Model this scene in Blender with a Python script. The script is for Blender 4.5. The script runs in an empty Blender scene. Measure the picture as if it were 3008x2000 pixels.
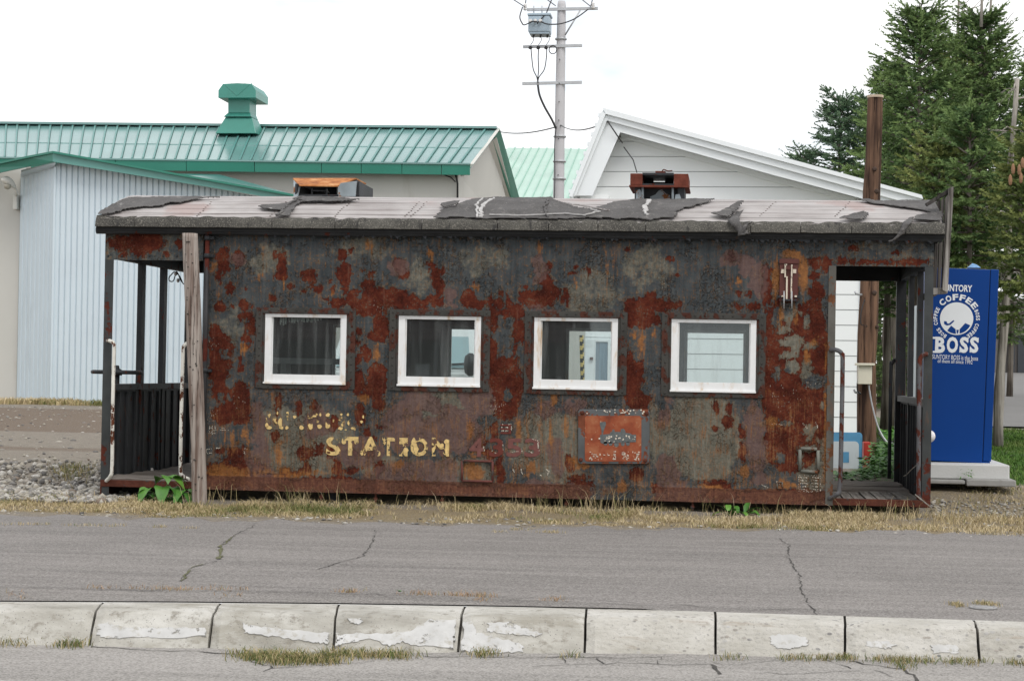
import bpy, math, random
import numpy as np
from mathutils import Vector, Matrix, noise as mnoise

random.seed(7)
RNG = np.random.default_rng(11)
scene = bpy.context.scene
COL = scene.collection
rad = math.radians

# ------------------------------------------------------------------ camera
A, TH, RO, F, H = 0.117, 0.016, 0.0145, 5500.0, 1.21
_z = np.array([0, 0, 1.0])
_r0 = np.array([math.cos(A), math.sin(A), 0])
_f0 = np.array([-math.sin(A), math.cos(A), 0])
_fw = _f0 * math.cos(TH) + _z * math.sin(TH)
_up = -_f0 * math.sin(TH) + _z * math.cos(TH)
_xr = _r0 * math.cos(RO) + _up * math.sin(RO)
_yu = _up * math.cos(RO) - _r0 * math.sin(RO)
CAM = np.array([0, 0, H])
cam_data = bpy.data.cameras.new('camera')
cam = bpy.data.objects.new('camera', cam_data)
COL.objects.link(cam)
cam_data.sensor_width = 36.0
cam_data.lens = F / 3008 * 36
cam_data.clip_start = 0.1
cam_data.clip_end = 3000
cam.matrix_world = Matrix(((_xr[0], _yu[0], -_fw[0], 0), (_xr[1], _yu[1], -_fw[1], 0), (_xr[2], _yu[2], -_fw[2], H), (0, 0, 0, 1)))
scene.camera = cam

# ------------------------------------------------------------------ sky, sun, exposure
SUN_EL, SUN_AZ = 52.0, 145.0     # overcast: wide soft sun, behind and right of the camera
world = bpy.data.worlds.new('World')
scene.world = world
world.use_nodes = True
wn = world.node_tree
wn.nodes.clear()
w_out = wn.nodes.new('ShaderNodeOutputWorld')
w_bg = wn.nodes.new('ShaderNodeBackground')
w_sky = wn.nodes.new('ShaderNodeTexSky')
w_sky.sky_type = 'NISHITA'
w_sky.sun_disc = False
w_sky.sun_elevation = rad(SUN_EL)
w_sky.sun_rotation = rad(SUN_AZ)
w_tc = wn.nodes.new('ShaderNodeTexCoord')
w_mp = wn.nodes.new('ShaderNodeMapping')
w_mp.inputs['Scale'].default_value = (1.0, 1.0, 2.6)
w_mp.inputs['Location'].default_value = (0.35, 0.1, 0.2)
w_n = wn.nodes.new('ShaderNodeTexNoise')
w_n.inputs['Scale'].default_value = 3.2
w_n.inputs['Detail'].default_value = 6
w_n.inputs['Roughness'].default_value = 0.5
w_r = wn.nodes.new('ShaderNodeValToRGB')
w_r.color_ramp.elements[0].position = 0.40
w_r.color_ramp.elements[0].color = (0.35, 0.35, 0.35, 1)
w_r.color_ramp.elements[1].position = 0.52
w_r.color_ramp.elements[1].color = (1, 1, 1, 1)
w_mix = wn.nodes.new('ShaderNodeMixRGB')
w_mix.inputs[2].default_value = (10.6, 10.6, 10.65, 1)
w_bg.inputs['Strength'].default_value = 0.10
L = wn.links.new
L(w_tc.outputs['Generated'], w_mp.inputs['Vector'])
L(w_mp.outputs[0], w_n.inputs['Vector'])
L(w_n.outputs['Fac'], w_r.inputs[0])
L(w_r.outputs[0], w_mix.inputs[0])
L(w_sky.outputs[0], w_mix.inputs[1])
L(w_mix.outputs[0], w_bg.inputs[0])
L(w_bg.outputs[0], w_out.inputs[0])

sun_d = bpy.data.lights.new('sun', 'SUN')
sun_d.energy = 1.2
sun_d.angle = rad(28)
sun_d.color = (1.0, 0.965, 0.91)
sun = bpy.data.objects.new('sun', sun_d)
COL.objects.link(sun)
_az = rad(SUN_AZ)
sun_dir = Vector((math.sin(_az) * math.cos(rad(SUN_EL)), math.cos(_az) * math.cos(rad(SUN_EL)), math.sin(rad(SUN_EL))))
sun.rotation_euler = sun_dir.to_track_quat('Z', 'Y').to_euler()
scene.view_settings.view_transform = 'Standard'
scene.view_settings.look = 'None'
scene.view_settings.gamma = 1
scene.view_settings.use_curve_mapping = False
scene.view_settings.exposure = 0.35

# ------------------------------------------------------------------ measuring helpers
def _ray(px, py):
    return _fw + (px - 1504) / F * _xr - (py - 1000) / F * _yu
def P(px, py, Y):
    d = _ray(px, py)
    return CAM + d * (Y / d[1])
def PZ(px, py, z):
    d = _ray(px, py)
    return CAM + d * ((z - H) / d[2])
def proj(p):
    q = np.asarray(p, float) - CAM
    w = q @ _fw
    return 1504 + F * (q @ _xr) / w, 1000 - F * (q @ _yu) / w

# ------------------------------------------------------------------ object helpers
def tag(o, label=None, cat=None, group=None, kind=None):
    if label: o['label'] = label
    if cat: o['category'] = cat
    if group: o['group'] = group
    if kind: o['kind'] = kind
    return o
def thing(name, loc, label=None, cat=None, group=None, kind=None):
    o = bpy.data.objects.new(name, None)
    o.empty_display_size = 0.1
    COL.objects.link(o)
    o.location = [float(c) for c in loc]
    return tag(o, label, cat, group, kind)
def origin(o):
    v = Vector((0, 0, 0))
    while o is not None:
        v += o.location
        o = o.parent
    return v

class MB:
    def __init__(self):
        self.v, self.f, self.m, self.sm = [], [], [], []
    def add(self, vs, fs, m=0, smooth=False):
        b = len(self.v)
        self.v += [tuple(float(c) for c in p) for p in vs]
        for f in fs:
            self.f.append([b + i for i in f]); self.m.append(m); self.sm.append(smooth)
        return self
    def box(self, x0, x1, y0, y1, z0, z1, m=0):
        vs = [(x, y, z) for z in (z0, z1) for y in (y0, y1) for x in (x0, x1)]
        return self.add(vs, [(0, 2, 3, 1), (4, 5, 7, 6), (0, 1, 5, 4), (2, 6, 7, 3), (0, 4, 6, 2), (1, 3, 7, 5)], m)
    def hull8(self, a, b, m=0):      # two quads a, b (4 points each) joined
        return self.add(list(a) + list(b), [(3, 2, 1, 0), (4, 5, 6, 7), (0, 1, 5, 4), (1, 2, 6, 5), (2, 3, 7, 6), (3, 0, 4, 7)], m)
    def quad(self, a, b, c, d, m=0):
        return self.add([a, b, c, d], [(0, 1, 2, 3)], m)
    def prism(self, poly, off, m=0):  # polygon of 3-D points swept by vector off
        n = len(poly)
        q = [tuple(np.asarray(p, float) + np.asarray(off, float)) for p in poly]
        return self.add(list(poly) + q, [tuple(range(n))[::-1], tuple(range(n, 2 * n))] + [(i, (i + 1) % n, n + (i + 1) % n, n + i) for i in range(n)], m)
    def tube(self, path, r, n=8, m=0, cap=True):
        path = [Vector([float(c) for c in p]) for p in path]
        k = len(path)
        rs = r if hasattr(r, '__len__') else [r] * k
        vs, fs = [], []
        t0 = (path[1] - path[0]).normalized()
        u = t0.orthogonal().normalized()
        for i, p in enumerate(path):
            t = (path[min(i + 1, k - 1)] - path[max(i - 1, 0)]).normalized()
            u = (u - t * u.dot(t)).normalized()
            w = t.cross(u)
            for j in range(n):
                a = 2 * math.pi * j / n
                vs.append(p + (u * math.cos(a) + w * math.sin(a)) * rs[i])
        for i in range(k - 1):
            for j in range(n):
                fs.append((i * n + j, i * n + (j + 1) % n, (i + 1) * n + (j + 1) % n, (i + 1) * n + j))
        self.add(vs, fs, m, True)
        if cap:
            b = len(self.v) - len(vs)
            self.f.append([b + j for j in range(n)][::-1]); self.m.append(m); self.sm.append(False)
            self.f.append([b + (k - 1) * n + j for j in range(n)]); self.m.append(m); self.sm.append(False)
        return self
    def lathe(self, c, prof, n=16, axis='z', m=0):  # prof: (radius, height)
        vs, fs = [], []
        for r, h in prof:
            for j in range(n):
                a = 2 * math.pi * j / n
                p = (r * math.cos(a), r * math.sin(a), h)
                if axis == 'y': p = (p[0], p[2], p[1])
                if axis == 'x': p = (p[2], p[0], p[1])
                vs.append((c[0] + p[0], c[1] + p[1], c[2] + p[2]))
        for i in range(len(prof) - 1):
            for j in range(n):
                fs.append((i * n + j, i * n + (j + 1) % n, (i + 1) * n + (j + 1) % n, (i + 1) * n + j))
        self.add(vs, fs, m, True)
        b = len(self.v) - len(vs)
        self.f.append([b + j for j in range(n)][::-1]); self.m.append(m); self.sm.append(False)
        self.f.append([b + (len(prof) - 1) * n + j for j in range(n)]); self.m.append(m); self.sm.append(False)
        return self
    def mesh(self, name, mats, off=(0, 0, 0)):
        me = bpy.data.meshes.new(name)
        o = np.asarray(off, float)
        me.from_pydata([tuple(np.asarray(p) - o) for p in self.v], [], self.f)
        for mt in (mats if isinstance(mats, (list, tuple)) else [mats]): me.materials.append(mt)
        me.polygons.foreach_set('material_index', self.m)
        me.polygons.foreach_set('use_smooth', self.sm)
        me.update()
        return me

def place(name, me, parent=None, label=None, cat=None, group=None, kind=None, bev=0, loc=None):
    o = bpy.data.objects.new(name, me)
    COL.objects.link(o)
    if parent is not None: o.parent = parent
    if loc is not None: o.location = loc
    if bev:
        b = o.modifiers.new('bevel', 'BEVEL'); b.width = bev; b.segments = 2; b.limit_method = 'ANGLE'; b.angle_limit = rad(40)
    return tag(o, label, cat, group, kind)
def part(name, mb, mats, parent, label=None, bev=0, kind=None):
    return place(name, mb.mesh(name, mats, origin(parent)), parent, label=label, bev=bev, kind=kind)
def single(name, mb, mats, label=None, cat=None, group=None, kind=None, loc=(0, 0, 0), bev=0):
    return place(name, mb.mesh(name, mats, loc), None, label, cat, group, kind, bev, [float(c) for c in loc])
def np_mesh(name, V, Fq, mat, smooth=False, attrs=None):
    me = bpy.data.meshes.new(name)
    V = np.asarray(V, np.float32); Fq = np.asarray(Fq, np.int32)
    me.vertices.add(len(V)); me.vertices.foreach_set('co', V.ravel())
    k = Fq.shape[1]
    me.loops.add(Fq.size); me.loops.foreach_set('vertex_index', Fq.ravel())
    me.polygons.add(len(Fq))
    me.polygons.foreach_set('loop_start', np.arange(0, Fq.size, k, dtype=np.int32))
    me.polygons.foreach_set('loop_total', np.full(len(Fq), k, np.int32))
    if smooth: me.polygons.foreach_set('use_smooth', np.ones(len(Fq), bool))
    for an, av in (attrs or {}).items():
        me.attributes.new(an, 'FLOAT', 'POINT').data.foreach_set('value', np.asarray(av, np.float32).ravel())
    me.materials.append(mat)
    me.update(calc_edges=True)
    me.validate()
    return me

_fonts = {}
def text_polys(s, size, off=0.0):
    """flat mesh (verts, faces) of a string, centred on its own box, in the x-z plane"""
    cu = bpy.data.curves.new('t', 'FONT')
    cu.body = s; cu.size = size; cu.offset = off; cu.align_x = 'CENTER'; cu.resolution_u = 3
    ob = bpy.data.objects.new('t', cu)
    COL.objects.link(ob)
    dg = bpy.context.evaluated_depsgraph_get()
    me = bpy.data.meshes.new_from_object(ob.evaluated_get(dg))
    vs = [(v.co.x, 0, v.co.y) for v in me.vertices]
    fs = [tuple(p.vertices) for p in me.polygons]
    bpy.data.objects.remove(ob); bpy.data.curves.remove(cu); bpy.data.meshes.remove(me)
    return vs, fs
def text_fit(s, x0, x1, z0, z1, y, off=0.0, mid=True):
    vs, fs = text_polys(s, 1.0, off)
    a = np.array(vs)
    lo, hi = a.min(0), a.max(0)
    sx, sz = (x1 - x0) / (hi[0] - lo[0]), (z1 - z0) / (hi[2] - lo[2])
    return [(x0 + (v[0] - lo[0]) * sx, y, z0 + (v[2] - lo[2]) * sz) for v in vs], fs

# ------------------------------------------------------------------ numpy noise
def vnoise(x, y, seed=0):
    xi = np.floor(x).astype(np.int64); yi = np.floor(y).astype(np.int64)
    xf = x - xi; yf = y - yi
    def h(i, j):
        n = (i * 374761393 + j * 668265263 + seed * 1442695041) & 0x7fffffff
        n = ((n ^ (n >> 13)) * 1274126177) & 0x7fffffff
        return ((n ^ (n >> 16)) & 0xffff) / 65535.0
    u = xf * xf * (3 - 2 * xf); v = yf * yf * (3 - 2 * yf)
    return (h(xi, yi) * (1 - u) + h(xi + 1, yi) * u) * (1 - v) + (h(xi, yi + 1) * (1 - u) + h(xi + 1, yi + 1) * u) * v
def fbm(x, y, seed=0, octv=4):
    s, a, t = 0, 1.0, 0
    for k in range(octv):
        s = s + a * vnoise(x * 2 ** k, y * 2 ** k, seed + k * 17); t += a; a *= 0.5
    return s / t

# ------------------------------------------------------------------ material helpers
class NT:
    def __init__(self, name):
        self.mat = bpy.data.materials.new(name)
        self.mat.use_nodes = True
        self.t = self.mat.node_tree
        self.b = self.t.nodes['Principled BSDF']
        self.out = self.t.nodes['Material Output']
        self.tc = None
    def n(self, kind): return self.t.nodes.new(kind)
    def link(self, a, b): self.t.links.new(a, b)
    def put(self, sock, v):
        if isinstance(v, bpy.types.NodeSocket): self.link(v, sock)
        elif v is not None:
            if hasattr(v, '__len__') and len(v) == 3 and sock.type == 'RGBA': v = (*v, 1)
            sock.default_value = v
    def coord(self, scale=None, which='Object'):
        if self.tc is None: self.tc = self.n('ShaderNodeTexCoord')
        o = self.tc.outputs[which]
        if scale is None: return o
        m = self.n('ShaderNodeMapping')
        m.inputs['Scale'].default_value = scale if hasattr(scale, '__len__') else (scale,) * 3
        self.link(o, m.inputs['Vector'])
        return m.outputs[0]
    def noise(self, scale=5, detail=6, rough=0.55, stretch=None, dist=0.0, vec=None):
        x = self.n('ShaderNodeTexNoise')
        x.inputs['Scale'].default_value = scale
        x.inputs['Detail'].default_value = detail
        x.inputs['Roughness'].default_value = rough
        x.inputs['Distortion'].default_value = dist
        self.link(vec if vec is not None else self.coord(stretch or (1, 1, 1)), x.inputs['Vector'])
        return x.outputs['Fac']
    def vor(self, scale=20, feature='F1', stretch=None, out='Distance', vec=None, rnd=1.0):
        x = self.n('ShaderNodeTexVoronoi')
        x.feature = feature
        x.inputs['Scale'].default_value = scale
        x.inputs['Randomness'].default_value = rnd
        self.link(vec if vec is not None else self.coord(stretch or (1, 1, 1)), x.inputs['Vector'])
        return x.outputs[out]
    def ramp(self, fac, *stops):
        r = self.n('ShaderNodeValToRGB')
        el = r.color_ramp.elements
        while len(el) < len(stops): el.new(0.5)
        for e, (p, c) in zip(el, stops):
            e.position = p
            e.color = (c, c, c, 1) if not hasattr(c, '__len__') else (*c[:3], 1)
        self.put(r.inputs[0], fac)
        return r.outputs[0]
    def mix(self, fac, a, b, mode='MIX'):
        m = self.n('ShaderNodeMixRGB'); m.blend_type = mode
        self.put(m.inputs[0], fac); self.put(m.inputs[1], a); self.put(m.inputs[2], b)
        return m.outputs[0]
    def math(self, op, a, b=0.0, c=None, clamp=False):
        m = self.n('ShaderNodeMath'); m.operation = op; m.use_clamp = clamp
        self.put(m.inputs[0], a); self.put(m.inputs[1], b)
        if c is not None: self.put(m.inputs[2], c)
        return m.outputs[0]
    def smooth(self, x, lo, hi):
        m = self.n('ShaderNodeMapRange'); m.interpolation_type = 'SMOOTHSTEP'
        self.put(m.inputs['Value'], x)
        m.inputs['From Min'].default_value = lo; m.inputs['From Max'].default_value = hi
        return m.outputs['Result']
    def attr(self, name):
        a = self.n('ShaderNodeAttribute'); a.attribute_name = name
        return a.outputs['Fac']
    def bump(self, h, strength=0.5, dist=0.01):
        b = self.n('ShaderNodeBump')
        b.inputs['Strength'].default_value = strength
        b.inputs['Distance'].default_value = dist
        self.put(b.inputs['Height'], h)
        self.link(b.outputs[0], self.b.inputs['Normal'])
    def done(self, color=None, rough=0.7, metal=0.0, spec=None):
        self.put(self.b.inputs['Base Color'], color)
        self.put(self.b.inputs['Roughness'], rough)
        self.put(self.b.inputs['Metallic'], metal)
        if spec is not None: self.b.inputs['Specular IOR Level'].default_value = spec
        return self.mat

def plain(name, c, rough=0.6, var=0.12, scale=4, bump=0.0, bscale=60, metal=0.0, stretch=None, spec=None, dirt=None, dirt_amt=0.0):
    m = NT(name)
    n1 = m.noise(scale, 6, 0.6, stretch)
    c = np.array(c)
    col = m.ramp(n1, (0.25, tuple(c * (1 - var))), (0.75, tuple(np.minimum(c * (1 + var), 0.95))))
    if dirt is not None:
        n2 = m.noise(scale * 0.8, 8, 0.65, (1, 1, 0.25))
        col = m.mix(m.smooth(n2, 0.62 - dirt_amt * 0.3, 0.8 - dirt_amt * 0.3), col, dirt)
    if bump: m.bump(m.noise(bscale, 4, 0.6, stretch), bump, 0.01)
    return m.done(col, rough, metal, spec)

def rusty(name, paint, rust=(0.082, 0.022, 0.014), amount=0.5, scale=9, orange=0.15, stretch=(1, 1, 0.6)):
    m = NT(name)
    n1 = m.noise(scale, 8, 0.6, stretch)
    n2 = m.noise(scale * 6, 5, 0.6)
    f = m.math('ADD', n1, m.math('MULTIPLY', n2, 0.25))
    th = 0.80 - amount * 0.38
    mask = m.smooth(f, th - 0.02, th + 0.02)
    pn = m.noise(3, 4, 0.6)
    p = np.array(paint)
    pc = m.ramp(pn, (0.3, tuple(p * 0.75)), (0.7, tuple(p * 1.3)))
    r = np.array(rust)
    rc = m.ramp(m.noise(14, 6, 0.65), (0.3, tuple(r * 0.7)), (0.7, tuple(r * 1.35)))
    o = m.smooth(m.noise(7, 6, 0.6, (1, 1, 0.25)), 0.66 - orange * 0.4, 0.86 - orange * 0.4)
    col = m.mix(mask, pc, rc)
    col = m.mix(m.math('MULTIPLY', o, 0.8), col, (0.27, 0.095, 0.028))
    h = m.math('ADD', m.math('MULTIPLY', mask, -0.6), m.math('MULTIPLY', n2, 0.6))
    m.bump(h, 0.6, 0.006)
    return m.done(col, m.mix(mask, (0.5,) * 3, (0.85,) * 3), spec=0.14)

def wood(name, c1, c2, scale=1.0, axis='z', crack=0.6, rough=0.85):
    m = NT(name)
    st = {'z': (28, 28, 1.2), 'x': (1.2, 28, 28), 'y': (28, 1.2, 28)}[axis]
    g = m.noise(1.0 * scale, 6, 0.6, st)
    g2 = m.noise(2.6 * scale, 4, 0.6, st)
    big = m.noise(1.6, 3, 0.5)
    f = m.math('ADD', m.math('MULTIPLY', g, 0.7), m.math('MULTIPLY', big, 0.35))
    col = m.ramp(f, (0.43, c2), (0.60, c1))
    dark = m.smooth(g2, 0.57, 0.66)
    col = m.mix(m.math('MULTIPLY', dark, crack), col, tuple(np.array(c2) * 0.3))
    m.bump(m.math('SUBTRACT', g, m.math('MULTIPLY', dark, 0.7)), 0.7, 0.012)
    return m.done(col, rough, spec=0.15)

# --- shared materials
M_white_frame = plain('white_window_frame', (0.74, 0.745, 0.74), 0.45, 0.05, 9, dirt=(0.50, 0.33, 0.16), dirt_amt=0.34)
M_black_steel = rusty('black_steel', (0.035, 0.037, 0.040), amount=0.12, orange=0.0)
M_rail_white = rusty('white_rail', (0.68, 0.66, 0.60), (0.10, 0.035, 0.018), 0.32, 16, 0.02)
M_rail_grey = rusty('grey_rail', (0.10, 0.10, 0.105), amount=0.4, scale=14, orange=0.05)
M_rust_beam = rusty('rust_beam', (0.05, 0.048, 0.046), (0.088, 0.030, 0.020), 0.72, 8, 0.10, (0.5, 1, 1))
M_dark_paint = rusty('dark_paint_steel', (0.05, 0.053, 0.054), amount=0.2, orange=0.08, scale=5)
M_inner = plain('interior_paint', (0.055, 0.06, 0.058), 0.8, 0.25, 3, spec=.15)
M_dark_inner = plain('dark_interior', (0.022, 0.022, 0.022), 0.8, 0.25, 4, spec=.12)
M_rubber = plain('black_cable', (0.02, 0.02, 0.022), 0.5, 0.1)

# ================================================================== GROUND
YW = 16.51                       # distance of the wagon's near side
def gz(x, y):
    """height of the terrain"""
    x = np.asarray(x, float); y = np.asarray(y, float)
    def ss(a, b, t):
        t = np.clip((t - a) / (b - a), 0, 1); return t * t * (3 - 2 * t)
    z = -0.03 + 0.025 * ss(14.0, 14.9, y) + 0.125 * ss(17.2, 18.8, y)
    z = z - 0.05 * ss(-3.0, -5.5, -(-x)) * 0
    z = z + np.maximum(0, y - 40) * 0.0265 * ss(2.0, 5.0, x) * (1 - ss(90, 120, y)) + 1.6 * ss(90, 120, y) * ss(2.0, 5.0, x)
    return z

m = NT('bare_ground')
gn = m.noise(1.0, 8, 0.62, (0.5, 1.6, 1)); gf = m.noise(38, 6, 0.7); gm = m.noise(9, 6, 0.65)
stones = m.vor(42, 'F1')
c = m.ramp(gm, (0.3, (0.185, 0.155, 0.118)), (0.7, (0.325, 0.282, 0.222)))
c = m.mix(m.smooth(m.math('ADD', m.attr('soil'), m.math('MULTIPLY', gn, 0.5)), 0.55, 0.85), c, m.ramp(gf, (0.3, (0.115, 0.078, 0.048)), (0.7, (0.215, 0.152, 0.098))))
c = m.mix(m.smooth(m.math('ADD', m.attr('straw'), m.math('MULTIPLY', gm, 0.7)), 0.62, 1.0), c, m.ramp(gf, (0.25, (0.17, 0.125, 0.06)), (0.75, (0.36, 0.28, 0.15))))
c = m.mix(m.smooth(m.math('ADD', m.attr('green'), m.math('MULTIPLY', gm, 0.4)), 0.5, 0.9), c, m.ramp(gf, (0.25, (0.05, 0.095, 0.022)), (0.75, (0.11, 0.175, 0.045))))
c = m.mix(m.math('MULTIPLY', m.smooth(stones, 0.25, 0.5), 0.35), c, (0.10, 0.09, 0.08))
c = m.mix(m.smooth(m.noise(70, 2, 0.5), 0.66, 0.72), c, (0.46, 0.44, 0.41))
m.bump(m.math('ADD', gf, m.math('MULTIPLY', stones, -0.6)), 0.7, 0.03)
M_ground = m.done(c, 0.95)

xs = np.unique(np.concatenate([np.linspace(-400, -40, 12), np.linspace(-40, -9, 32), np.linspace(-9, 7, 161), np.linspace(7, 40, 34), np.linspace(40, 400, 12)]))
ys = np.unique(np.concatenate([np.linspace(9.8, 22, 125), np.linspace(22, 60, 96), np.linspace(60, 130, 36), np.linspace(130, 900, 20)]))
GX, GY = np.meshgrid(xs, ys)
GZ = gz(GX, GY)
near = np.clip((70 - GY) / 30, 0, 1)
GZ = GZ + (fbm(GX * 3, GY * 3, 5) - 0.5) * 0.03 * near * (GY > 14.2) + (fbm(GX * .5, GY * .5, 9) - 0.5) * 0.05 * near * (GY > 18)
def _s0(a, b, t):
    t = np.clip((t - a) / (b - a), 0, 1); return t * t * (3 - 2 * t)
soil = _s0(28, 30, GY) * (1 - _s0(42, 46, GY)) * 1.0 + np.exp(-((GY - 23.2) / 1.0) ** 2) * 0.55
soil *= (GX < 0)
straw = np.exp(-((GY - 15.4) / 0.75) ** 2) + 0.85 * np.exp(-((GY - 50) / 2.3) ** 2) * (GX < 0) + 0.5 * (GX > 1.8) * (GX < 4) * (GY > 16) * (GY < 19.0)
def _s(a, b, t):
    t = np.clip((t - a) / (b - a), 0, 1); return t * t * (3 - 2 * t)
# lawn on the right, behind the slab
green = _s(0.0, 0.25, GX - 2.75 + (GY - 19.5) * 0.02) * _s(19.3, 20.2, GY) * (1 - _s(38.5, 40.5, GY)) + _s(1.2, 1.6, GX) * (GX < 3.6) * _s(20.5, 21.5, GY)
green = np.clip(green, 0, 1)
idx = np.arange(GX.size).reshape(GX.shape)
FQ = np.stack([idx[:-1, :-1], idx[:-1, 1:], idx[1:, 1:], idx[1:, :-1]], -1).reshape(-1, 4)
place('ground', np_mesh('ground', np.stack([GX, GY, GZ], -1).reshape(-1, 3), FQ, M_ground, True, dict(soil=soil, straw=straw, green=green)), kind='structure')

def asphalt(name, c1, c2, seed, streak=0.5):
    m = NT(name)
    n1 = m.noise(1.2, 6, 0.6, (0.35, 1.3, 1)); n2 = m.noise(160, 3, 0.7); n3 = m.noise(0.5, 3, 0.5)
    nb = m.noise(3.0, 7, 0.62, (0.25, 2.2, 1), vec=None)
    c = m.ramp(m.math('ADD', m.math('MULTIPLY', n1, 0.6), m.math('MULTIPLY', nb, 0.4)), (0.36, c1), (0.62, c2))
    c = m.mix(m.math('MULTIPLY', m.smooth(n3, 0.45, 0.65), 0.4), c, tuple(np.array(c1) * 0.8))
    sw = m.noise(2.0, 8, 0.68, (0.12, 3.2, 1))
    c = m.mix(m.math('MULTIPLY', m.smooth(sw, 0.47, 0.60), 0.55), c, tuple(np.array(c2) * 1.12))
    c = m.mix(m.math('MULTIPLY', m.smooth(m.noise(1.6, 6, 0.6, (0.4, 1.8, 1), 0.4), 0.56, 0.68), 0.4), c, tuple(np.array(c1) * 0.72))
    ag = m.vor(110, 'F1', out='Color')
    c = m.mix(0.42, c, m.ramp(ag, (0.15, tuple(np.array(c1) * 0.45)), (0.55, tuple(np.array(c2) * 1.05)), (0.93, (0.44, 0.42, 0.40))), 'MIX')
    c = m.mix(m.smooth(n2, 0.68, 0.74), c, (0.42, 0.40, 0.38))
    m.bump(m.vor(110, 'F1'), 0.5, 0.006)
    return m.done(c, 0.9, spec=0.3)
M_walk = asphalt('footpath_asphalt', (0.132, 0.121, 0.112), (0.232, 0.214, 0.199), 1)
M_edge = asphalt('footpath_edge_asphalt', (0.105, 0.096, 0.088), (0.235, 0.217, 0.20), 4)
M_road = asphalt('road_asphalt', (0.185, 0.173, 0.158), (0.325, 0.306, 0.284), 2)
M_far_road = plain('far_asphalt', (0.165, 0.16, 0.153), 0.9, 0.08, 0.6)

# kerb lines (top back edge and bottom edge), sampled across the photograph
K_top = [(-520, 1762), (0, 1767), (500, 1769), (1000, 1774), (1504, 1782), (2000, 1793), (2500, 1809), (3008, 1825), (3500, 1842)]
K_bot = [(-520, 1882), (0, 1892), (620, 1905), (975, 1915), (1500, 1918), (2000, 1920), (2480, 1935), (2900, 1945), (3500, 1962)]
def ipol(tab, x):
    return float(np.interp(x, [a for a, b in tab], [b for a, b in tab]))
RZ = -0.16
def ktop(px): return PZ(px, ipol(K_top, px), 0.0)
def kbot(px): return PZ(px, ipol(K_bot, px), RZ)
# footpath
bed = [ktop(px) for px in range(-500, 3501, 100)]
back_px = [(-500, 1506), (0, 1510), (800, 1530), (2000, 1555), (3008, 1562), (3500, 1570)]
def _back(px): return PZ(px, ipol(back_px, px) + 5 * math.sin(px * 0.021) + 4 * math.sin(px * 0.053), 0.0)
mb = MB()
k = 64
pts_a = [ktop(-500 + 4000 * i / k) + np.array([0, 0.004, 0]) for i in range(k + 1)]
pts_b = [_back(-500 + 4000 * i / k) for i in range(k + 1)]
pts_a = [pts_a[0] + np.array([-30, 0, 0])] + pts_a + [pts_a[-1] + np.array([30, 0, 0])]
pts_b = [pts_b[0] + np.array([-30, 0, 0])] + pts_b + [pts_b[-1] + np.array([30, 0, 0])]
for i in range(len(pts_a) - 1):
    mb.quad(pts_a[i], pts_a[i + 1], pts_b[i + 1], pts_b[i])
    mb.quad(pts_b[i], pts_b[i + 1], pts_b[i + 1] - np.array([0, 0, 0.06]), pts_b[i] - np.array([0, 0, 0.06]))
footpath = single('footpath', mb, M_walk, kind='structure')
# older coarse strip between the footpath and the kerb
mb = MB()
strip_px = [(-500, 1722), (0, 1724), (400, 1730), (800, 1735), (1000, 1738), (1400, 1752), (1700, 1770), (1950, 1788)]
q = [-500 + 2430 * i / 40 for i in range(41)]
for a, b in zip(q[:-1], q[1:]):
    f = lambda px: PZ(px, ipol(strip_px, px) + 2 * math.sin(px * 0.05), 0.006)
    mb.quad(ktop(a) + np.array([0, 0.006, 0.006]), ktop(b) + np.array([0, 0.006, 0.006]), f(b), f(a))
part('asphalt_patch', mb, M_edge, footpath)

def crack_ribbon(mb, pts, w, z, jag=6, seed=1):
    """a thin jagged ribbon following picture points that lie on the plane z"""
    rr = random.Random(seed)
    P3 = [PZ(px, py, z) for px, py in pts]
    line = []
    for a, b in zip(P3[:-1], P3[1:]):
        n = max(2, int(np.linalg.norm(b - a) / 0.05))
        for i in range(n):
            t = i / n
            p = a + (b - a) * t
            line.append(p + np.array([rr.uniform(-1, 1) * 0.010, rr.uniform(-1, 1) * 0.026, 0]))
    line.append(P3[-1])
    for i in range(len(line) - 1):
        a, b = line[i], line[i + 1]
        d = b - a; nrm = np.array([-d[1], d[0], 0]); nrm /= (np.linalg.norm(nrm) + 1e-9)
        fw2 = lambda q: .40 * w * (0.12 + 1.5 * max(0.0, mnoise.noise(Vector((q * .37, seed * 3.1, 0))) + .35) + .35 * abs(math.sin(q * 2.3 + seed)))
        wa, wb = fw2(i), fw2(i + 1)
        mb.quad(a - nrm * wa, a + nrm * wa, b + nrm * wb, b - nrm * wb)
M_crack = plain('crack_dirt', (0.048, 0.044, 0.038), 0.95, 0.3, 20)
M_crackgreen = plain('crack_moss', (0.10, 0.10, 0.045), 0.95, 0.45, 30)
mb = MB()
Z1 = 0.003
crack_ribbon(mb, [(752, 1535), (735, 1550), (690, 1568), (648, 1600)], .006, Z1, seed=2)
crack_ribbon(mb, [(530, 1705), (560, 1665), (640, 1645)], .005, Z1, seed=3)
crack_ribbon(mb, [(1104, 1555), (1090, 1600), (1065, 1633), (1000, 1650), (930, 1672)], .008, Z1, seed=4)
crack_ribbon(mb, [(1000, 1655), (1040, 1664), (1280, 1667)], .004, Z1, seed=5)
crack_ribbon(mb, [(1105, 1582), (1400, 1590), (1560, 1593)], .005, Z1, seed=6)
crack_ribbon(mb, [(2290, 1580), (2318, 1600), (2314, 1636), (2335, 1665), (2350, 1690), (2350, 1710), (2360, 1740), (2378, 1775), (2400, 1803)], .009, Z1, seed=7)
crack_ribbon(mb, [(2000, 1775), (2180, 1790), (2385, 1788)], .006, Z1, seed=8)
crack_ribbon(mb, [(2000, 1746), (2350, 1738)], .003, Z1, seed=10)
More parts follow.
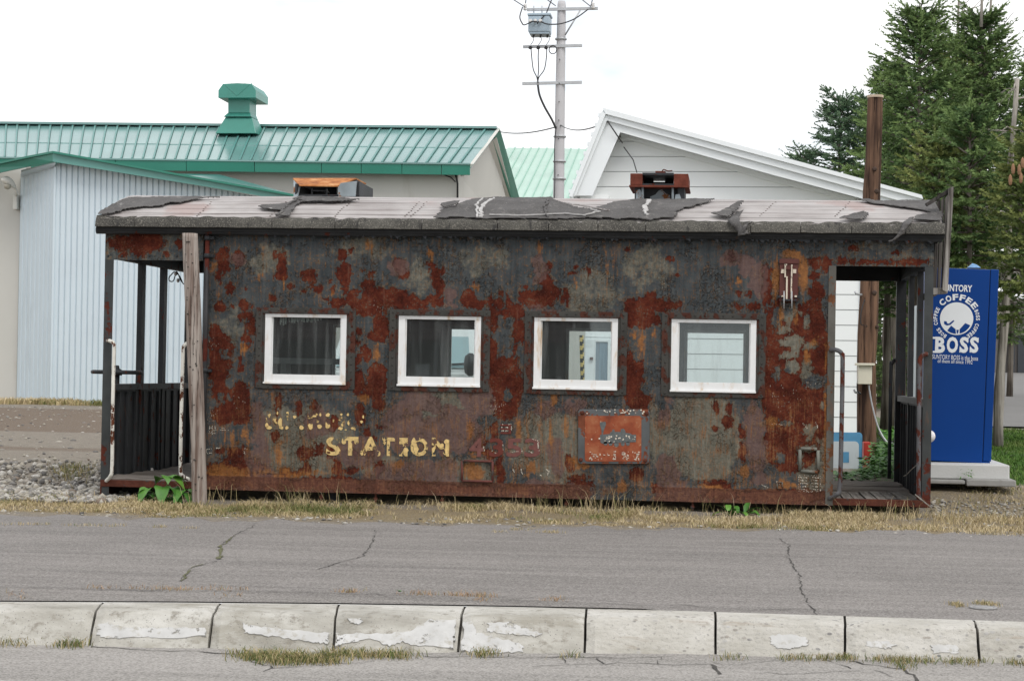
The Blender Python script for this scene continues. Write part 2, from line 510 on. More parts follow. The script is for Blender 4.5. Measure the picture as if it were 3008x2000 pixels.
crack_ribbon(mb, [(-50, 1540), (300, 1542), (520, 1550), (800, 1550), (1000, 1556), (1350, 1563), (1900, 1572)], .005, Z1, seed=9)
part('crack', mb, M_crack, footpath, kind='stuff')
mb = MB()
crack_ribbon(mb, [(-50, 1722), (200, 1726), (420, 1731), (700, 1733), (1000, 1740), (1300, 1751), (1450, 1755), (1660, 1758), (1900, 1772), (2010, 1778)], .011, 0.012, seed=12)
part('crack', mb, M_crack, footpath, kind='stuff')
mb = MB()
crack_ribbon(mb, [(648, 1600), (650, 1620), (645, 1640)], .03, Z1 + .002, seed=12)
crack_ribbon(mb, [(690, 1572), (655, 1598)], .012, Z1 + .002, seed=13)
crack_ribbon(mb, [(600, 1656), (565, 1663), (545, 1690), (532, 1705)], .012, Z1 + .002, seed=14)
part('crack', mb, M_crackgreen, footpath, kind='stuff')

# road
mb = MB()
kb = [kbot(-500 + 4000 * i / 40) for i in range(41)]
kb = [kb[0] + np.array([-60, 0, 0])] + kb + [kb[-1] + np.array([60, 0, 0])]
for a, b in zip(kb[:-1], kb[1:]):
    mb.quad((a[0], -60, RZ), (b[0], -60, RZ), b + np.array([0, 0.03, 0]), a + np.array([0, 0.03, 0]))
road = single('road', mb, M_road, kind='structure')
mb = MB()
Z2 = RZ + 0.003
crack_ribbon(mb, [(270, 1898), (420, 1906), (600, 1912), (700, 1920), (760, 1945), (800, 1960)], .012, Z2, seed=21)
crack_ribbon(mb, [(770, 1968), (830, 1958), (1000, 1948), (1100, 1940)], .008, Z2, seed=22)
crack_ribbon(mb, [(1240, 1927), (1400, 1926), (1600, 1930), (1650, 1925), (1800, 1930), (1990, 1925)], .008, Z2, seed=23)
crack_ribbon(mb, [(1560, 1957), (1660, 1953), (1775, 1947), (1850, 1946), (1940, 1950), (2090, 1948)], .008, Z2, seed=24)
crack_ribbon(mb, [(1650, 1928), (1660, 1945)], .008, Z2, seed=25)
crack_ribbon(mb, [(1750, 1930), (1775, 1947)], .008, Z2, seed=26)
crack_ribbon(mb, [(1940, 1928), (1932, 1948)], .006, Z2, seed=27)
crack_ribbon(mb, [(2095, 1948), (2115, 1978)], .018, Z2, seed=28)
crack_ribbon(mb, [(2150, 1970), (2300, 1978), (2480, 1970), (2570, 1962)], .006, Z2, seed=29)
crack_ribbon(mb, [(2430, 1936), (2500, 1962)], .006, Z2, seed=30)
crack_ribbon(mb, [(2500, 1938), (2560, 1952), (2650, 1962), (2690, 1985), (2705, 2010)], .016, Z2, seed=31)
crack_ribbon(mb, [(2570, 1965), (2620, 1985), (2680, 2000)], .006, Z2, seed=32)
crack_ribbon(mb, [(2095, 1945), (2140, 1952), (2300, 1936)], .006, Z2, seed=33)
part('crack', mb, M_crack, road, kind='stuff')
M_line = plain('road_paint', (0.72, 0.72, 0.70), 0.7, 0.06, 20)
mb = MB()
a, b = PZ(-120, 1997, RZ + .004), PZ(95, 2000, RZ + .004)
mb.quad(a, b, b + np.array([0, -.15, 0]), a + np.array([0, -.15, 0]))
single('road_marking', mb, M_line, 'white painted line on the road at the lower left corner', 'road marking')

# kerb of separate concrete blocks
m = NT('kerb_concrete')
n1 = m.noise(4, 8, 0.65, (0.5, 1, 1.4)); n2 = m.noise(60, 5, 0.7); n3 = m.noise(14, 6, 0.7)
c = m.ramp(n1, (0.32, (0.27, 0.255, 0.22)), (0.5, (0.405, 0.388, 0.345)), (0.66, (0.52, 0.505, 0.465)))
c = m.mix(m.math('MULTIPLY', m.smooth(n3, 0.52, 0.68), .8), c, (0.21, 0.19, 0.155))
c = m.mix(m.math('MULTIPLY', m.smooth(m.noise(2.2, 7, 0.7, (0.6, 1, 2.5)), 0.52, 0.62), .65), c, (0.27, 0.25, 0.205))
c = m.mix(m.smooth(m.vor(48, 'F1', rnd=1.0), 0.16, 0.10), c, (0.16, 0.155, 0.15))
c = m.mix(m.smooth(n2, 0.64, 0.7), c, (0.17, 0.16, 0.15))
c = m.mix(m.smooth(m.noise(7, 8, 0.7, (0.3, 1, 2.2)), 0.62, 0.68), c, (0.56, 0.55, 0.52))
m.bump(m.math('ADD', n2, m.math('MULTIPLY', n3, 0.8)), 0.6, 0.008)
M_kerb = m.done(c, 0.92)
m = NT('pebbly_kerb_concrete')
n1 = m.noise(4, 8, 0.65, (0.5, 1, 1.4)); n2 = m.noise(60, 5, 0.7); pb_ = m.vor(34, 'F1', stretch=(.7, 1, 1.1)); pc_ = m.vor(34, 'F1', stretch=(.7, 1, 1.1), out='Color')
c = m.ramp(n1, (0.3, (0.36, 0.34, 0.295)), (0.5, (0.47, 0.45, 0.405)), (0.68, (0.57, 0.55, 0.51)))
peb = m.math('MULTIPLY', m.smooth(pb_, 0.34, 0.24), m.smooth(m.noise(6, 5, .6), .44, .58))
c = m.mix(m.math('MULTIPLY', peb, .85), c, m.ramp(pc_, (.2, (0.13, 0.13, 0.135)), (.5, (0.30, 0.27, 0.23)), (.8, (0.42, 0.41, 0.40))))
c = m.mix(m.math('MULTIPLY', m.smooth(n2, 0.58, 0.66), .6), c, (0.2, 0.19, 0.175))
c = m.mix(m.math('MULTIPLY', m.smooth(m.noise(1.0, 6, .65, (3, 20, 30)), .58, .70), .5), c, (0.30, 0.245, 0.19))
m.bump(m.math('ADD', n2, m.math('MULTIPLY', pb_, -1.2)), 0.8, 0.010)
M_kerb2 = m.done(c, 0.92)
m = NT('kerb_plaster')
n1 = m.noise(10, 6, 0.6)
m.bump(m.noise(50, 4), 0.3, 0.004)
M_plaster = m.done(m.mix(m.smooth(m.noise(22, 7, .7), .52, .68), m.ramp(n1, (0.3, (0.42, 0.415, 0.40)), (0.7, (0.54, 0.535, 0.52))), (0.36, 0.34, 0.295)), 0.85)
_tr = m.n('ShaderNodeBsdfTransparent'); _mx = m.n('ShaderNodeMixShader')
m.link(m.smooth(m.math('ADD', m.noise(14, 8, .72), m.math('MULTIPLY', m.noise(3.5, 3, .5), .5)), .60, .64), _mx.inputs[0]); m.link(_tr.outputs[0], _mx.inputs[1]); m.link(m.b.outputs[0], _mx.inputs[2]); m.link(_mx.outputs[0], m.out.inputs[0])
mb = MB()
for a, b in zip(bed[:-1], bed[1:]):
    mb.hull8([a + np.array([0, .02, -.004]), b + np.array([0, .02, -.004]), b + np.array([0, .02, -.3]), a + np.array([0, .02, -.3])],
             [p + np.array([0, -.24, 0]) + np.array([0, 0, -.3 if j > 1 else -.13]) for j, p in enumerate([a, b, b, a])])
kerb = single('kerb', mb, M_crack, kind='structure')
JT = [-430, -55, 305, 649, 996, 1367, 1723, 2100, 2481, 2859, 3230]
JB = [-440, -95, 259, 610, 975, 1343, 1716, 2103, 2483, 2880, 3270]
prof = [(0.0, 0.0), (0.25, 0.0), (0.50, -0.002), (0.60, -0.007), (0.66, -0.020), (0.83, -0.092), (1.0, -0.165), (1.0, -0.24)]
def kerb_pt(i, u, w):
    """point on block i: u along 0..1, w down the profile 0..len-1"""
    gap = 0.010
    uu = gap + u * (1 - 2 * gap)
    pt = ktop(JT[i] + (JT[i + 1] - JT[i]) * uu); pb = kbot(JB[i] + (JB[i + 1] - JB[i]) * uu)
    j = min(int(w), len(prof) - 2); t = w - j
    fr = prof[j][0] * (1 - t) + prof[j + 1][0] * t; dz = prof[j][1] * (1 - t) + prof[j + 1][1] * t
    p = pt + (pb - pt) * fr
    return np.array([p[0], p[1], dz])
KPATCH = {2: [[(.03, .35), (.12, .28), (.25, .40), (.55, .42), (.97, .38), (.97, .62), (.6, .72), (.4, .68), (.2, .75), (.05, .66)]],
          3: [[(.26, .22), (.3, .30), (.5, .34), (.75, .42), (.97, .45), (.97, .74), (.85, .72), (.6, .62), (.4, .55), (.28, .5)]],
          4: [[(.02, .5), (.18, .46), (.4, .45), (.62, .38), (.75, .05), (.97, .03), (.98, .82), (.7, .80), (.55, .68), (.45, .8), (.3, .6), (.1, .72), (.02, .8)], [(.1, .03), (.2, .03), (.22, .18), (.13, .16)]],
          5: [[(.02, .1), (.08, .08), (.14, .4), (.3, .55), (.5, .72), (.53, .95), (.2, .97), (.02, .9)], [(.22, .12), (.4, .08), (.5, .25), (.66, .42), (.62, .5), (.45, .45), (.3, .4), (.22, .36)]],
          7: [[(.42, .35), (.55, .30), (.7, .38), (.72, .6), (.6, .72), (.48, .74), (.43, .6)]],
          8: [[(.15, .45), (.3, .42), (.38, .55), (.3, .66), (.15, .6)], [(.64, .5), (.84, .48), (.86, .72), (.66, .75)]]}
for i in range(len(JT) - 1):
    mb = MB()
    nu = 14
    grid = []
    for a in range(nu + 1):
        u = a / nu
        row = []
        for w in range(len(prof)):
            p = kerb_pt(i, u, w)
            r = 0.006 if 0 < w < len(prof) - 1 else 0
            edge = (0.010 + 0.016 * max(0, mnoise.noise(Vector((i * 3.7, a, w * 1.3))))) if a in (0, nu) and 1 < w < len(prof) - 1 else 0
            p = p + np.array([mnoise.noise(Vector(p * 9)) * r, mnoise.noise(Vector(p * 7 + 3)) * r + edge, mnoise.noise(Vector(p * 8 + 5)) * r - edge])
            row.append(p)
        grid.append(row)
    n = len(prof)
    vs = [p for row in grid for p in row]
    fs = [(a * n + w, a * n + w + 1, (a + 1) * n + w + 1, (a + 1) * n + w) for a in range(nu) for w in range(n - 1)]
    fs += [tuple(range(n))[::-1], tuple(nu * n + w for w in range(n))]
    mb.add(vs, fs)
    st = part('kerb_stone', mb, M_kerb2 if i >= 6 else M_kerb, kerb)
    for poly in KPATCH.get(i, []):
        # skim coat left on the face: a thin ragged flake
        rr = random.Random(i * 7 + len(poly))
        pp = []
        for (u0, v0), (u1, v1) in zip(poly, poly[1:] + poly[:1]):
            for t in range(7):
                tt = t / 7
                pp.append((u0 + (u1 - u0) * tt + rr.uniform(-.012, .012), v0 + (v1 - v0) * tt + rr.uniform(-.028, .028)))
        out = []
        for u, v in pp:
            w = 4 + 2 * max(0.02, min(0.98, v))
            u = max(.012, min(.988, u))
            p = kerb_pt(i, u, w)
            out.append(p + np.array([0, -.0035, .0045]))
        cu = sum(u for u, v in pp) / len(pp)
        mbp = MB()
        import bmesh
        bm = bmesh.new()
        vv = [bm.verts.new(p) for p in out]
        bm.faces.new(vv)
        bmesh.ops.triangulate(bm, faces=bm.faces[:])
        bm.verts.index_update()
        mbp.add([tuple(v.co) for v in bm.verts], [tuple(v.index for v in f.verts) for f in bm.faces])
        bm.free()
        nn = len(out)
        mbp.add([tuple(p) for p in out] + [tuple(p - np.array([0, -.012, .012])) for p in out], [(a, (a + 1) % nn, nn + (a + 1) % nn, nn + a) for a in range(nn)])
        part('plaster_flake', mbp, M_plaster, st)

# ================================================================== BUILDINGS BEHIND
def metal_roof(name, c, rough=0.3):
    m = NT(name)
    n1 = m.noise(0.6, 4, 0.5)
    c = np.array(c)
    col = m.ramp(n1, (0.3, tuple(c * 0.9)), (0.7, tuple(c * 1.1)))
    m.bump(m.noise(1.5, 3, 0.5), 0.15, 0.02)
    return m.done(col, rough, 0.0, spec=0.8)
M_roof_g = metal_roof('green_sheet_roof', (0.15, 0.285, 0.27), 0.2)
M_fascia_g = plain('green_fascia', (0.014, 0.185, 0.128), 0.35, 0.1, 0.8, spec=0.6)
M_fascia_g2 = plain('pale_green_fascia', (0.125, 0.32, 0.285), 0.4, 0.1, 0.8)
M_seam_g = plain('green_seam', (0.085, 0.235, 0.215), 0.4)
M_stucco = plain('grey_render', (0.565, 0.555, 0.515), 0.9, 0.06, 0.4, dirt=(0.40, 0.37, 0.31), dirt_amt=0.1)
M_clad = plain('pale_blue_cladding', (0.60, 0.69, 0.745), 0.45, 0.04, 0.7, dirt=(0.46, 0.52, 0.56), dirt_amt=0.2)
M_clad_gap = plain('cladding_shadow_gap', (0.16, 0.20, 0.225), 0.7)
M_lamp = plain('lamp_plastic', (0.66, 0.65, 0.60), 0.5, 0.1, 3)

# --- long hall with green standing-seam roof
YA, YB = 60.0, 65.0
hall_loc = P(700, 1180, 60.5); hall_loc[2] = 0.1
hall = thing('hall', hall_loc, 'long pale grey hall under a green ribbed metal roof', 'building')
Le, Re = P(-80, 464, YA), P(1382, 484, YA)
Lr, Rr = P(-80, 366, YB), P(1462, 381, YB)
npan = 46
def roofpt(u, v, lift=0.0):
    p = Le + (Re - Le) * u; q = Lr + (Rr - Lr) * u
    return p + (q - p) * v + np.array([0, -0.2, 1.0]) * lift
mb = MB()
mb.prism([Le + [0, .05, -.12], Re + [0, .05, -.12], Rr + [0, 0, -.12], Lr + [0, 0, -.12]], (0, 0, 0.10))
part('roof', mb, M_seam_g, hall)
seam_u = [-0.02 + i / npan for i in range(npan + 2)]
for i in range(npan + 1):
    a, b = max(0, seam_u[i] + 0.0012), min(1, seam_u[i + 1] - 0.0012)
    if b <= a: continue
    j = random.uniform(-.006, .006)
    mb = MB()
    vj = 0.44
    # two sheets lapped near the middle, with a raised seam along the right edge
    mb.prism([roofpt(a, 0, j), roofpt(b, 0, j), roofpt(b, vj, j), roofpt(a, vj, j)], (0, 0, .02))
    mb.prism([roofpt(a, vj - .01, j + .018), roofpt(b, vj - .01, j + .018), roofpt(b, 1, j), roofpt(a, 1, j)], (0, 0, .02))
    w = 0.0016
    if b < 1: mb.prism([roofpt(b - w, 0, .02), roofpt(b + w, 0, .02), roofpt(b + w, 1, .02), roofpt(b - w, 1, .02)], (0, 0, .055), 1)
    part('roof_panel', mb, [M_roof_g, M_seam_g], hall)
# ridge cap, fascia boards
mb = MB(); mb.prism([Lr + [0, -.3, .0], Rr + [0, -.3, .0], Rr + [0, .3, 0], Lr + [0, .3, 0]], (0, 0, .08)); part('ridge_cap', mb, M_roof_g, hall)
fl = [-80, 130, 350, 560, 760, 955, 1070, 1187, 1300, 1382]
for a, b in zip(fl[:-1], fl[1:]):
    ua, ub = (a + 80) / 1462, (b + 80) / 1462
    pa, pb = Le + (Re - Le) * ua, Le + (Re - Le) * ub
    j = random.uniform(0, .02)
    mb = MB(); mb.prism([pa + [.01, -.05 - j, .02], pb + [-.01, -.05 - j, .02], pb + [-.01, -.03, -.34], pa + [.01, -.03, -.34]], (0, .08, 0))
    part('fascia_board', mb, M_fascia_g, hall)
mb = MB(); mb.prism([Le + [0, -.09, .04], Re + [0, -.09, .04], Re + [0, .25, .04], Le + [0, .25, .04]], (0, 0, -.05)); part('eave_flashing', mb, M_roof_g, hall)
# walls: long front and the gable end on the right
fc = P(1345, 516, YA + .55)
ec = P(1492, 590, 71)
mb = MB()
xl = Le[0]
mb.box(xl, fc[0], YA + .55, YA + .85, 0, fc[2] + .1)
part('front_wall', mb, M_stucco, hall)
X1 = fc[0]
zr = Rr[2] - .15
mb = MB()
mb.prism([(X1 + .01, YA + .55, 0), (X1 + .01, YA + .55, fc[2] + .05), (X1 + .45, YB, zr), (X1 + .55, 73, 6.2), (X1 + .55, 73, 0)], (-.2, 0.02, 0))
part('gable_wall', mb, M_stucco, hall)
# verge and far slope
bk = P(1521, 596, 71.5)
mb = MB()
mb.prism([Re + [-.02, 0, .02], Rr + [-.02, 0, .04], Rr + [-.35, 0, -.42], Re + [-.35, .1, -.36]], (.12, 0.0, 0))
part('verge_board', mb, M_stucco, hall)
mb = MB()
mb.prism([Rr + [0, .05, .03], bk, bk + [-16, 0, 0.0], Rr + [-16, .05, .0]], (0, 0, -.1))
part('rear_roof_slope', mb, M_roof_g, hall)
mb = MB()
mb.prism([Rr + [.02, 0, .05], bk + [.06, 0, .02], bk + [-.10, -.05, -.38], Rr + [-.2, -.05, -.42]], (.05, 0.05, 0), 0)
mb.prism([Rr + [-.03, -.1, -.28], bk + [-.06, -.1, -.3], bk + [-.45, -.12, -.5], Rr + [-.42, -.12, -.62]], (0, .1, 0), 1)
part('verge_board', mb, [M_fascia_g, M_stucco], hall)
mb = MB(); mb.tube([P(1338, 512, 60.3), P(1341, 522, 60.3), P(1344, 540, 60.4), P(1344, 640, 60.45)], .035, 6)
mb.tube([P(1300, 512, 60.4), P(1325, 522, 60.4), P(1338, 535, 60.4)], .02, 6)
part('conduit', mb, M_rubber, hall)
# roof ventilator on the ridge
M_vent_g = plain('green_vent', (0.045, 0.235, 0.185), 0.35, 0.12, 1.0, spec=0.6)
vt = P(700, 388, 63.2)
vent = thing('roof_ventilator', vt, 'green sheet metal roof ventilator with a wide cap on the hall ridge', 'ventilator')
def vbox(mb, px0, px1, py_b, py_t, Y0, d, taper=None):
    a = P(px0, py_b, Y0); b = P(px1, py_b, Y0); t0 = P((taper or (px0, px1))[0], py_t, Y0); t1 = P((taper or (px0, px1))[1], py_t, Y0)
    ins = (b[0] - a[0] - (t1[0] - t0[0])) / 2
    mb.hull8([a, b, b + [0, d, 0], a + [0, d, 0]], [t0 + [0, ins, 0], t1 + [0, ins, 0], t1 + [0, d - ins, 0], t0 + [0, d - ins, 0]])
Yv = 63.2
mb = MB(); vbox(mb, 632, 752, 392, 343, Yv, 1.35, (656, 736)); vbox(mb, 656, 737, 343, 330, Yv + .15, 1.05, (668, 733)); part('base_skirt', mb, M_vent_g, vent, bev=.02)
mb = MB(); vbox(mb, 670, 733, 332, 288, Yv + .2, .95); part('neck', mb, M_vent_g, vent, bev=.01)
mb = MB()
ca, cb = P(641, 288, Yv - .15), P(751, 288, Yv - .15)
zt = P(641, 247, Yv)[2]; zb = ca[2]; w = cb[0] - ca[0]; hh = zt - zb
oct_ = [(0, 0), (w, 0), (w, hh * .52), (w * .88, hh * .95), (w * .5, hh * 1.0), (w * .12, hh * .95), (0, hh * .52)]
mb.prism([(ca[0] + x, ca[1], zb + z) for x, z in oct_], (0, 1.75, 0))
mb.prism([(ca[0] + w * .18, ca[1] - .012, zb + hh * .86), (ca[0] + w * .2, ca[1] - .012, zb + hh * .9), (ca[0] + w * .5, ca[1] - .012, zb + hh * .2), (ca[0] + w * .49, ca[1] - .012, zb + hh * .14)], (0, .012, 0))
mb.prism([(ca[0] + w * .82, ca[1] - .012, zb + hh * .86), (ca[0] + w * .8, ca[1] - .012, zb + hh * .9), (ca[0] + w * .5, ca[1] - .012, zb + hh * .2), (ca[0] + w * .51, ca[1] - .012, zb + hh * .14)], (0, .012, 0))
for k in range(4): mb.tube([(ca[0] + w * (.25 + .18 * k), ca[1] + .5, zt), (ca[0] + w * (.25 + .18 * k), ca[1] + .5, zt + .07)], .02, 5)
part('cap', mb, M_vent_g, vent, bev=.02)

# --- ribbed annex in front of the hall, its pale wall on the left
an_loc = P(300, 1188, 51); an_loc[2] = .1
annex = thing('annex', an_loc, 'pale blue ribbed metal annex with a green trimmed gable', 'building')
YF = 51.0
def gab(px): return ipol([(145, 486), (165, 478), (330, 502), (858, 595), (1000, 622)], px)   # lower edge of the gable fascia
edges = [164]
while edges[-1] < 900: edges.append(edges[-1] + 16.9)
def clad_strip(x0, x1, ytop0, ytop1, Y0, Y1, rib=True):
    mb = MB()
    g = 0.07
    a0 = P(x0, ytop0, Y0); a1 = P(x1, ytop1, Y1)
    d = np.array([a1[0] - a0[0], a1[1] - a0[1], 0]); L_ = np.linalg.norm(d); d /= L_
    nrm = np.array([d[1], -d[0], 0])
    pr = [(0.0, -.015), (.10, .022), (.80, .028), (.92, -.015), (1.0, -.02)]
    vs, fs = [], []
    for t, o in pr:
        b = a0 + d * L_ * t + nrm * o
        zt_ = a0[2] + (a1[2] - a0[2]) * t
        vs += [(b[0], b[1], 0.02), (b[0], b[1], zt_)]
    for i in range(len(pr) - 1): fs.append((2 * i, 2 * i + 2, 2 * i + 3, 2 * i + 1))
    mb.add(vs[:], fs)
    return mb
for a, b in zip(edges[:-1], edges[1:]):
    part('cladding_rib', clad_strip(a, b, gab(a), gab(b), YF, YF), M_clad, annex)
mb = MB(); p0, p1 = P(163, 484, YF + .05), P(905, 600, YF + .05)
mb.prism([(p0[0], YF + .04, 0), (p1[0], YF + .04, 0), (p1[0], YF + .04, p1[2]), (p0[0], YF + .04, p0[2])], (0, .3, 0))
part('wall_core', mb, M_clad_gap, annex)
# return wall receding to the left
e2 = [62 + 101 * i / 8 for i in range(9)]
def Yret(px): return YF + .1 + (163 - px) / 101 * 1.7
for a, b in zip(e2[:-1], e2[1:]):
    part('cladding_rib', clad_strip(a, b, 516 - (a - 62) * .23, 516 - (b - 62) * .23, Yret(a), Yret(b)), M_clad, annex)
mb = MB(); q0, q1 = P(60, 512, Yret(60) + .08), P(164, 494, Yret(164) + .1)
mb.prism([(q0[0], q0[1], 0), (q1[0], q1[1], 0), (q1[0], q1[1], q1[2]), (q0[0], q0[1], q0[2])], (0, .3, 0)); part('wall_core', mb, M_clad_gap, annex)
mb = MB(); c0 = P(163, 480, YF - .03); mb.box(c0[0] - .03, c0[0] + .03, YF - .06, YF + .05, .02, c0[2] - .1); part('corner_flashing', mb, M_clad, annex)
# gable trim
def band(mb, pts_top, pts_bot, Ys, th):
    t = [P(x, y, Y) for (x, y), Y in zip(pts_top, Ys)]; b = [P(x, y, Y) for (x, y), Y in zip(pts_bot, Ys)]
    for i in range(len(t) - 1): mb.prism([b[i], b[i + 1], t[i + 1], t[i]], (0, th, 0))
mb = MB()
band(mb, [(155, 449), (380, 488), (620, 531), (870, 577), (1060, 612)], [(155, 475), (380, 512), (620, 551), (870, 594), (1060, 628)], [50.55] * 5, .09)
part('gable_fascia', mb, M_fascia_g2, annex)
mb = MB()
band(mb, [(155, 444), (870, 572), (1060, 607)], [(155, 450), (870, 578), (1060, 613)], [50.45] * 3, .8)
part('verge_flashing', mb, M_fascia_g, annex)
mb = MB()
band(mb, [(-60, 494), (82, 463), (155, 449)], [(-60, 520), (90, 488), (155, 475)], [52.2, 51.2, 50.57], .09)
band(mb, [(-60, 489), (82, 458), (155, 444)], [(-60, 494), (82, 464), (155, 450)], [52.1, 51.1, 50.5], .8)
part('gable_fascia', mb, M_fascia_g, annex)
mb = MB(); a, b, c, d = P(163, 476, 50.65), P(163, 487, 51.2), P(62, 517, 52.9), P(62, 500, 51.9)
mb.prism([a, b, c, d], (0, 0, -.06)); part('soffit', mb, M_clad, annex)
# sloping sheet roof of the annex running back to the hall
mb = MB()
mb.prism([P(430, 508, 59.6), P(645, 513, 59.9), P(872, 574, 57.5), P(1070, 612, 56), P(1060, 609, 51.3), P(870, 574, 51.3), P(500, 510, 51.3)], (0, 0, -.05))
mb.prism([P(155, 447, 51.3), P(500, 509, 51.3), P(430, 508, 59.6), P(200, 478, 59.6)], (0, 0, -.05))
part('roof', mb, metal_roof('annex_roof', (0.055, 0.18, 0.16), .3), annex)
# pale rendered wall left of the annex
mb = MB(); w0, w1 = P(-160, 1178, 52.9), P(63, 1180, 52.9)
mb.box(w0[0], w1[0], 52.9, 53.3, 0, P(30, 484, 52.9)[2])
part('side_wall', mb, M_stucco, annex)
# lamp on that wall
lp = P(46, 600, 52.7)
lamp = thing('wall_lamp', lp, 'white hooded outdoor lamp on the pale wall at the far left', 'lamp')
mb = MB()
pa, pb = P(3, 527, 51.9), P(44, 552, 52.2)
path = [pa + (pb - pa) * t for t in np.linspace(0, 1, 7)]
mb.tube([p + np.array([0, 0, .07 * math.sin(math.pi * i / 6)]) for i, p in enumerate(path)], [.03, .085, .12, .125, .11, .085, .05], 10)
part('lamp_hood', mb, M_lamp, lamp)
mb = MB(); pc = P(22, 552, 52.0); mb.lathe(pc, [(.02, -.05), (.09, -.02), (.11, .06), (.1, .09)], 12); part('lens', mb, plain('lamp_lens', (.35, .33, .27), .3), lamp)
mb = MB(); mb.tube([pb, P(50, 566, 52.4), P(48, 580, 52.75)], .035, 6); part('arm', mb, M_lamp, lamp)
mb = MB(); a, b = P(40, 616, 52.7), P(53, 573, 52.7); mb.box(a[0], b[0], 52.62, 52.88, a[2], b[2]); part('ballast_box', mb, M_lamp, lamp, bev=.02)

# --- pale green roof far behind
M_roof_p = metal_roof('pale_green_roof', (0.40, 0.55, 0.475), 0.5)
shed_loc = P(1600, 600, 92); shed_loc[2] = .1
shed = thing('barn', shed_loc, 'distant barn with a pale mint green seamed roof behind the pole', 'building')
A0, A1 = P(1440, 592, 88), P(1790, 592, 88)
B0, B1 = P(1475, 436, 96), P(1780, 441, 96)
ns = 13
for i in range(ns):
    u0, u1 = i / ns + .004, (i + 1) / ns - .004
    f = lambda u, v: (A0 + (A1 - A0) * u) * (1 - v) + (B0 + (B1 - B0) * u) * v
    sh = 0.20
    mb = MB(); mb.prism([f(u0 - sh * .6, 0), f(u1 - sh * .6, 0), f(u1 + .05, 1), f(u0 + .05, 1)], (0, 0, .04))
    mb.prism([f(u1 - sh * .6, 0), f(u1 + .008 - sh * .6, 0), f(u1 + .058, 1), f(u1 + .05, 1)], (0, 0, .1), 1)
    part('roof_panel', mb, [M_roof_p, plain('mint_seam', (.30, .48, .40), .5) if i == 0 else bpy.data.materials['mint_seam']], shed)
mb = MB(); mb.box(A0[0] - 1, A1[0] + 1, 88.5, 99, 0.1, A0[2] - .1); part('wall', mb, M_stucco, shed)
mb = MB(); mb.prism([f(-.2, 0) - [0, 0, .1], f(1.1, 0) - [0, 0, .1], f(1.1, 1) - [0, 0, .1], f(-.2, 1) - [0, 0, .1]], (0, 0, .06)); part('roof', mb, bpy.data.materials['mint_seam'], shed)

# --- white house with an uneven gable
M_siding = plain('white_siding', (0.84, 0.86, 0.855), 0.55, 0.03, 0.8, dirt=(0.6, 0.62, 0.6), dirt_amt=0.1)
M_trim = plain('white_trim', (0.80, 0.83, 0.84), 0.4, 0.02, 1.0)
YH = 26.6
h_loc = P(2150, 1330, YH); h_loc[2] = .1
house = thing('house', h_loc, 'white weatherboarded house with a lopsided gable behind the wagon', 'building')
YT = YH - .34
O = [(1668, 577), (1778, 320), (2708, 592), (2720, 596)]
def gpt(px, py, Y): return P(px, py, Y)
# wall outline under the gable
wl, wr = P(1722, 800, YH)[0], P(2528, 1000, YH)[0]
pk = P(1822, 400, YH)
gl = [P(1722, 600, YH), pk, P(2528, 602, YH)]
# right shoulder height of the gable wall
zshR = P(2528, 602, YH)[2]; zshL = P(1722, 585, YH)[2]
def xleft(z):
    if z <= zshL: return wl
    return wl + (pk[0] - wl) * (z - zshL) / (pk[2] - zshL)
def xright(z):
    if z <= zshR: return wr
    return wr + (pk[0] - wr) * (z - zshR) / (pk[2] - zshR)
pitch = P(2480, 955, YH)[2] - P(2480, 1000, YH)[2]
z = 0.14
# line the joints up with the one seen at y=865 in the doorway
off = (P(2480, 865, YH)[2] - z) % pitch
z0 = z - (pitch - off)
while z0 < pk[2]:
    a, b = max(z0 + .004, .1), min(z0 + pitch - .004, pk[2] - .02)
    if b > a + .02:
        mb = MB()
        mb.hull8([(xleft(a), YH, a), (xright(a), YH, a), (xright(a), YH + .03, a), (xleft(a), YH + .03, a)],
                 [(xleft(b), YH + .008, b), (xright(b), YH + .008, b), (xright(b), YH + .03, b), (xleft(b), YH + .03, b)])
        part('siding_board', mb, M_siding, house)
    z0 += pitch
mb = MB(); mb.prism([(wl, YH + .03, .1), (wr, YH + .03, .1), (wr, YH + .03, zshR), (pk[0], YH + .03, pk[2]), (wl, YH + .03, zshL)], (0, .2, 0))
mb.box(wr - .2, wr - .01, YH + .23, YH + 9, .1, zshR - .1); mb.box(wl + .01, wl + .2, YH + .23, YH + 9, .1, zshL - .1)
part('wall', mb, plain('siding_joint', (0.36, 0.38, 0.39), .8), house)
mb = MB(); mb.box(wr - .015, wr + .045, YH - .03, YH + .06, .1, zshR); part('corner_board', mb, M_trim, house)
# barge boards: stepped, mitred at the peak
def barge(x0, x1, y0, y1, tb0, tb1, Y, th, mat, name):
    mb = MB(); mb.prism([P(x0, y0 + tb0, Y), P(x1, y1 + tb1, Y), P(x1, y1, Y), P(x0, y0, Y)], (0, th, 0)); return part(name, mb, mat, house)
def seg(nm, poly, Y, th, mat=M_trim):
    mb = MB(); mb.prism([P(x, y, Y) for x, y in poly], (0, th, 0)); return part(nm, mb, mat, house)
seg('barge_board', [(1822, 389), (1784, 345), (2290, 480), (2640, 573), (2640, 612), (2270, 514)], YT, .05)
seg('barge_board', [(1822, 389), (1740, 575), (1689, 575), (1784, 345)], YT - .004, .05)
seg('verge_trim', [(1786, 348), (1778, 331), (2700, 576), (2706, 592)], YT - .05, .10)
seg('verge_trim', [(1786, 348), (1692, 575), (1677, 578), (1778, 331)], YT - .054, .10)
seg('verge_flashing', [(1779, 335), (1770, 317), (2708, 573), (2712, 585)], YT - .09, .037)
seg('verge_flashing', [(1779, 335), (1681, 579), (1671, 577), (1768, 325)], YT - .094, .037)
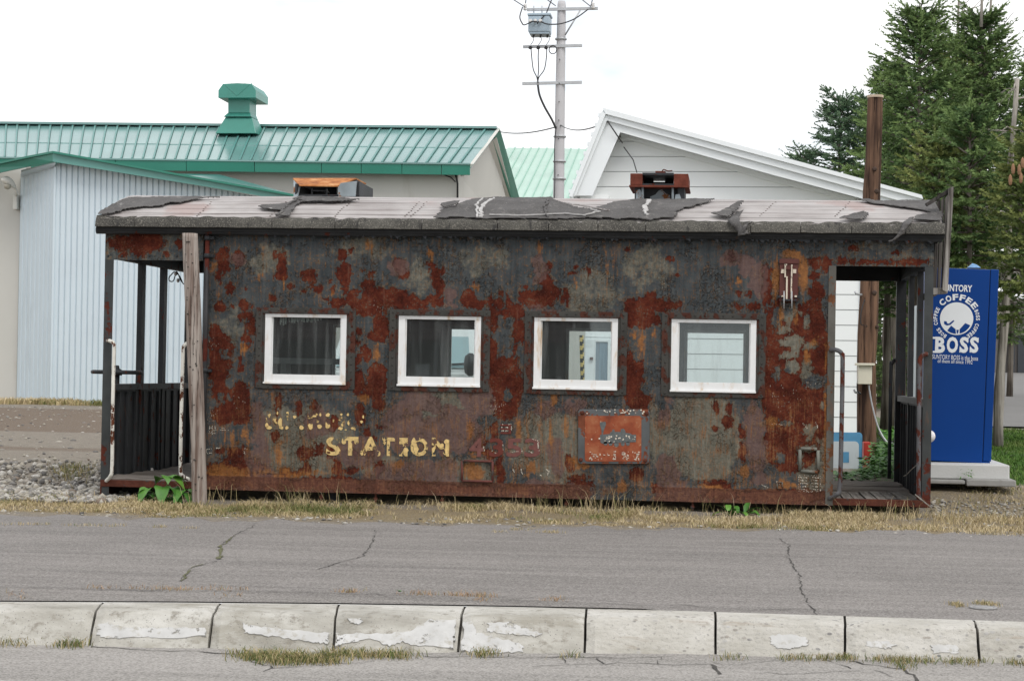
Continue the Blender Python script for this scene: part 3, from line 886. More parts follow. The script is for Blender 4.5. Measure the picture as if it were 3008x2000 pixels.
# roof slabs behind the barge boards
def roofslab(x0, y0, x1, y1, nm):
    mb = MB(); a, b = P(x0, y0, YT - .048), P(x1, y1, YT - .048)
    mb.prism([a, b, b + [0, 10, 0], a + [0, 10, 0]], (0, 0, -.14)); return part(nm, mb, M_trim, house)
roofslab(1772, 322, 2708, 578, 'roof')
roofslab(1674, 577, 1771, 325, 'roof')
for i in range(9):   # turned ends of the roof sheets along the steep slope
    t = i / 9 + .04
    x, y = 1768 + (1671 - 1768) * t, 325 + (577 - 325) * t
    mb = MB(); a = P(x - 7, y + 4, YT - .06); mb.box(a[0], a[0] + .05, a[1], a[1] + .5, a[2] - .02, a[2] + .03); part('sheet_end', mb, M_trim, house)
seg('soffit', [(1822, 391), (2270, 516), (2560, 594), (2560, 606), (2262, 532), (1825, 404)], YT + .3, .3, M_siding)
mb = MB(); a, b = P(1703, 592, YT + .1), P(1788, 572, YT + .1); mb.box(a[0], b[0], a[1], a[1] + .5, a[2], b[2]); part('eave_box', mb, M_siding, house)
# door and curtained window seen through the wagon
M_glass_dark = plain('curtain_glass', (0.16, 0.24, 0.30), 0.25, 0.35, 3, stretch=(9, 1, .5))
hd = MB(); a, b = P(1716, 1300, YH - .05), P(1744, 998, YH - .05); hd.box(a[0], b[0], YH - .06, YH - .002, .12, b[2]); door = part('door', hd, M_trim, house)
mb = MB(); a = P(1740, 1053, YH - .08); mb.box(a[0] - .035, a[0] + .01, YH - .1, YH - .062, a[2] - .02, a[2] + .02); part('handle', mb, M_rail_grey, door)
wm = MB(); a, b = P(1745, 1240, YH - .03), P(1786, 1004, YH - .03); wm.box(a[0], b[0], YH - .035, YH - .003, a[2], b[2]); win = part('window', wm, M_glass_dark, house)
mb = MB()
for x in (a[0] - .02, b[0]): mb.box(x, x + .03, YH - .055, YH - .004, a[2] - .03, b[2] + .03)
mb.box(a[0] + .01, b[0], YH - .054, YH - .004, b[2], b[2] + .03); mb.box(a[0] + .01, b[0], YH - .054, YH - .004, a[2] - .03, a[2])
part('frame', mb, M_trim, win)

# low dark shuttered building far right
fb_loc = P(2990, 1116, 88); 
fb = thing('garage_block', fb_loc, 'low grey building with dark shutter doors beyond the trees at far right', 'building')
gzr = fb_loc[2] - .05
mb = MB(); a, b = P(2900, 1116, 88), P(3200, 960, 88); mb.box(a[0], b[0], 88.2, 96, gzr, b[2] + 1.2); part('wall', mb, plain('brown_grey_wall', (.16, .145, .135), .9), fb)
for i, x0 in enumerate((2936, 2962, 2990, 3018, 3046, 3074)):
    mb = MB(); a, b = P(x0, 1116, 88), P(x0 + 20, 985, 88); mb.box(a[0], b[0], 88.05, 88.2, gzr, b[2]); dd = part('shutter_door', mb, plain('dark_shutter', (.03, .035, .042), .4) if i == 0 else bpy.data.materials['dark_shutter'], fb)
# sloping asphalt yard on the right
mb = MB()
yard_px = [(2870, 1320), (2936, 1225), (2955, 1215), (2990, 1240), (3030, 1270)]
N = 24
for i in range(N):
    y0, y1 = 40.5 + (88 - 40.5) * i / N, 40.5 + (88 - 40.5) * (i + 1) / N
    x0, x1 = 4.2 + (i / N) * 3.0, 4.2 + ((i + 1) / N) * 3.0
    for j in range(6):
        xa0, xa1 = x0 + (60 - x0) * (j / 6) ** 2, x0 + (60 - x0) * ((j + 1) / 6) ** 2
        xb0, xb1 = x1 + (60 - x1) * (j / 6) ** 2, x1 + (60 - x1) * ((j + 1) / 6) ** 2
        g = lambda x, y: (x, y, float(gz(x, y)) + .05)
        mb.quad(g(xa0, y0), g(xa1, y0), g(xb1, y1), g(xb0, y1))
single('yard', mb, M_far_road, kind='structure')

# --- utility pole
M_conc = plain('pole_concrete', (0.50, 0.49, 0.50), 0.8, 0.06, 2.0, bump=.15, bscale=8)
M_galv = plain('galvanised_steel', (0.46, 0.47, 0.48), 0.45, 0.1, 5, metal=.3)
M_trans = plain('transformer_paint', (0.38, 0.47, 0.54), 0.45, 0.08, 3, dirt=(0.25, 0.22, 0.18), dirt_amt=.15)
M_porc = plain('porcelain', (0.72, 0.70, 0.68), 0.2, 0.05)
YP = 46.0
ploc = P(1636, 1200, YP); ploc[2] = .1
pole = thing('utility_pole', ploc, 'tall grey concrete utility pole carrying a transformer', 'utility pole')
top = P(1650, 4, YP); basep = np.array([P(1640, 800, YP)[0] - .03, YP, .1])
mb = MB(); mb.tube([basep, basep + (top - basep) * .5, top - [0, 0, .1], top], [.17, .14, .105, .09], 20)
part('shaft', mb, M_conc, pole)
def pp(px, py, dy=0): return P(px, py, YP + dy)
def crossarm(x0, y0, x1, y1, dy=-.14):
    mb = MB(); a, b = pp(x0, y0, dy), pp(x1, y1, dy); h = .034
    mb.prism([a + [0, 0, -h], b + [0, 0, -h], b + [0, 0, h], a + [0, 0, h]], (0, .06, 0))
    return part('crossarm', mb, M_galv, pole)
crossarm(1548, 29, 1756, 25); crossarm(1536, 138, 1710, 134); crossarm(1534, 246, 1709, 242)
for x in (1568, 1592): 
    mb = MB(); mb.tube([pp(x, 40, -.15), pp(x, 18, -.15)], .015, 6); part('bolt', mb, M_galv, pole)
mb = MB(); mb.tube([pp(1704, 32, -.12), pp(1660, 104, -.12)], .022, 6); part('brace', mb, M_galv, pole)
for x, y in ((1543, 22), (1742, 18)):
    mb = MB(); a = pp(x, y, -.2); mb.lathe(a, [(.03, -.08), (.055, -.05), (.03, -.02), (.055, .0), (.03, .03), (.05, .05), (.02, .09)], 12); part('insulator', mb, M_porc, pole)
for y in (116, 402, 475, 526):
    mb = MB(); a = pp(1648 - (y - 100) * .012, y); mb.lathe(a, [(.14 + y * .00005, -.02), (.14 + y * .00005, .02)], 16); part('band_clamp', mb, M_galv, pole)
for y in (176, 246, 300, 354, 408, 515):
    mb = MB(); a = pp(1645 - (y - 100) * .012, y, -.12); mb.tube([a, a + [0, -.07, 0]], .012, 5); part('climbing_bolt', mb, M_rubber, pole)
# transformer: a thing hung beside the pole
tl = pp(1582, 70, -.15)
tr = thing('transformer', tl, 'blue grey box transformer hung beside the top of the concrete pole', 'transformer')
mb = MB(); a, b = pp(1551, 95, -.45), pp(1615, 46, -.45); mb.box(a[0], b[0], a[1], a[1] + .5, a[2], b[2]); part('tank', mb, M_trans, tr, bev=.03)
mb = MB(); mb.box(a[0] - .02, b[0] + .02, a[1] - .02, a[1] + .52, b[2] + .001, b[2] + .06); part('lid', mb, M_trans, tr, bev=.015)
mb = MB(); mb.box(a[0] + .03, b[0] - .01, a[1] + .01, a[1] + .5, a[2] - .05, a[2] - .001); part('underside', mb, M_trans, tr, bev=.02)
for x in (1559, 1573, 1588):
    q = pp(x, 63, -.5); mb = MB(); mb.lathe((q[0], q[1] - .10, q[2]), [(.03, 0), (.045, .03), (.03, .05), (.045, .08), (.03, .12)], 12, 'y'); part('bushing', mb, M_porc, tr)
for x in (1569, 1590, 1610):
    mb = MB(); mb.tube([pp(x, 97, -.35), pp(x - 3, 112, -.35)], [.04, .015], 8); part('bushing', mb, M_rubber, tr)
def wire(name, pts, r, label, cat='cable', group=None, sag=0.0, mat=M_rubber):
    mb = MB()
    pts = [np.asarray(p, float) for p in pts]
    if sag:
        a, b = pts; pts = [a + (b - a) * t - np.array([0, 0, sag * 4 * t * (1 - t)]) for t in np.linspace(0, 1, 14)]
    mb.tube(pts, r, 6)
    return single(name, mb, mat, label, cat, group, loc=pts[0])
def curve(pts, n=6):
    pts = [np.asarray(p, float) for p in pts]; out = []
    for i in range(len(pts) - 1):
        p0 = pts[max(i - 1, 0)]; p1 = pts[i]; p2 = pts[i + 1]; p3 = pts[min(i + 2, len(pts) - 1)]
        for t in np.linspace(0, 1, n, endpoint=False):
            out.append(.5 * ((2 * p1) + (-p0 + p2) * t + (2 * p0 - 5 * p1 + 4 * p2 - p3) * t * t + (-p0 + 3 * p1 - 3 * p2 + p3) * t ** 3))
    return out + [pts[-1]]
GW = 'wires around the utility pole'
wire('cable', curve([pp(1580, 250, -.2), pp(1585, 280, -.2), pp(1600, 315, -.2), pp(1620, 350, -.2), pp(1633, 378, -.15)]), .028, 'thick black cable drooping from the lowest crossarm to the pole', group=GW)
wire('cable', curve([pp(1634, 372, -.16), pp(1629, 430, -.17), pp(1630, 520, -.18), pp(1628, 600, -.18)]), .012, 'thin dark cable running down the left side of the concrete pole', group=GW)
for i, (xa, xb) in enumerate(((1560, 1577), (1582, 1580), (1606, 1583))):
    wire('cable', curve([pp(xa, 145, -.17), pp(xa + (2 if i == 0 else -1), 170, -.17), pp((xa + xb) / 2 + 3 * (i - .6), 205, -.17), pp(xb, 228, -.17), pp(1580, 246, -.17)]), .013,
         ['leftmost', 'middle', 'rightmost'][i] + ' of three thin wires meeting above the lowest crossarm', group=GW)
for i, x in enumerate((1558, 1581, 1604)):
    mb = MB(); a = pp(x, 141, -.18); mb.lathe(a, [(.035, -.035), (.05, 0), (.03, .04)], 10); part('insulator', mb, M_rubber, pole)
    wire('cable', curve([pp(x + 10, 112, -.35), pp(x + 8, 122, -.3), pp(x + 1, 132, -.2)]), .008, ['left', 'middle', 'right'][i] + ' short lead below the transformer to the second crossarm', group=GW)
wire('cable', curve([pp(1624 + 11 * math.cos(t), 147 + 12 * math.sin(t), -.16) for t in np.linspace(0, 6.6, 16)], 2), .012, 'black coil of cable hung on the second crossarm', group=GW)
wire('cable', curve([pp(1535, 22, -.25), pp(1527, 50, -.4), pp(1533, 68, -.6), pp(1541, 74, -.62), pp(1565, 64, -.6), pp(1580, 66, -.62)]), .016, 'black lead looping into the left bushing of the transformer', group=GW)
wire('cable', curve([pp(1588, 64, -.6), pp(1610, 72, -.55), pp(1650, 70, -.4), pp(1690, 55, -.3), pp(1728, 28, -.25)]), .016, 'black lead swinging from the transformer to the right end of the top crossarm', group=GW)
wire('cable', [pp(1578, 70, -.6), pp(1605, 40, -.4), pp(1628, -20, -.3)], .016, 'black lead rising steeply from the transformer past the pole top', group=GW)
for i, (a, b) in enumerate((((1543, 22), (1430, -50)), ((1632, 18), (1560, -35)), ((1735, 20), (1660, -40)), ((1735, 20), (1752, -45)), ((1543, 16), (1550, -40)))):
    wire('cable', [pp(*a, -.2), pp(*b, -.2 if i > 2 else -6)], .012, ['overhead line leaving the left end of the top crossarm', 'overhead line leaving the pole top to the upper left', 'overhead line leaving the right end of the top crossarm to the left', 'short line rising from the right end of the top crossarm', 'short line rising from the left end of the top crossarm'][i], group=GW)
wire('service_cable', [P(1465, 387, 64.9), pp(1648, 369, -.16)], .018, 'thin service wire from the green hall ridge to the pole', sag=.12, group=GW)
wire('service_cable', [pp(1648, 369, -.16), P(1785, 357, YT - .1)], .012, 'thin service wire from the pole to the house gable', sag=.12, group=GW)
wire('service_cable', [P(1785, 357, YT - .12), P(1822, 412, YT - .02), P(1828, 420, YT + .3)], .01, 'short dark wire hanging down the peak of the white gable', group=GW)
wire('aerial_wire', [P(1832, 432, YH - .3), P(1860, 470, YH - .3), P(1871, 508, YH - .35)], .008, 'bent dark wire standing in front of the white gable', 'wire')

# --- dark house across the road, behind the camera: it shows as the reflection in the wagon windows
def MR(px, py, Yv=45.0):
    p = P(px, py, Yv); return np.array([p[0], 2 * YW - Yv, p[2]])
M_dwall = plain('dark_house_wall', (.075, .07, .066), .8, .2, 2, spec=.1); M_maroon = plain('maroon_roof', (.075, .028, .03), .5, .15, 3, spec=.2)
a, b = MR(640, 1300), MR(1684, 1300)
hy = a[1]
rh = thing('dark_house', ((a[0] + b[0]) / 2, hy, RZ), 'dark house with a maroon roof, reflected in the third wagon window', 'building')
zE = MR(1684, 1010)[2]
mb = MB(); mb.box(a[0], b[0] - .3, hy - 7, hy - .3, RZ, zE); part('wall', mb, M_dwall, rh)
for i in range(16):
    t0, t1 = i / 16, (i + 1) / 16 - .008
    mb = MB(); mb.hull8([(a[0] - .3, hy + .1 - 3.6 * t0, zE + 2.6 * t0), (b[0], hy + .1 - 3.6 * t0, zE + 2.6 * t0), (b[0], hy + .1 - 3.6 * t1, zE + 2.6 * t1), (a[0] - .3, hy + .1 - 3.6 * t1, zE + 2.6 * t1)],
                        [(a[0] - .3, hy + .1 - 3.6 * t0, zE + 2.6 * t0 + .07), (b[0], hy + .1 - 3.6 * t0, zE + 2.6 * t0 + .07), (b[0], hy + .1 - 3.6 * t1, zE + 2.6 * t1 + .04), (a[0] - .3, hy + .1 - 3.6 * t1, zE + 2.6 * t1 + .04)]); part('roof_course', mb, M_maroon, rh)
mb = MB(); mb.prism([(a[0] - .2, hy + .05, zE), (a[0] - .2, hy - 3.5, zE + 2.55), (a[0] - .2, hy - 7.1, zE)], (b[0] - a[0] + .1, 0, 0)); part('roof', mb, M_maroon, rh)
w0, w1 = MR(1215, 1120), MR(1255, 1070)
mb = MB(); mb.box(w0[0], w1[0], hy - .32, hy - .26, w0[2], w1[2]); part('window', mb, M_trim, rh)
mb = MB(); mb.tube([(MR(1290, 1)[0], hy - .2, RZ), (MR(1290, 1)[0], hy - .2, zE)], .05, 8); part('drainpipe', mb, M_galv, rh)

# --- weathered timber post behind the wagon with its fittings
M_post = wood('brown_post_wood', (0.185, 0.108, 0.070), (0.042, 0.025, 0.019), .62, 'z', .85)
YO = 23.2
po_loc = P(2540, 1345, YO); po_loc[2] = .1
post = thing('timber_post', po_loc, 'tall thick brown timber post with a flat top behind the right doorway', 'post')
tp = [(2571, 287), (2569, 380), (2566, 480), (2561, 560), (2557, 700), (2553, 860), (2549, 980), (2546, 1050), (2545, 1340)]
wd = [22, 22.5, 23, 25, 26, 27, 29, 27, 28]
mb = MB()
vs, fs, nn = [], [], 20
for (x, y), w in zip(tp, wd):
    c_ = P(x, y, YO); r_ = w * YO / 5500
    for j in range(nn):
        a = 2 * math.pi * j / nn
        k_ = 1 + .035 * math.sin(3 * a + y * .01) - (.16 if j in (15, ) else 0)
        vs.append((c_[0] + r_ * k_ * math.cos(a), YO + r_ * k_ * math.sin(a), c_[2]))
for i in range(len(tp) - 1):
    for j in range(nn): fs.append((i * nn + j, i * nn + (j + 1) % nn, (i + 1) * nn + (j + 1) % nn, (i + 1) * nn + j))
mb.add([v for v in vs], [f[::-1] for f in fs], 0, True)
part('trunk', mb, M_post, post)
mb = MB(); t_ = P(2571, 287, YO)
mb.prism([(t_[0] + .1 * math.cos(a), YO + .1 * math.sin(a), t_[2] - .006) for a in np.linspace(0, 2 * math.pi, 16, endpoint=False)], (0, 0, .03)); part('end_grain', mb, plain('end_grain', (.50, .40, .30), .8, .3, 12), post)
for x, y, r_ in ((2569, 497, .026), (2575, 562, .028), (2568, 860, .03), (2543, 958, .022), (2577, 960, .022)):
    mb = MB(); c_ = P(x, y, YO - .100); mb.lathe((c_[0], c_[1] - .006, c_[2]), [(r_ * 1.1, .01), (r_ * .9, -.003), (r_ * .4, -.005)], 12, 'y'); part('knot', mb, plain('knot', (.05, .028, .018), .8) if 'knot' not in bpy.data.materials else bpy.data.materials['knot'], post)
for (x0, y0, x1, y1, x2, y2) in ((2545, 868, 2515, 863, 2511, 856), (2545, 1157, 2512, 1152, 2508, 1144)):
    mb = MB(); mb.tube([P(x0, y0, YO - .05), P(x1, y1, YO - .09), P(x2, y2, YO - .09)], .014, 7); part('step_hook', mb, M_galv, post)
M_cream = plain('cream_plastic', (0.66, 0.62, 0.50), 0.45, 0.06, 6)
bx = P(2535, 1128, YO - .13)
mbx = thing('meter_box', bx, 'cream plastic meter box mounted on the brown timber post', 'electric box')
mb = MB(); a, b = P(2521, 1128, YO - .30), P(2562, 1071, YO - .30); mb.box(a[0], b[0], YO - .30, YO - .12, a[2], b[2]); part('box', mb, M_cream, mbx, bev=.006)
mb = MB(); a, b = P(2514, 1073, YO - .33), P(2570, 1067, YO - .33); mb.box(a[0], b[0], YO - .34, YO - .10, a[2], b[2]); part('lid', mb, M_cream, mbx, bev=.004)
wire('cable', curve([P(2523, 1100, YO - .15), P(2518, 1130, YO - .15), P(2520, 1150, YO - .14), P(2530, 1158, YO - .12)]), .008, 'thin black cable curling beside the cream meter box')
wire('cable', curve([P(2551, 1128, YO - .2), P(2562, 1190, YO - .2), P(2580, 1255, YO - .2), P(2604, 1296, YO - .25), P(2622, 1302, YO - .3), P(2640, 1315, YO - .35)]), .010, 'grey cable hanging from the meter box down to the grass', mat=M_galv)
wire('cable', curve([P(2580, 1270, YO - .15), P(2598, 1296, YO - .2), P(2612, 1300, YO - .25), P(2634, 1290, YO - .3)]), .008, 'black cable drooping low beside the foot of the timber post')
wire('cable', curve([P(2540, 880, YO - .13), P(2530, 915, YO - .16), P(2529, 950, YO - .16), P(2536, 955, YO - .13)]), .006, 'thin black wire on the left edge of the timber post')

# --- blue and white sign board and red box leaning by the post
M_blue_sign = plain('faded_blue', (0.10, 0.30, 0.50), 0.5, 0.15, 6, dirt=(0.05, 0.12, 0.2), dirt_amt=.2)
M_white_sign = plain('faded_white', (0.58, 0.63, 0.66), 0.5, 0.08, 4, dirt=(0.3, 0.3, 0.28), dirt_amt=.12)
YS = 22.3
sl = P(2450, 1378, YS); sl[2] = .1
sign = thing('sign_board', sl, 'blue edged white sign board standing behind the right doorway', 'sign')
def rrect(x0, x1, y0, y1, r, Y, n=5):
    cs = [(x1 - r, y0 + r, -math.pi / 2), (x1 - r, y1 - r, 0), (x0 + r, y1 - r, math.pi / 2), (x0 + r, y0 + r, math.pi)]
    out = []
    for cx, cy, a0 in cs:
        for i in range(n + 1):
            a = a0 + math.pi / 2 * i / n
            out.append(P(cx + r * math.cos(a), cy + r * math.sin(a), Y))
    return out[::-1]
mb = MB(); mb.prism(rrect(2335, 2533, 1270, 1412, 10, YS), (0, .05, 0)); part('panel', mb, M_blue_sign, sign)
mb = MB(); mb.prism(rrect(2356, 2523, 1296, 1388, 12, YS - .006), (0, .006, 0)); part('face', mb, M_white_sign, sign)
mb = MB(); mb.prism(rrect(2477, 2494, 1327, 1358, 1, YS - .010), (0, .004, 0)); part('marking', mb, M_blue_sign, sign)
rl = P(2546, 1380, 22.5); rl[2] = .1
mb = MB(); a, b = P(2535, 1378, 22.6), P(2556, 1298, 22.6); mb.box(a[0], b[0], 22.5, 22.75, a[2], b[2])
rb = thing('red_box', rl, 'narrow red metal box between the blue sign and the timber post', 'box')
part('body', mb, plain('red_paint', (.42, .03, .018), .5, .15, 4), rb, bev=.008)
mb = MB(); mb.box(a[0] + .01, b[0] - .005, 22.52, 22.73, .1, a[2]); part('base', mb, M_dark_inner, rb)

# --- yellow and black guy guard and a white van, seen through the wagon windows
M_yel = plain('guard_yellow', (0.62, 0.47, 0.17), .5, .08); M_blk = plain('guard_black', (.03, .035, .035), .5)
gg = P(1712, 1300, 25); gg[2] = .1
guy = thing('guy_guard', gg, 'yellow and black striped pole guard seen through the third window', 'pole guard')
a, b = P(1716, 1330, 25), P(1708, 985, 25)
mb = MB(); nst = 28; nsec = 12
vs, fs, ms = [], [], []
for i in range(nst * 2 + 1):
    c_ = a + (b - a) * i / (nst * 2)
    for j in range(nsec): vs.append((c_[0] + .028 * math.cos(2 * math.pi * j / nsec), c_[1] + .028 * math.sin(2 * math.pi * j / nsec), c_[2]))
for i in range(nst * 2):
    for j in range(nsec):
        fs.append((i * nsec + j, i * nsec + (j + 1) % nsec, (i + 1) * nsec + (j + 1) % nsec, (i + 1) * nsec + j)); ms.append(1 if ((i - j * .33) % 4) < 2 else 0)
mb.v = vs; mb.f = [list(f) for f in fs]; mb.m = ms; mb.sm = [True] * len(fs)
part('sleeve', mb, [M_yel, M_blk], guy)
M_vanw = plain('van_white', (.72, .73, .72), .3, .03, 2)
M_wind = plain('windscreen', (.30, .42, .44), .12, .12, 1.2, spec=.7)
YV = 22.6
vl = P(1230, 1400, YV); vl[2] = .1
van = thing('parked_van', vl, 'white van parked beyond the wagon, seen through the second window', 'van')
a, b = P(950, 1400, YV), P(1405, 1400, YV)
x0, x1 = a[0], b[0]; zb_ = .45
zwb = P(1350, 1092, YV)[2]; zwt = P(1350, 925, YV + .5)[2]
mb = MB(); mb.hull8([(x0, YV, zb_), (x1, YV, zb_), (x1, YV + 4.2, zb_), (x0, YV + 4.2, zb_)], [(x0, YV, zwb), (x1, YV, zwb), (x1, YV + 4.2, zwb), (x0, YV + 4.2, zwb)])
mb.hull8([(x0 + .04, YV + .02, zwb), (x1 - .04, YV + .02, zwb), (x1 - .04, YV + 4.2, zwb), (x0 + .04, YV + 4.2, zwb)], [(x0 + .18, YV + .6, zwt + .1), (x1 - .18, YV + .6, zwt + .1), (x1 - .18, YV + 4.1, zwt + .1), (x0 + .18, YV + 4.1, zwt + .1)])
part('body', mb, M_vanw, van, bev=.03)
mb = MB(); mb.prism([(x0 + .13, YV + .02, zwb + .05), (x1 - .13, YV + .02, zwb + .05), (x1 - .24, YV + .57, zwt + .02), (x0 + .24, YV + .57, zwt + .02)], (0, .03, .0)); part('windscreen', mb, M_wind, van)
mb = MB(); mb.tube([(x0 + .3, YV + .0, zwb + .07), (x1 - .8, YV + .05, zwb + .13)], .012, 5); mb.tube([(x0 + 1.1, YV + .0, zwb + .06), (x1 - .2, YV + .03, zwb + .10)], .012, 5); part('wiper', mb, M_rubber, van)
mb = MB(); c_ = P(1382, 1071, YV - .25); mb.lathe(c_, [(.02, -.14), (.07, -.10), (.085, 0), (.07, .10), (.02, .14)], 14); mb.tube([c_ + [.05, 0, .1], c_ + [.16, .1, .55]], .012, 6); part('mirror', mb, M_rubber, van)
for x in (x0 + .12, x1 - .34):
    mb = MB(); mb.box(x, x + .22, YV - .02, YV + .05, .75, .92); part('headlight', mb, M_porc, van, bev=.02)
for x in (x0 + .02, x1 - .22):
    for y in (YV + .7, YV + 3.2):
        mb = MB(); mb.lathe((x, y, .42), [(.2, 0), (.31, .02), (.31, .18), (.2, .2)], 18, 'x'); part('wheel', mb, M_rubber, van)
mb = MB(); mb.box(x0 + .03, x1 - .03, YV - .06, YV + .05, .42, .62); part('bumper', mb, M_rubber, van, bev=.03)

# ================================================================== SPRUCE TREES
def needle_mat(name, c1, c2):
    m = NT(name)
    n1 = m.noise(1.3, 4, 0.6); 
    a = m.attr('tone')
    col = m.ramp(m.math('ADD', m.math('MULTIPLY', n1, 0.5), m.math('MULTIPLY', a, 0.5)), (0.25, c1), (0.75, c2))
    m.b.inputs['Subsurface Weight'].default_value = 0
    return m.done(col, 0.65, spec=0.25)
M_needle = needle_mat('spruce_needles', (0.046, 0.098, 0.034), (0.19, 0.27, 0.085))
M_needle2 = needle_mat('spruce_needles_yellowish', (0.064, 0.105, 0.030), (0.235, 0.26, 0.075))
M_needle3 = needle_mat('spruce_needles_bluish', (0.042, 0.095, 0.054), (0.15, 0.225, 0.12))
M_bark = wood('spruce_bark', (0.21, 0.185, 0.155), (0.075, 0.06, 0.048), .5, 'z', .6)
M_deadwood = wood('dead_wood', (0.38, 0.35, 0.31), (0.16, 0.14, 0.12), .5, 'z', .4)

def shoots_mesh(S, D, Ln, Up, tone, per=19, nl=0.075, rng=RNG):
    """needle-clothed shoots: start S, unit dir D, length Ln. Every needle is one thin triangle."""
    n = len(S)
    t = np.linspace(0.06, 1.0, per)[None, :].repeat(n, 0) + rng.uniform(-.04, .04, (n, per))
    ang = rng.uniform(0, 2 * np.pi, (n, per))
    U = Up - (Up * D).sum(1, keepdims=True) * D
    U /= np.linalg.norm(U, axis=1, keepdims=True) + 1e-9
    W = np.cross(D, U)
    rdir = U[:, None] * np.sin(ang)[..., None] * .8 + W[:, None] * np.cos(ang)[..., None]
    ln = nl * (1.15 - 0.55 * t) * rng.uniform(.75, 1.2, (n, per))
    base = S[:, None] + D[:, None] * (t * Ln[:, None])[..., None]
    tip = base + (rdir * 0.8 + D[:, None] * 0.75) * ln[..., None]
    w = np.cross(rdir, D[:, None]); w = w / (np.linalg.norm(w, axis=2, keepdims=True) + 1e-9)
    hw = 0.0150
    V = np.stack([base - w * hw, base + w * hw, tip], 2).reshape(-1, 3)
    Fq = np.arange(len(V)).reshape(-1, 3)
    # twig core as a thin 2-triangle blade
    cb = np.stack([S - W * .011, S + W * .011, S + D * Ln[:, None]], 1).reshape(-1, 3)
    V2 = np.concatenate([V, cb]); F2 = np.concatenate([Fq, len(V) + np.arange(len(cb)).reshape(-1, 3)])
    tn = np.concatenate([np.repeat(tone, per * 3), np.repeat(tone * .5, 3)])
    return V2, F2, tn

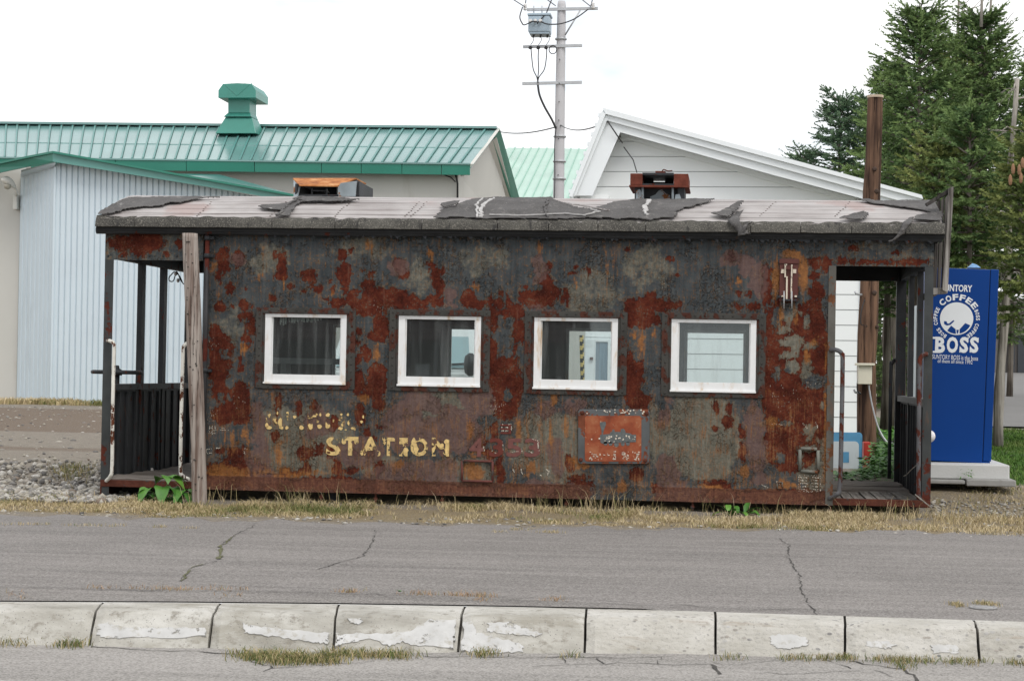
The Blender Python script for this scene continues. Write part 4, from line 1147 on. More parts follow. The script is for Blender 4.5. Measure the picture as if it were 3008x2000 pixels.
def spruce(base, height, zlow, rmax, label, group, mat, seed, whorl=0.27, lean=(0, 0), tip_bare=0.0, trunk_r=None, dens=1.0, droop=.25, dead=0, spikes=True):
    rng = np.random.default_rng(seed)
    base = np.asarray(base, float)
    t = thing('spruce_tree', base, label, 'spruce tree', group)
    tr = trunk_r or height * .012
    topv = base + np.array([lean[0], lean[1], height])
    mb = MB()
    path = [base + (topv - base) * s + np.array([math.sin(s * 7 + seed) * .03, 0, 0]) * (1 - s) for s in np.linspace(0, 1, 9)]
    path[0] = path[0] - np.array([0, 0, .1])
    mb.tube(path, [tr * 1.25] + [tr * (1 - s) + .012 for s in np.linspace(0, 1, 9)[1:]], 9)
    S, D, Ln, tone = [], [], [], []
    twig = MB()
    z = zlow
    while z < height - .12:
        f = (z - zlow) / (height - zlow)
        R = rmax * (1 - f) ** .75 * (0.35 + .65 * min(1, f * 5 + .35)) + .18
        nb = max(4, int((5.5 + 3 * rng.random()) * dens))
        a0 = rng.uniform(0, 6.28)
        for b in range(nb):
            a = a0 + 6.283 * b / nb + rng.uniform(-.3, .3)
            L_ = R * rng.uniform(.62, 1.18)
            h = np.array([math.cos(a), math.sin(a), 0])
            el0 = .15 + .55 * f + rng.uniform(-.12, .12)       # upper branches rise, lower ones sag
            zz = z + rng.uniform(-.12, .12)
            o = base + (topv - base) * (zz / height)
            o[2] = base[2] + zz
            ns = max(3, int(L_ / .115))
            pos = o.copy(); pts = [pos.copy()]
            for k in range(ns):
                s = k / ns
                el = el0 - droop * 1.6 * math.sin(s * 2.4) * (1 - f) + .55 * max(0, s - .6)
                d = h * math.cos(el) + np.array([0, 0, math.sin(el)])
                pos = pos + d * L_ / ns
                pts.append(pos.copy())
                side = np.array([-h[1], h[0], 0])
                if s > .12 or L_ < .5:
                    tl = (.20 + .26 * (1 - s) * min(1, L_)) * rng.uniform(.7, 1.25)
                    for sg in (-1, 1):
                        dd = d * rng.uniform(.55, .85) + side * sg * rng.uniform(.6, .95) + np.array([0, 0, rng.uniform(-.35, .12)])
                        dd /= np.linalg.norm(dd)
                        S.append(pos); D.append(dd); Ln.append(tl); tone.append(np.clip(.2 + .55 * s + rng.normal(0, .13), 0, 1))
                    if rng.random() < .55:
                        dd = d * .6 + np.array([0, 0, rng.uniform(-.7, .55)]) + side * rng.uniform(-.4, .4)
                        dd /= np.linalg.norm(dd)
                        S.append(pos); D.append(dd); Ln.append(tl * .8); tone.append(np.clip(.15 + .5 * s + rng.normal(0, .13), 0, 1))
            d = pts[-1] - pts[-2]; d /= np.linalg.norm(d)
            S.append(pts[-1]); D.append(d); Ln.append(.22 + .18 * rng.random()); tone.append(.7)
            if len(pts) > 3: twig.tube([pts[0], pts[len(pts) // 2], pts[-1]], [.018, .011, .006], 4, cap=False)
        z += whorl * rng.uniform(.8, 1.2) * (1 - .45 * f)
    # leader shoots
    if spikes:
        for k in range(6):
            zz = height * (1 - .03 * k) - .15
            o = base + (topv - base) * (zz / height)
            a = rng.uniform(0, 6.28)
            dd = np.array([math.cos(a) * .55, math.sin(a) * .55, .85]); dd /= np.linalg.norm(dd)
            S.append(o); D.append(dd); Ln.append(.32 + .1 * k); tone.append(.5)
        S.append(topv - [0, 0, .35]); D.append(np.array([0, 0, 1.0])); Ln.append(.45); tone.append(.5)
    for k in range(dead):                                        # bare dead limbs low on the trunk
        zz = rng.uniform(.25, 1.0) * zlow + .3
        a = rng.uniform(0, 6.28); L_ = rng.uniform(.4, 1.3)
        h = np.array([math.cos(a), math.sin(a), 0])
        o = base + np.array([0, 0, zz])
        p1 = o + h * L_ * .5 + [0, 0, .06]; p2 = o + h * L_ + [0, 0, -.12]
        mb.tube([o, p1, p2], [.018, .012, .004], 5, cap=False)
        for q in range(5):
            s = rng.uniform(.35, .95); oo = o + (p2 - o) * s
            d = h * .6 + np.array([rng.uniform(-.6, .6), rng.uniform(-.6, .6), rng.uniform(-.7, .2)])
            mb.tube([oo, oo + d * .22, oo + d * .42 + [0, 0, -.06]], [.007, .005, .002], 3, cap=False)
    part('trunk', mb, M_bark, t)
    if twig.v: part('limbs', twig, M_bark, t, kind='stuff')
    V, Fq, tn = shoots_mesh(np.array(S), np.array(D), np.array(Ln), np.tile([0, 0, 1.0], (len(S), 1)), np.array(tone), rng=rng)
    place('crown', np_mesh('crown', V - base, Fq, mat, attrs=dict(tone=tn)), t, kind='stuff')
    return t
GT = 'spruce trees behind the vending machine'
def tree_at(px, ytop, Y, ybase=None, **k):
    top = P(px, ytop, Y)
    x = top[0] - .0 
    b = np.array([x, Y, float(gz(x, Y))])
    hgt = top[2] - b[2]
    zl = P(px, k.pop('ylow'), Y)[2] - b[2]
    return spruce(b, hgt, max(.3, zl), k.pop('rpx') * Y / 5500, k.pop('label'), GT, k.pop('mat', M_needle), k.pop('seed'), **k)
tree_at(2702, 14, 31.5, ylow=800, rpx=195, label='spruce with a slender leader, left of the tallest ones, above the wagon end', seed=3, dens=1.15)
tree_at(2884, 30, 33, ylow=760, rpx=185, label='tallest spruce at upper right, its crown above the blue vending machine', seed=4, dens=1.2, dead=3)
tree_at(2800, 120, 36, ylow=780, rpx=170, label='spruce standing between the slender leader and the tallest spruce', seed=5, mat=M_needle2, dens=1.0)
tree_at(2612, 205, 37, ylow=900, rpx=150, label='short spruce rising just right behind the timber post', seed=6)
tree_at(2468, 278, 38, ylow=700, rpx=128, label='bluish spruce left of the timber post above the white roof', seed=7, mat=M_needle3, whorl=.3)
tree_at(2545, 300, 40, ylow=800, rpx=100, label='spruce hidden mostly by the top of the timber post', seed=8, mat=M_needle3)
tree_at(2358, 442, 41, ylow=760, rpx=40, label='small spruce tip peeking over the white house roof', seed=9, mat=M_needle3)
tree_at(2896, 170, 36.5, ylow=700, rpx=150, label='spruce at the right edge behind the dead trunk', seed=10)
tree_at(3034, 420, 27.5, ylow=905, rpx=125, label='low spruce with hanging cones at the right picture edge', seed=12, mat=M_needle2, dens=1.1)
tree_at(2760, 420, 29.5, ylow=770, rpx=120, label='bushy low spruce directly above the end of the wagon roof', seed=13, mat=M_needle2, dens=1.1)
tree_at(3060, 190, 31, ylow=800, rpx=150, label='spruce cut off by the right edge of the picture', seed=14)
tree_at(2660, 330, 33.5, ylow=820, rpx=120, label='dark spruce between the timber post and the wagon end', seed=15)
tree_at(2850, 330, 29.0, ylow=740, rpx=120, label='spruce with spreading lower branches straight above the blue machine', seed=16)
tree_at(2590, 560, 52, ylow=1195, rpx=95, label='far low spruce filling the doorway beside the timber post', seed=21, spikes=False, droop=.4)
tree_at(2668, 500, 50, ylow=1195, rpx=105, label='far spruce glimpsed through the posts of the right platform', seed=22, spikes=False, droop=.4)
tree_at(2770, 480, 54, ylow=1190, rpx=110, label='far spruce hidden behind the blue vending machine', seed=23, spikes=False, droop=.4)
tree_at(2975, 480, 58, ylow=985, rpx=120, label='far spruce above the dark garage at the right edge', seed=24, spikes=False, droop=.4)
# bare trunks
def bare_trunk(px0, y0, px1, y1, Y, r0, r1, label, limbs=10, seed=1, mat=M_bark, spread=1.0, nm='tree_trunk'):
    rng = np.random.default_rng(seed)
    a = P(px0, y0, Y); a[2] = float(gz(a[0], Y)) - .05
    b = P(px1, y1, Y)
    t = thing(nm, a, label, 'tree')
    mb = MB(); n = 14
    pth = [a + (b - a) * s + np.array([math.sin(s * 11 + seed) * r0 * .25, 0, 0]) for s in np.linspace(0, 1, n)]
    mb.tube(pth, [(r0 + (r1 - r0) * s) * (1 + .1 * math.sin(s * 31 + seed)) for s in np.linspace(0, 1, n)], 12)
    part('trunk', mb, mat, t)
    if limbs:
        for k in range(limbs):
            s = rng.uniform(.35, .98); o = a + (b - a) * s
            an = rng.uniform(0, 6.28); L_ = rng.uniform(.25, 1.0) * spread
            h = np.array([math.cos(an), math.sin(an) * .5, 0])
            p1 = o + h * L_ * .5 + [0, 0, .05]; p2 = o + h * L_ + [0, 0, -.1 * L_]
            mb = MB(); mb.tube([o, p1, p2], [.022, .014, .004], 5, cap=False)
            for q in range(8):
                u = rng.uniform(.25, 1); oo = o + (p2 - o) * u
                d = h * .5 + np.array([rng.uniform(-.7, .7), rng.uniform(-.5, .5), rng.uniform(-.8, .3)])
                mb.tube([oo, oo + d * .2, oo + d * .36 + [0, 0, -.07]], [.006, .004, .002], 3, cap=False)
            part('dead_branch', mb, M_deadwood, t)
    return t
bare_trunk(2931, 1312, 2984, 232, 29.8, .085, .034, 'slim grey dead spruce trunk with broken twigs right of the blue machine', 20, 3, M_deadwood, .55)
bare_trunk(2634, 1215, 2640, 700, 41, .13, .11, 'pale flaking trunk in the right doorway beside the timber post', 2, 5)
bare_trunk(2606, 1230, 2608, 700, 43, .10, .09, 'darker trunk close behind the timber post in the doorway', 2, 6)
# bare tip twigs poking from the crowns
for i, (x0, y0, x1, y1, Y, lb) in enumerate(((2812, 140, 2818, -60, 35, 'left'), (2829, 130, 2828, 22, 35.5, 'short'), (2882, 80, 2886, -60, 32.5, 'thick'), (2906, 110, 2914, -60, 33, 'right'))):
    rng = np.random.default_rng(50 + i)
    a, b = P(x0, y0, Y), P(x1, y1, Y)
    mb = MB(); mb.tube([a, (a + b) / 2, b], [.03, .022, .012], 6)
    for q in range(6):
        s = rng.uniform(.1, .9); o = a + (b - a) * s; sg = rng.choice([-1, 1])
        L_ = rng.uniform(.25, .6)
        mb.tube([o, o + np.array([sg * L_ * .6, rng.uniform(-.2, .2), L_ * .25]), o + np.array([sg * L_, rng.uniform(-.3, .3), L_ * .75])], [.012, .01, .005], 4, cap=False)
    single('bare_leader', mb, M_deadwood, f'{lb} bare spruce leader sticking into the sky at upper right', 'bare branch', loc=a)
# cones on the low right spruce
M_cone = plain('spruce_cone', (.26, .14, .075), .8, .2, 30)
for i, (x, y) in enumerate(((2976, 498), (2994, 500), (2968, 530), (2999, 524), (3004, 480))):
    mb = MB(); c_ = P(x, y, 26.9)
    prof_c = [(.004, -.075)] + [(.012 + .014 * math.sin(math.pi * (k + .5) / 9) + (.004 if k % 2 else 0), -.075 + .15 * (k + .5) / 9) for k in range(9)] + [(.003, .085)]
    mb.lathe(c_, prof_c, 10)
    single('spruce_cone', mb, M_cone, ['topmost left cone of the five hanging at the right edge', 'second cone from the top left, hanging a little lower', 'lowest brown cone of the five at the right edge', 'brown cone low beside the picture edge, right of the lowest', 'highest brown cone, nearest the right picture edge'][i], 'cone', 'cones hanging in the low spruce', loc=c_)

# ================================================================== THE WAGON
TILT = 0.0033
RL = np.array([-2.0, YW, 0.0])
_ct, _st = math.cos(TILT), math.sin(TILT)
def W(px, py, dy=0.0):
    d = P(px, py, YW + dy) - RL
    return RL + np.array([d[0] * _ct - d[2] * _st, d[1], d[0] * _st + d[2] * _ct])
wagon = thing('railway_wagon', RL, 'long rusting brake van with open end platforms, grounded beside the footpath', 'railway wagon')
WD = 2.6
zg = (W(290, 689)[2] + W(2767, 711.7)[2]) / 2          # underside of the gutter pipe
zs = (W(620, 1437)[2] + W(2420, 1484)[2]) / 2          # bottom of the body
xL, xR = W(303, 1000)[0], W(2740, 1000)[0]
xa, xb = W(598, 1000)[0], W(2447, 1000)[0]             # cabin ends
zfl = W(2520, 1463)[2]                                  # platform floor
print('wagon', zg, zs, xL, xR, xa, xb, zfl)
WIN = [(779, 921, 1016, 1129), (1171, 927, 1411, 1136), (1569, 932, 1813, 1145), (1972, 937, 2220, 1153)]
wins = []
for (x0, y0, x1, y1) in WIN:
    a, b = W(x0 + 1, y0), W(x1 - 1, y1)
    wins.append((a[0], b[0], b[2], a[2]))

# ---- paint and rust map of the near side, taken down patch by patch
TL = {1: (580, 680), 2: (1200, 680), 3: (1820, 680), 4: (580, 1080), 5: (1200, 1080), 6: (1820, 1080)}
RUST = {1: [(265,300,85,130),(240,450,35,90),(440,290,65,80),(340,610,40,60),(240,780,60,70),(355,785,30,25),(490,780,55,60),(480,890,55,40),(570,900,45,55),(560,1000,45,70),(500,1110,45,50),(575,775,30,25),(505,590,20,20),(810,250,20,40),(880,350,50,130),(870,460,65,50),(950,580,45,25),(1160,470,100,70),(1260,610,60,55),(1190,590,40,25),(1125,630,20,18),(790,690,35,30),(785,775,30,25),(1500,230,50,60),(1605,205,35,30),(1520,430,90,90),(1530,380,70,70),(1545,510,50,60),(1420,600,35,25),(1380,520,20,15),(1550,600,30,50),(1815,430,30,30),(1750,400,20,20),(1790,560,70,70),(1340,715,45,18),(1480,740,100,60),(1650,700,100,90),(1850,690,200,110),(2050,700,180,110),(2230,730,120,60),(1800,820,170,60),(2100,330,70,70),(2160,430,60,70),(1930,1000,80,150),(1860,1080,100,60),(1690,1045,45,28),(1670,1150,35,40),(1750,1240,70,50),(1670,1340,45,70),(1780,1310,45,40),(1890,1480,110,90),(1690,1500,50,60),(1960,1060,60,40),(180,1070,70,90),(280,1150,60,80),(190,1180,70,60),(200,1400,80,180),(350,1230,30,70),(440,1330,30,40),(300,1380,40,60),(450,1420,35,60),(500,1220,40,20),(550,1150,25,25),(2290,770,110,70),(2100,800,90,40)],
 2: [(0,720,60,50),(150,750,90,40),(240,340,55,40),(270,440,45,80),(350,410,40,50),(315,560,55,130),(290,720,90,60),(620,700,75,90),(700,760,90,60),(850,740,40,60),(940,750,60,70),(1045,750,30,70),(1110,810,60,70),(880,900,50,150),(1000,860,80,60),(1150,850,70,90),(1160,1050,60,160),(1465,390,35,55),(1440,520,80,70),(1480,640,110,100),(1380,720,160,90),(1230,680,80,70),(1640,690,35,80),(1230,580,40,20),(1745,365,30,25),(1720,440,45,22),(1900,420,35,30),(870,1250,60,180),(1000,1450,180,120),(1110,1270,40,120),(2300,850,40,130),(2330,1400,60,130),(680,540,20,20),(980,650,30,20),(800,1080,25,100),(2300,760,60,50)],
 3: [(150,760,90,80),(320,740,80,110),(240,900,160,110),(430,780,70,70),(520,760,60,60),(620,780,30,60),(120,960,40,40),(390,930,60,60),(80,200,30,30),(520,270,40,25),(600,470,25,25),(570,310,20,20),(1400,780,80,40),(1230,790,60,30),(1250,650,30,30),(1350,660,40,30),(1540,560,60,250),(2040,320,60,60),(2040,470,60,60),(2060,620,80,100),(2030,750,60,60),(1900,1250,330,400),(1600,1000,90,250),(2050,1000,110,300),(2170,340,50,90),(1160,260,60,60),(1580,1400,90,250),(110,1380,60,130),(200,1430,60,100),(180,1530,80,60),(1770,520,90,220),(1640,760,40,70),(1930,790,60,60)],
 4: [(220,60,90,120),(430,250,120,110),(270,230,130,130),(430,420,140,130),(280,480,150,110),(440,520,130,60),(250,580,60,20),(230,870,40,40),(390,880,90,50),(510,870,40,50),(420,960,170,35),(400,1050,300,60),(350,1150,270,110),(1690,150,60,150),(1880,170,110,150),(1780,280,100,40),(1890,380,60,80),(1060,420,40,80),(1230,400,60,60),(1420,590,70,90),(1400,870,60,60),(1120,900,80,70),(1270,870,45,60),(1130,1060,60,40),(1460,1040,50,90),(1650,900,30,60),(1790,900,60,40),(1890,1060,60,90),(1600,1080,100,30),(820,720,40,60),(840,380,30,120),(1700,500,60,120),(1930,620,50,25),(1000,1100,150,30),(1790,680,40,60),(1840,760,40,50),(1330,1220,700,70),(700,1190,200,80),(2000,1250,500,60)],
 5: [(1020,150,180,300),(1000,400,150,150),(900,660,40,100),(950,1050,50,130),(960,1170,50,60),(1690,1000,40,80),(1770,1150,90,30),(1780,1230,120,60),(850,900,70,60),(2300,100,60,300),(760,800,60,130),(500,1270,600,45),(1350,1285,540,50)],
 6: [(130,150,80,150),(200,350,120,110),(1700,300,200,600),(2000,350,170,300),(1800,800,280,300),(2080,650,80,100),(1000,420,22,60),(1140,430,40,60),(1130,570,60,70),(1000,640,40,40),(1280,670,40,80),(1290,880,45,90),(1010,1230,180,50),(1080,1330,200,60),(1700,1350,500,80),(180,1120,80,70),(400,1270,50,50)]}
KEEP = {1: [(1730,950,40,70),(1690,680,25,40),(430,1000,60,80)],
 2: [(1000,1090,75,130),(1050,1250,60,80),(1170,1330,40,150),(480,740,60,50),(420,480,60,60)],
 3: [(1770,880,50,110),(1650,900,40,110),(1810,1150,110,60),(2010,1190,80,45),(1960,950,30,80),(1780,1300,90,50),(1800,1430,90,70),(1950,1470,60,140),(2050,1560,80,80),(1700,1030,90,35),(1850,1210,60,90),(1720,1150,50,40),(1660,1440,35,60)],
 4: [(330,160,60,60),(240,300,25,60),(330,320,30,50),(290,740,210,100),(560,1050,20,40)],
 5: [(1030,280,40,60)],
 6: [(1960,60,60,140),(2050,170,90,80),(1680,950,65,60),(2000,650,70,60),(2130,400,40,40),(1895,960,32,150),(2075,960,38,150),(1985,830,110,36),(1985,1085,110,36),(1800,1180,40,70),(1590,1140,40,60),(1750,580,60,40),(2110,770,60,40),(1650,100,40,50),(1990,730,40,50)]}
MAUVE = {1: [(2100,330,100,100),(440,300,70,80)], 2: [(430,680,80,90),(450,800,90,30),(1370,330,90,120),(1350,480,90,80),(1480,800,160,40)], 3: [(1150,280,120,90),(1300,350,90,100),(1460,500,90,260)],
 4: [(650,650,75,300),(1650,880,260,150),(2150,600,200,250),(620,1000,110,150),(2100,1150,320,90),(1250,560,130,160),(700,1150,160,80)], 5: [(450,650,330,230),(700,350,180,160),(300,1100,220,120),(1690,400,70,80),(1770,440,110,100),(1450,430,160,70),(150,350,200,110),(1400,1280,520,80),(1540,900,70,180)], 6: [(480,1080,110,170),(480,480,50,140),(1430,700,115,370),(560,1250,120,60),(1450,1130,70,100)]}
ORANGE = {1: [(430,480,14,90),(210,640,18,100),(895,580,14,90),(165,380,35,60),(1885,1290,45,130),(650,480,50,60,.5),(1280,720,12,60),(480,1240,50,60,.6),(1790,150,60,80,.4),(690,170,14,90,.6),(1440,620,60,40,.5)], 2: [(2080,400,16,250,.7),(2150,250,20,200,.6),(230,240,50,40),(1370,170,30,80,.7),(1750,530,20,50),(690,600,60,40)],
 3: [(230,1150,40,160),(355,1070,35,70),(140,1070,50,40),(1640,500,50,230),(1830,260,160,55),(1920,450,65,230),(1250,520,40,60),(1165,530,15,90),(1690,870,40,130),(1840,900,25,100),(1960,1300,40,120),(2170,1300,25,200),(2040,1160,40,30)],
 4: [(290,730,16,110),(370,760,14,90),(490,680,25,90),(530,750,20,120),(850,880,35,140,.8),(300,1100,230,70),(480,1200,30,80),(2120,1010,60,60,.7),(1740,320,70,60,.6),(1000,190,400,20,.5),(1000,1100,300,25,.7),(780,290,30,60,.6)], 5: [(1150,650,35,130),(1240,660,16,110),(1380,650,16,100),(1490,650,22,170),(1520,320,40,80),(1380,400,14,80),(640,650,30,110),(1280,1050,60,90,.7),(1800,1000,120,40,.7),(1130,1260,150,50,.7),(700,900,80,20),(1640,620,40,120,.5),(1700,240,400,20,.6),(690,1080,120,80,.6)], 6: [(1600,570,70,50),(930,320,40,60),(2160,650,25,600),(1300,1080,50,80,.8),(1000,1280,150,30,.8),(1750,1230,100,40,.7),(30,1240,60,60,.7),(1200,270,400,18,.5)]}
OLIVE = {1: [(700,330,250,120,.6),(1700,150,300,120,.5),(350,1000,150,200,.3),(1500,950,60,300,.5)], 2: [(100,450,150,200,.6),(1900,700,300,250,.5),(800,300,250,150,.4)], 3: [(300,350,250,180,.6),(1850,1200,250,400,1)], 4: [(1100,700,500,330,.7),(1200,1020,280,90,.8),(750,900,80,220,.7),(1850,1000,200,100,.7)], 5: [(300,400,260,260,.6),(1500,800,400,350,.5),(350,1100,180,120,.5),(700,1080,170,110,1)], 6: [(850,700,430,500,1),(2000,800,200,500,1),(350,700,120,250,.6)]}
def field(tabs, PX, PY, base=-0.6):
    out = np.full(PX.shape, base)
    for t, L_ in tabs.items():
        ox, oy = TL[t]
        for e in L_:
            cx, cy, rx, ry = ox + e[0] / 3.5636, oy + e[1] / 3.5636, max(e[2], 15) / 3.5636, max(e[3], 15) / 3.5636
            s = e[4] if len(e) > 4 else 1.0
            d = np.sqrt(((PX - cx) / rx) ** 2 + ((PY - cy) / ry) ** 2)
            # distances in pixels rather than radii keep small and large patches equally sharp
            v = np.clip((1 - d) * min(rx, ry) / 14.0, -1, 1)
            if s < 1: v = np.where(v > 0, v * s, v)
            out = np.maximum(out, v)
    return out

m = NT('weathered_wagon_paint')
R_, K_, O_, V_ = m.attr('rust'), m.attr('mauve'), m.attr('orange'), m.attr('olive')
nA = m.noise(7, 9, 0.62); nB = m.noise(30, 6, 0.65); nC = m.noise(95, 4, 0.6)
nS = m.noise(1.0, 7, 0.62, (22, 22, 1.6)); nS2 = m.noise(1.0, 6, 0.65, (60, 60, 4.5))
ctr = lambda n, k: m.math('MULTIPLY', m.math('SUBTRACT', n, 0.5), k)
jag = m.math('ADD', m.math('ADD', ctr(nA, 1.2), ctr(nB, 1.9)), m.math('ADD', ctr(nS2, 1.0), ctr(nC, .7)))
nV = m.noise(1.0, 7, 0.68, (38, 38, 11)); nD = m.noise(62, 5, 0.62)
jag = m.math('ADD', jag, ctr(nV, 1.5))
rustv = m.math('ADD', R_, jag)
rmask = m.smooth(rustv, -0.04, 0.05)
# paint: slate with olive weathering and fine stain streaks
slate = m.ramp(m.math('ADD', m.math('MULTIPLY', nA, 0.5), m.math('MULTIPLY', nS, 0.5)), (0.32, (0.026, 0.031, 0.034)), (0.5, (0.052, 0.060, 0.064)), (0.68, (0.095, 0.102, 0.100)))
olive = m.ramp(m.math('ADD', m.math('MULTIPLY', nB, 0.6), m.math('MULTIPLY', nS, 0.4)), (0.34, (0.075, 0.070, 0.054)), (0.5, (0.155, 0.145, 0.112)), (0.66, (0.255, 0.242, 0.195)))
vmask = m.smooth(m.math('ADD', V_, m.math('ADD', ctr(nA, 2.4), ctr(nB, 1.6))), -0.45, 0.6)
paint = m.mix(m.math('MULTIPLY', vmask, 0.85), slate, olive)
brown = m.smooth(m.math('ADD', nB, ctr(nS2, 0.9)), 0.54, 0.68)
paint = m.mix(m.math('MULTIPLY', brown, 0.55), paint, (0.115, 0.070, 0.038))
# curled paint: dark cracks, and lit flake edges put into colour as pale lips
wv = m.n('ShaderNodeVectorMath'); wv.operation = 'ADD'
nw = m.n('ShaderNodeTexNoise'); nw.inputs['Scale'].default_value = 16; m.link(m.coord((1, 1, 1)), nw.inputs['Vector'])
sc_ = m.n('ShaderNodeVectorMath'); sc_.operation = 'SCALE'; sc_.inputs[3].default_value = 0.09; m.link(nw.outputs['Color'], sc_.inputs[0])
m.link(m.coord((1, 1, 1)), wv.inputs[0]); m.link(sc_.outputs[0], wv.inputs[1])
ve = m.vor(26, 'DISTANCE_TO_EDGE', vec=wv.outputs[0]); ve2 = m.vor(62, 'DISTANCE_TO_EDGE', vec=wv.outputs[0])
cl = m.smooth(m.noise(3.0, 6, 0.65), 0.47, 0.58)
crk = m.math('MAXIMUM', m.math('SUBTRACT', 1.0, m.smooth(ve, 0.0, 0.05)), m.math('MULTIPLY', m.math('SUBTRACT', 1.0, m.smooth(ve2, 0.0, 0.06)), 0.8))
crk = m.math('MULTIPLY', crk, cl)
crk = m.math('MULTIPLY', crk, m.smooth(nB, 0.42, 0.54))
paint = m.mix(m.math('MULTIPLY', crk, 0.92), paint, (0.014, 0.012, 0.010))
lip = m.math('MULTIPLY', m.math('MULTIPLY', m.smooth(ve, 0.05, 0.09), m.math('SUBTRACT', 1.0, m.smooth(ve, 0.09, 0.20))), m.math('MULTIPLY', cl, m.smooth(nB, .5, .62)))
paint = m.mix(m.math('MULTIPLY', lip, 0.6), paint, (0.20, 0.19, 0.165))
# pits of rust and brown bleeding thicken near the bare patches
pit = m.smooth(m.math('ADD', nD, m.math('MULTIPLY', rustv, 0.10)), 0.60, 0.66)
paint = m.mix(m.math('MULTIPLY', pit, 0.8), paint, m.ramp(nA, (.35, (0.060, 0.020, 0.012)), (.65, (0.16, 0.075, 0.03))))
# mauve faded primer
mcol = m.ramp(m.math('ADD', m.math('MULTIPLY', nB, 0.5), m.math('MULTIPLY', nS, 0.5)), (0.3, (0.082, 0.044, 0.038)), (0.7, (0.165, 0.110, 0.100)))
mmask = m.smooth(m.math('ADD', K_, m.math('ADD', ctr(nA, 1.7), ctr(nB, 1.2))), -0.1, 0.28)
# dark red rust
rcol = m.ramp(m.math('ADD', m.math('MULTIPLY', nB, 0.45), m.math('MULTIPLY', nA, 0.55)), (0.36, (0.034, 0.0075, 0.0052)), (0.5, (0.088, 0.0175, 0.0090)), (0.66, (0.150, 0.046, 0.022)))
rcol = m.mix(m.math('MULTIPLY', m.smooth(nS, 0.56, 0.74), 0.5), rcol, (0.135, 0.052, 0.04))
speck = m.smooth(nC, 0.66, 0.72)
rcol = m.mix(m.math('MULTIPLY', speck, 0.6), rcol, (0.24, 0.15, 0.115))
rem = m.smooth(m.math('ADD', nD, ctr(nA, .5)), 0.63, 0.66)
rcol = m.mix(m.math('MULTIPLY', rem, 0.8), rcol, (0.105, 0.092, 0.070))
col = m.mix(m.math('MULTIPLY', mmask, 0.9), paint, mcol)
halo = m.math('MULTIPLY', m.math('MULTIPLY', m.smooth(rustv, -0.75, -0.10), m.math('SUBTRACT', 1.0, rmask)), m.smooth(m.math('ADD', nD, ctr(nS2, .8)), 0.44, 0.60))
col = m.mix(m.math('MULTIPLY', halo, 0.55), col, m.ramp(nB, (.35, (0.075, 0.036, 0.020)), (.65, (0.19, 0.092, 0.036))))
edge = m.math('MULTIPLY', m.smooth(rustv, -0.30, -0.04), m.math('SUBTRACT', 1.0, rmask))
col = m.mix(m.math('MULTIPLY', m.math('MULTIPLY', edge, m.smooth(nB, 0.42, 0.6)), 0.7), col, (0.17, 0.13, 0.085))
col = m.mix(m.math('MULTIPLY', rmask, m.math('SUBTRACT', 1.0, m.math('MULTIPLY', mmask, 0.65))), col, rcol)
omask = m.smooth(m.math('ADD', O_, m.math('ADD', ctr(nS2, 1.9), ctr(nB, 0.9))), -0.12, 0.5)
ocol = m.ramp(nB, (0.3, (0.17, 0.062, 0.02)), (0.7, (0.36, 0.155, 0.046)))
col = m.mix(m.math('MULTIPLY', omask, 0.85), col, ocol)
streak = m.math('MULTIPLY', m.smooth(nS, 0.60, 0.78), 0.32)
col = m.mix(streak, col, (0.20, 0.12, 0.062))
lowm = m.attr('low')
ns3 = m.noise(1.0, 6, 0.68, (75, 75, 5.0))
run = m.math('MULTIPLY', m.smooth(m.math('ADD', ns3, ctr(nA, .6)), 0.52, 0.66), m.math('MULTIPLY', lowm, 0.72))
col = m.mix(run, col, m.ramp(nB, (.3, (0.15, 0.055, 0.025)), (.7, (0.30, 0.150, 0.062))))
sp2 = m.math('MULTIPLY', m.smooth(m.noise(80, 5, .7), 0.58, 0.66), m.math('MULTIPLY', lowm, 0.55))
col = m.mix(sp2, col, (0.20, 0.155, 0.095))
skm = m.smooth(m.math('ADD', m.attr('skirt'), m.math('ADD', ctr(nA, .9), ctr(nB, .8))), 0.35, 0.65)
col = m.mix(m.math('MULTIPLY', skm, 0.85), col, m.ramp(m.math('ADD', m.math('MULTIPLY', nB, .6), m.math('MULTIPLY', nS2, .4)), (.33, (0.070, 0.027, 0.018)), (.5, (0.130, 0.056, 0.038)), (.68, (0.22, 0.105, 0.055))))
hgt = m.math('ADD', m.math('ADD', m.math('MULTIPLY', rmask, -1.0), m.math('MULTIPLY', crk, -1.2)), m.math('ADD', m.math('MULTIPLY', nB, 0.9), m.math('MULTIPLY', nC, 0.5)))
m.bump(hgt, 1.0, 0.011)
M_wagon = m.done(col, m.mix(rmask, (0.55,) * 3, (0.8,) * 3), spec=0.12)

st_ = 0.0118
gx = np.unique(np.round(np.concatenate([np.arange(xa, xb, st_), [xb]] + [[w[0], w[1]] for w in wins]), 4))
gzv = np.unique(np.round(np.concatenate([np.arange(zs, zg + .03, st_), [zg + .03]] + [[w[2], w[3]] for w in wins]), 4))
GXw, GZw = np.meshgrid(gx, gzv)
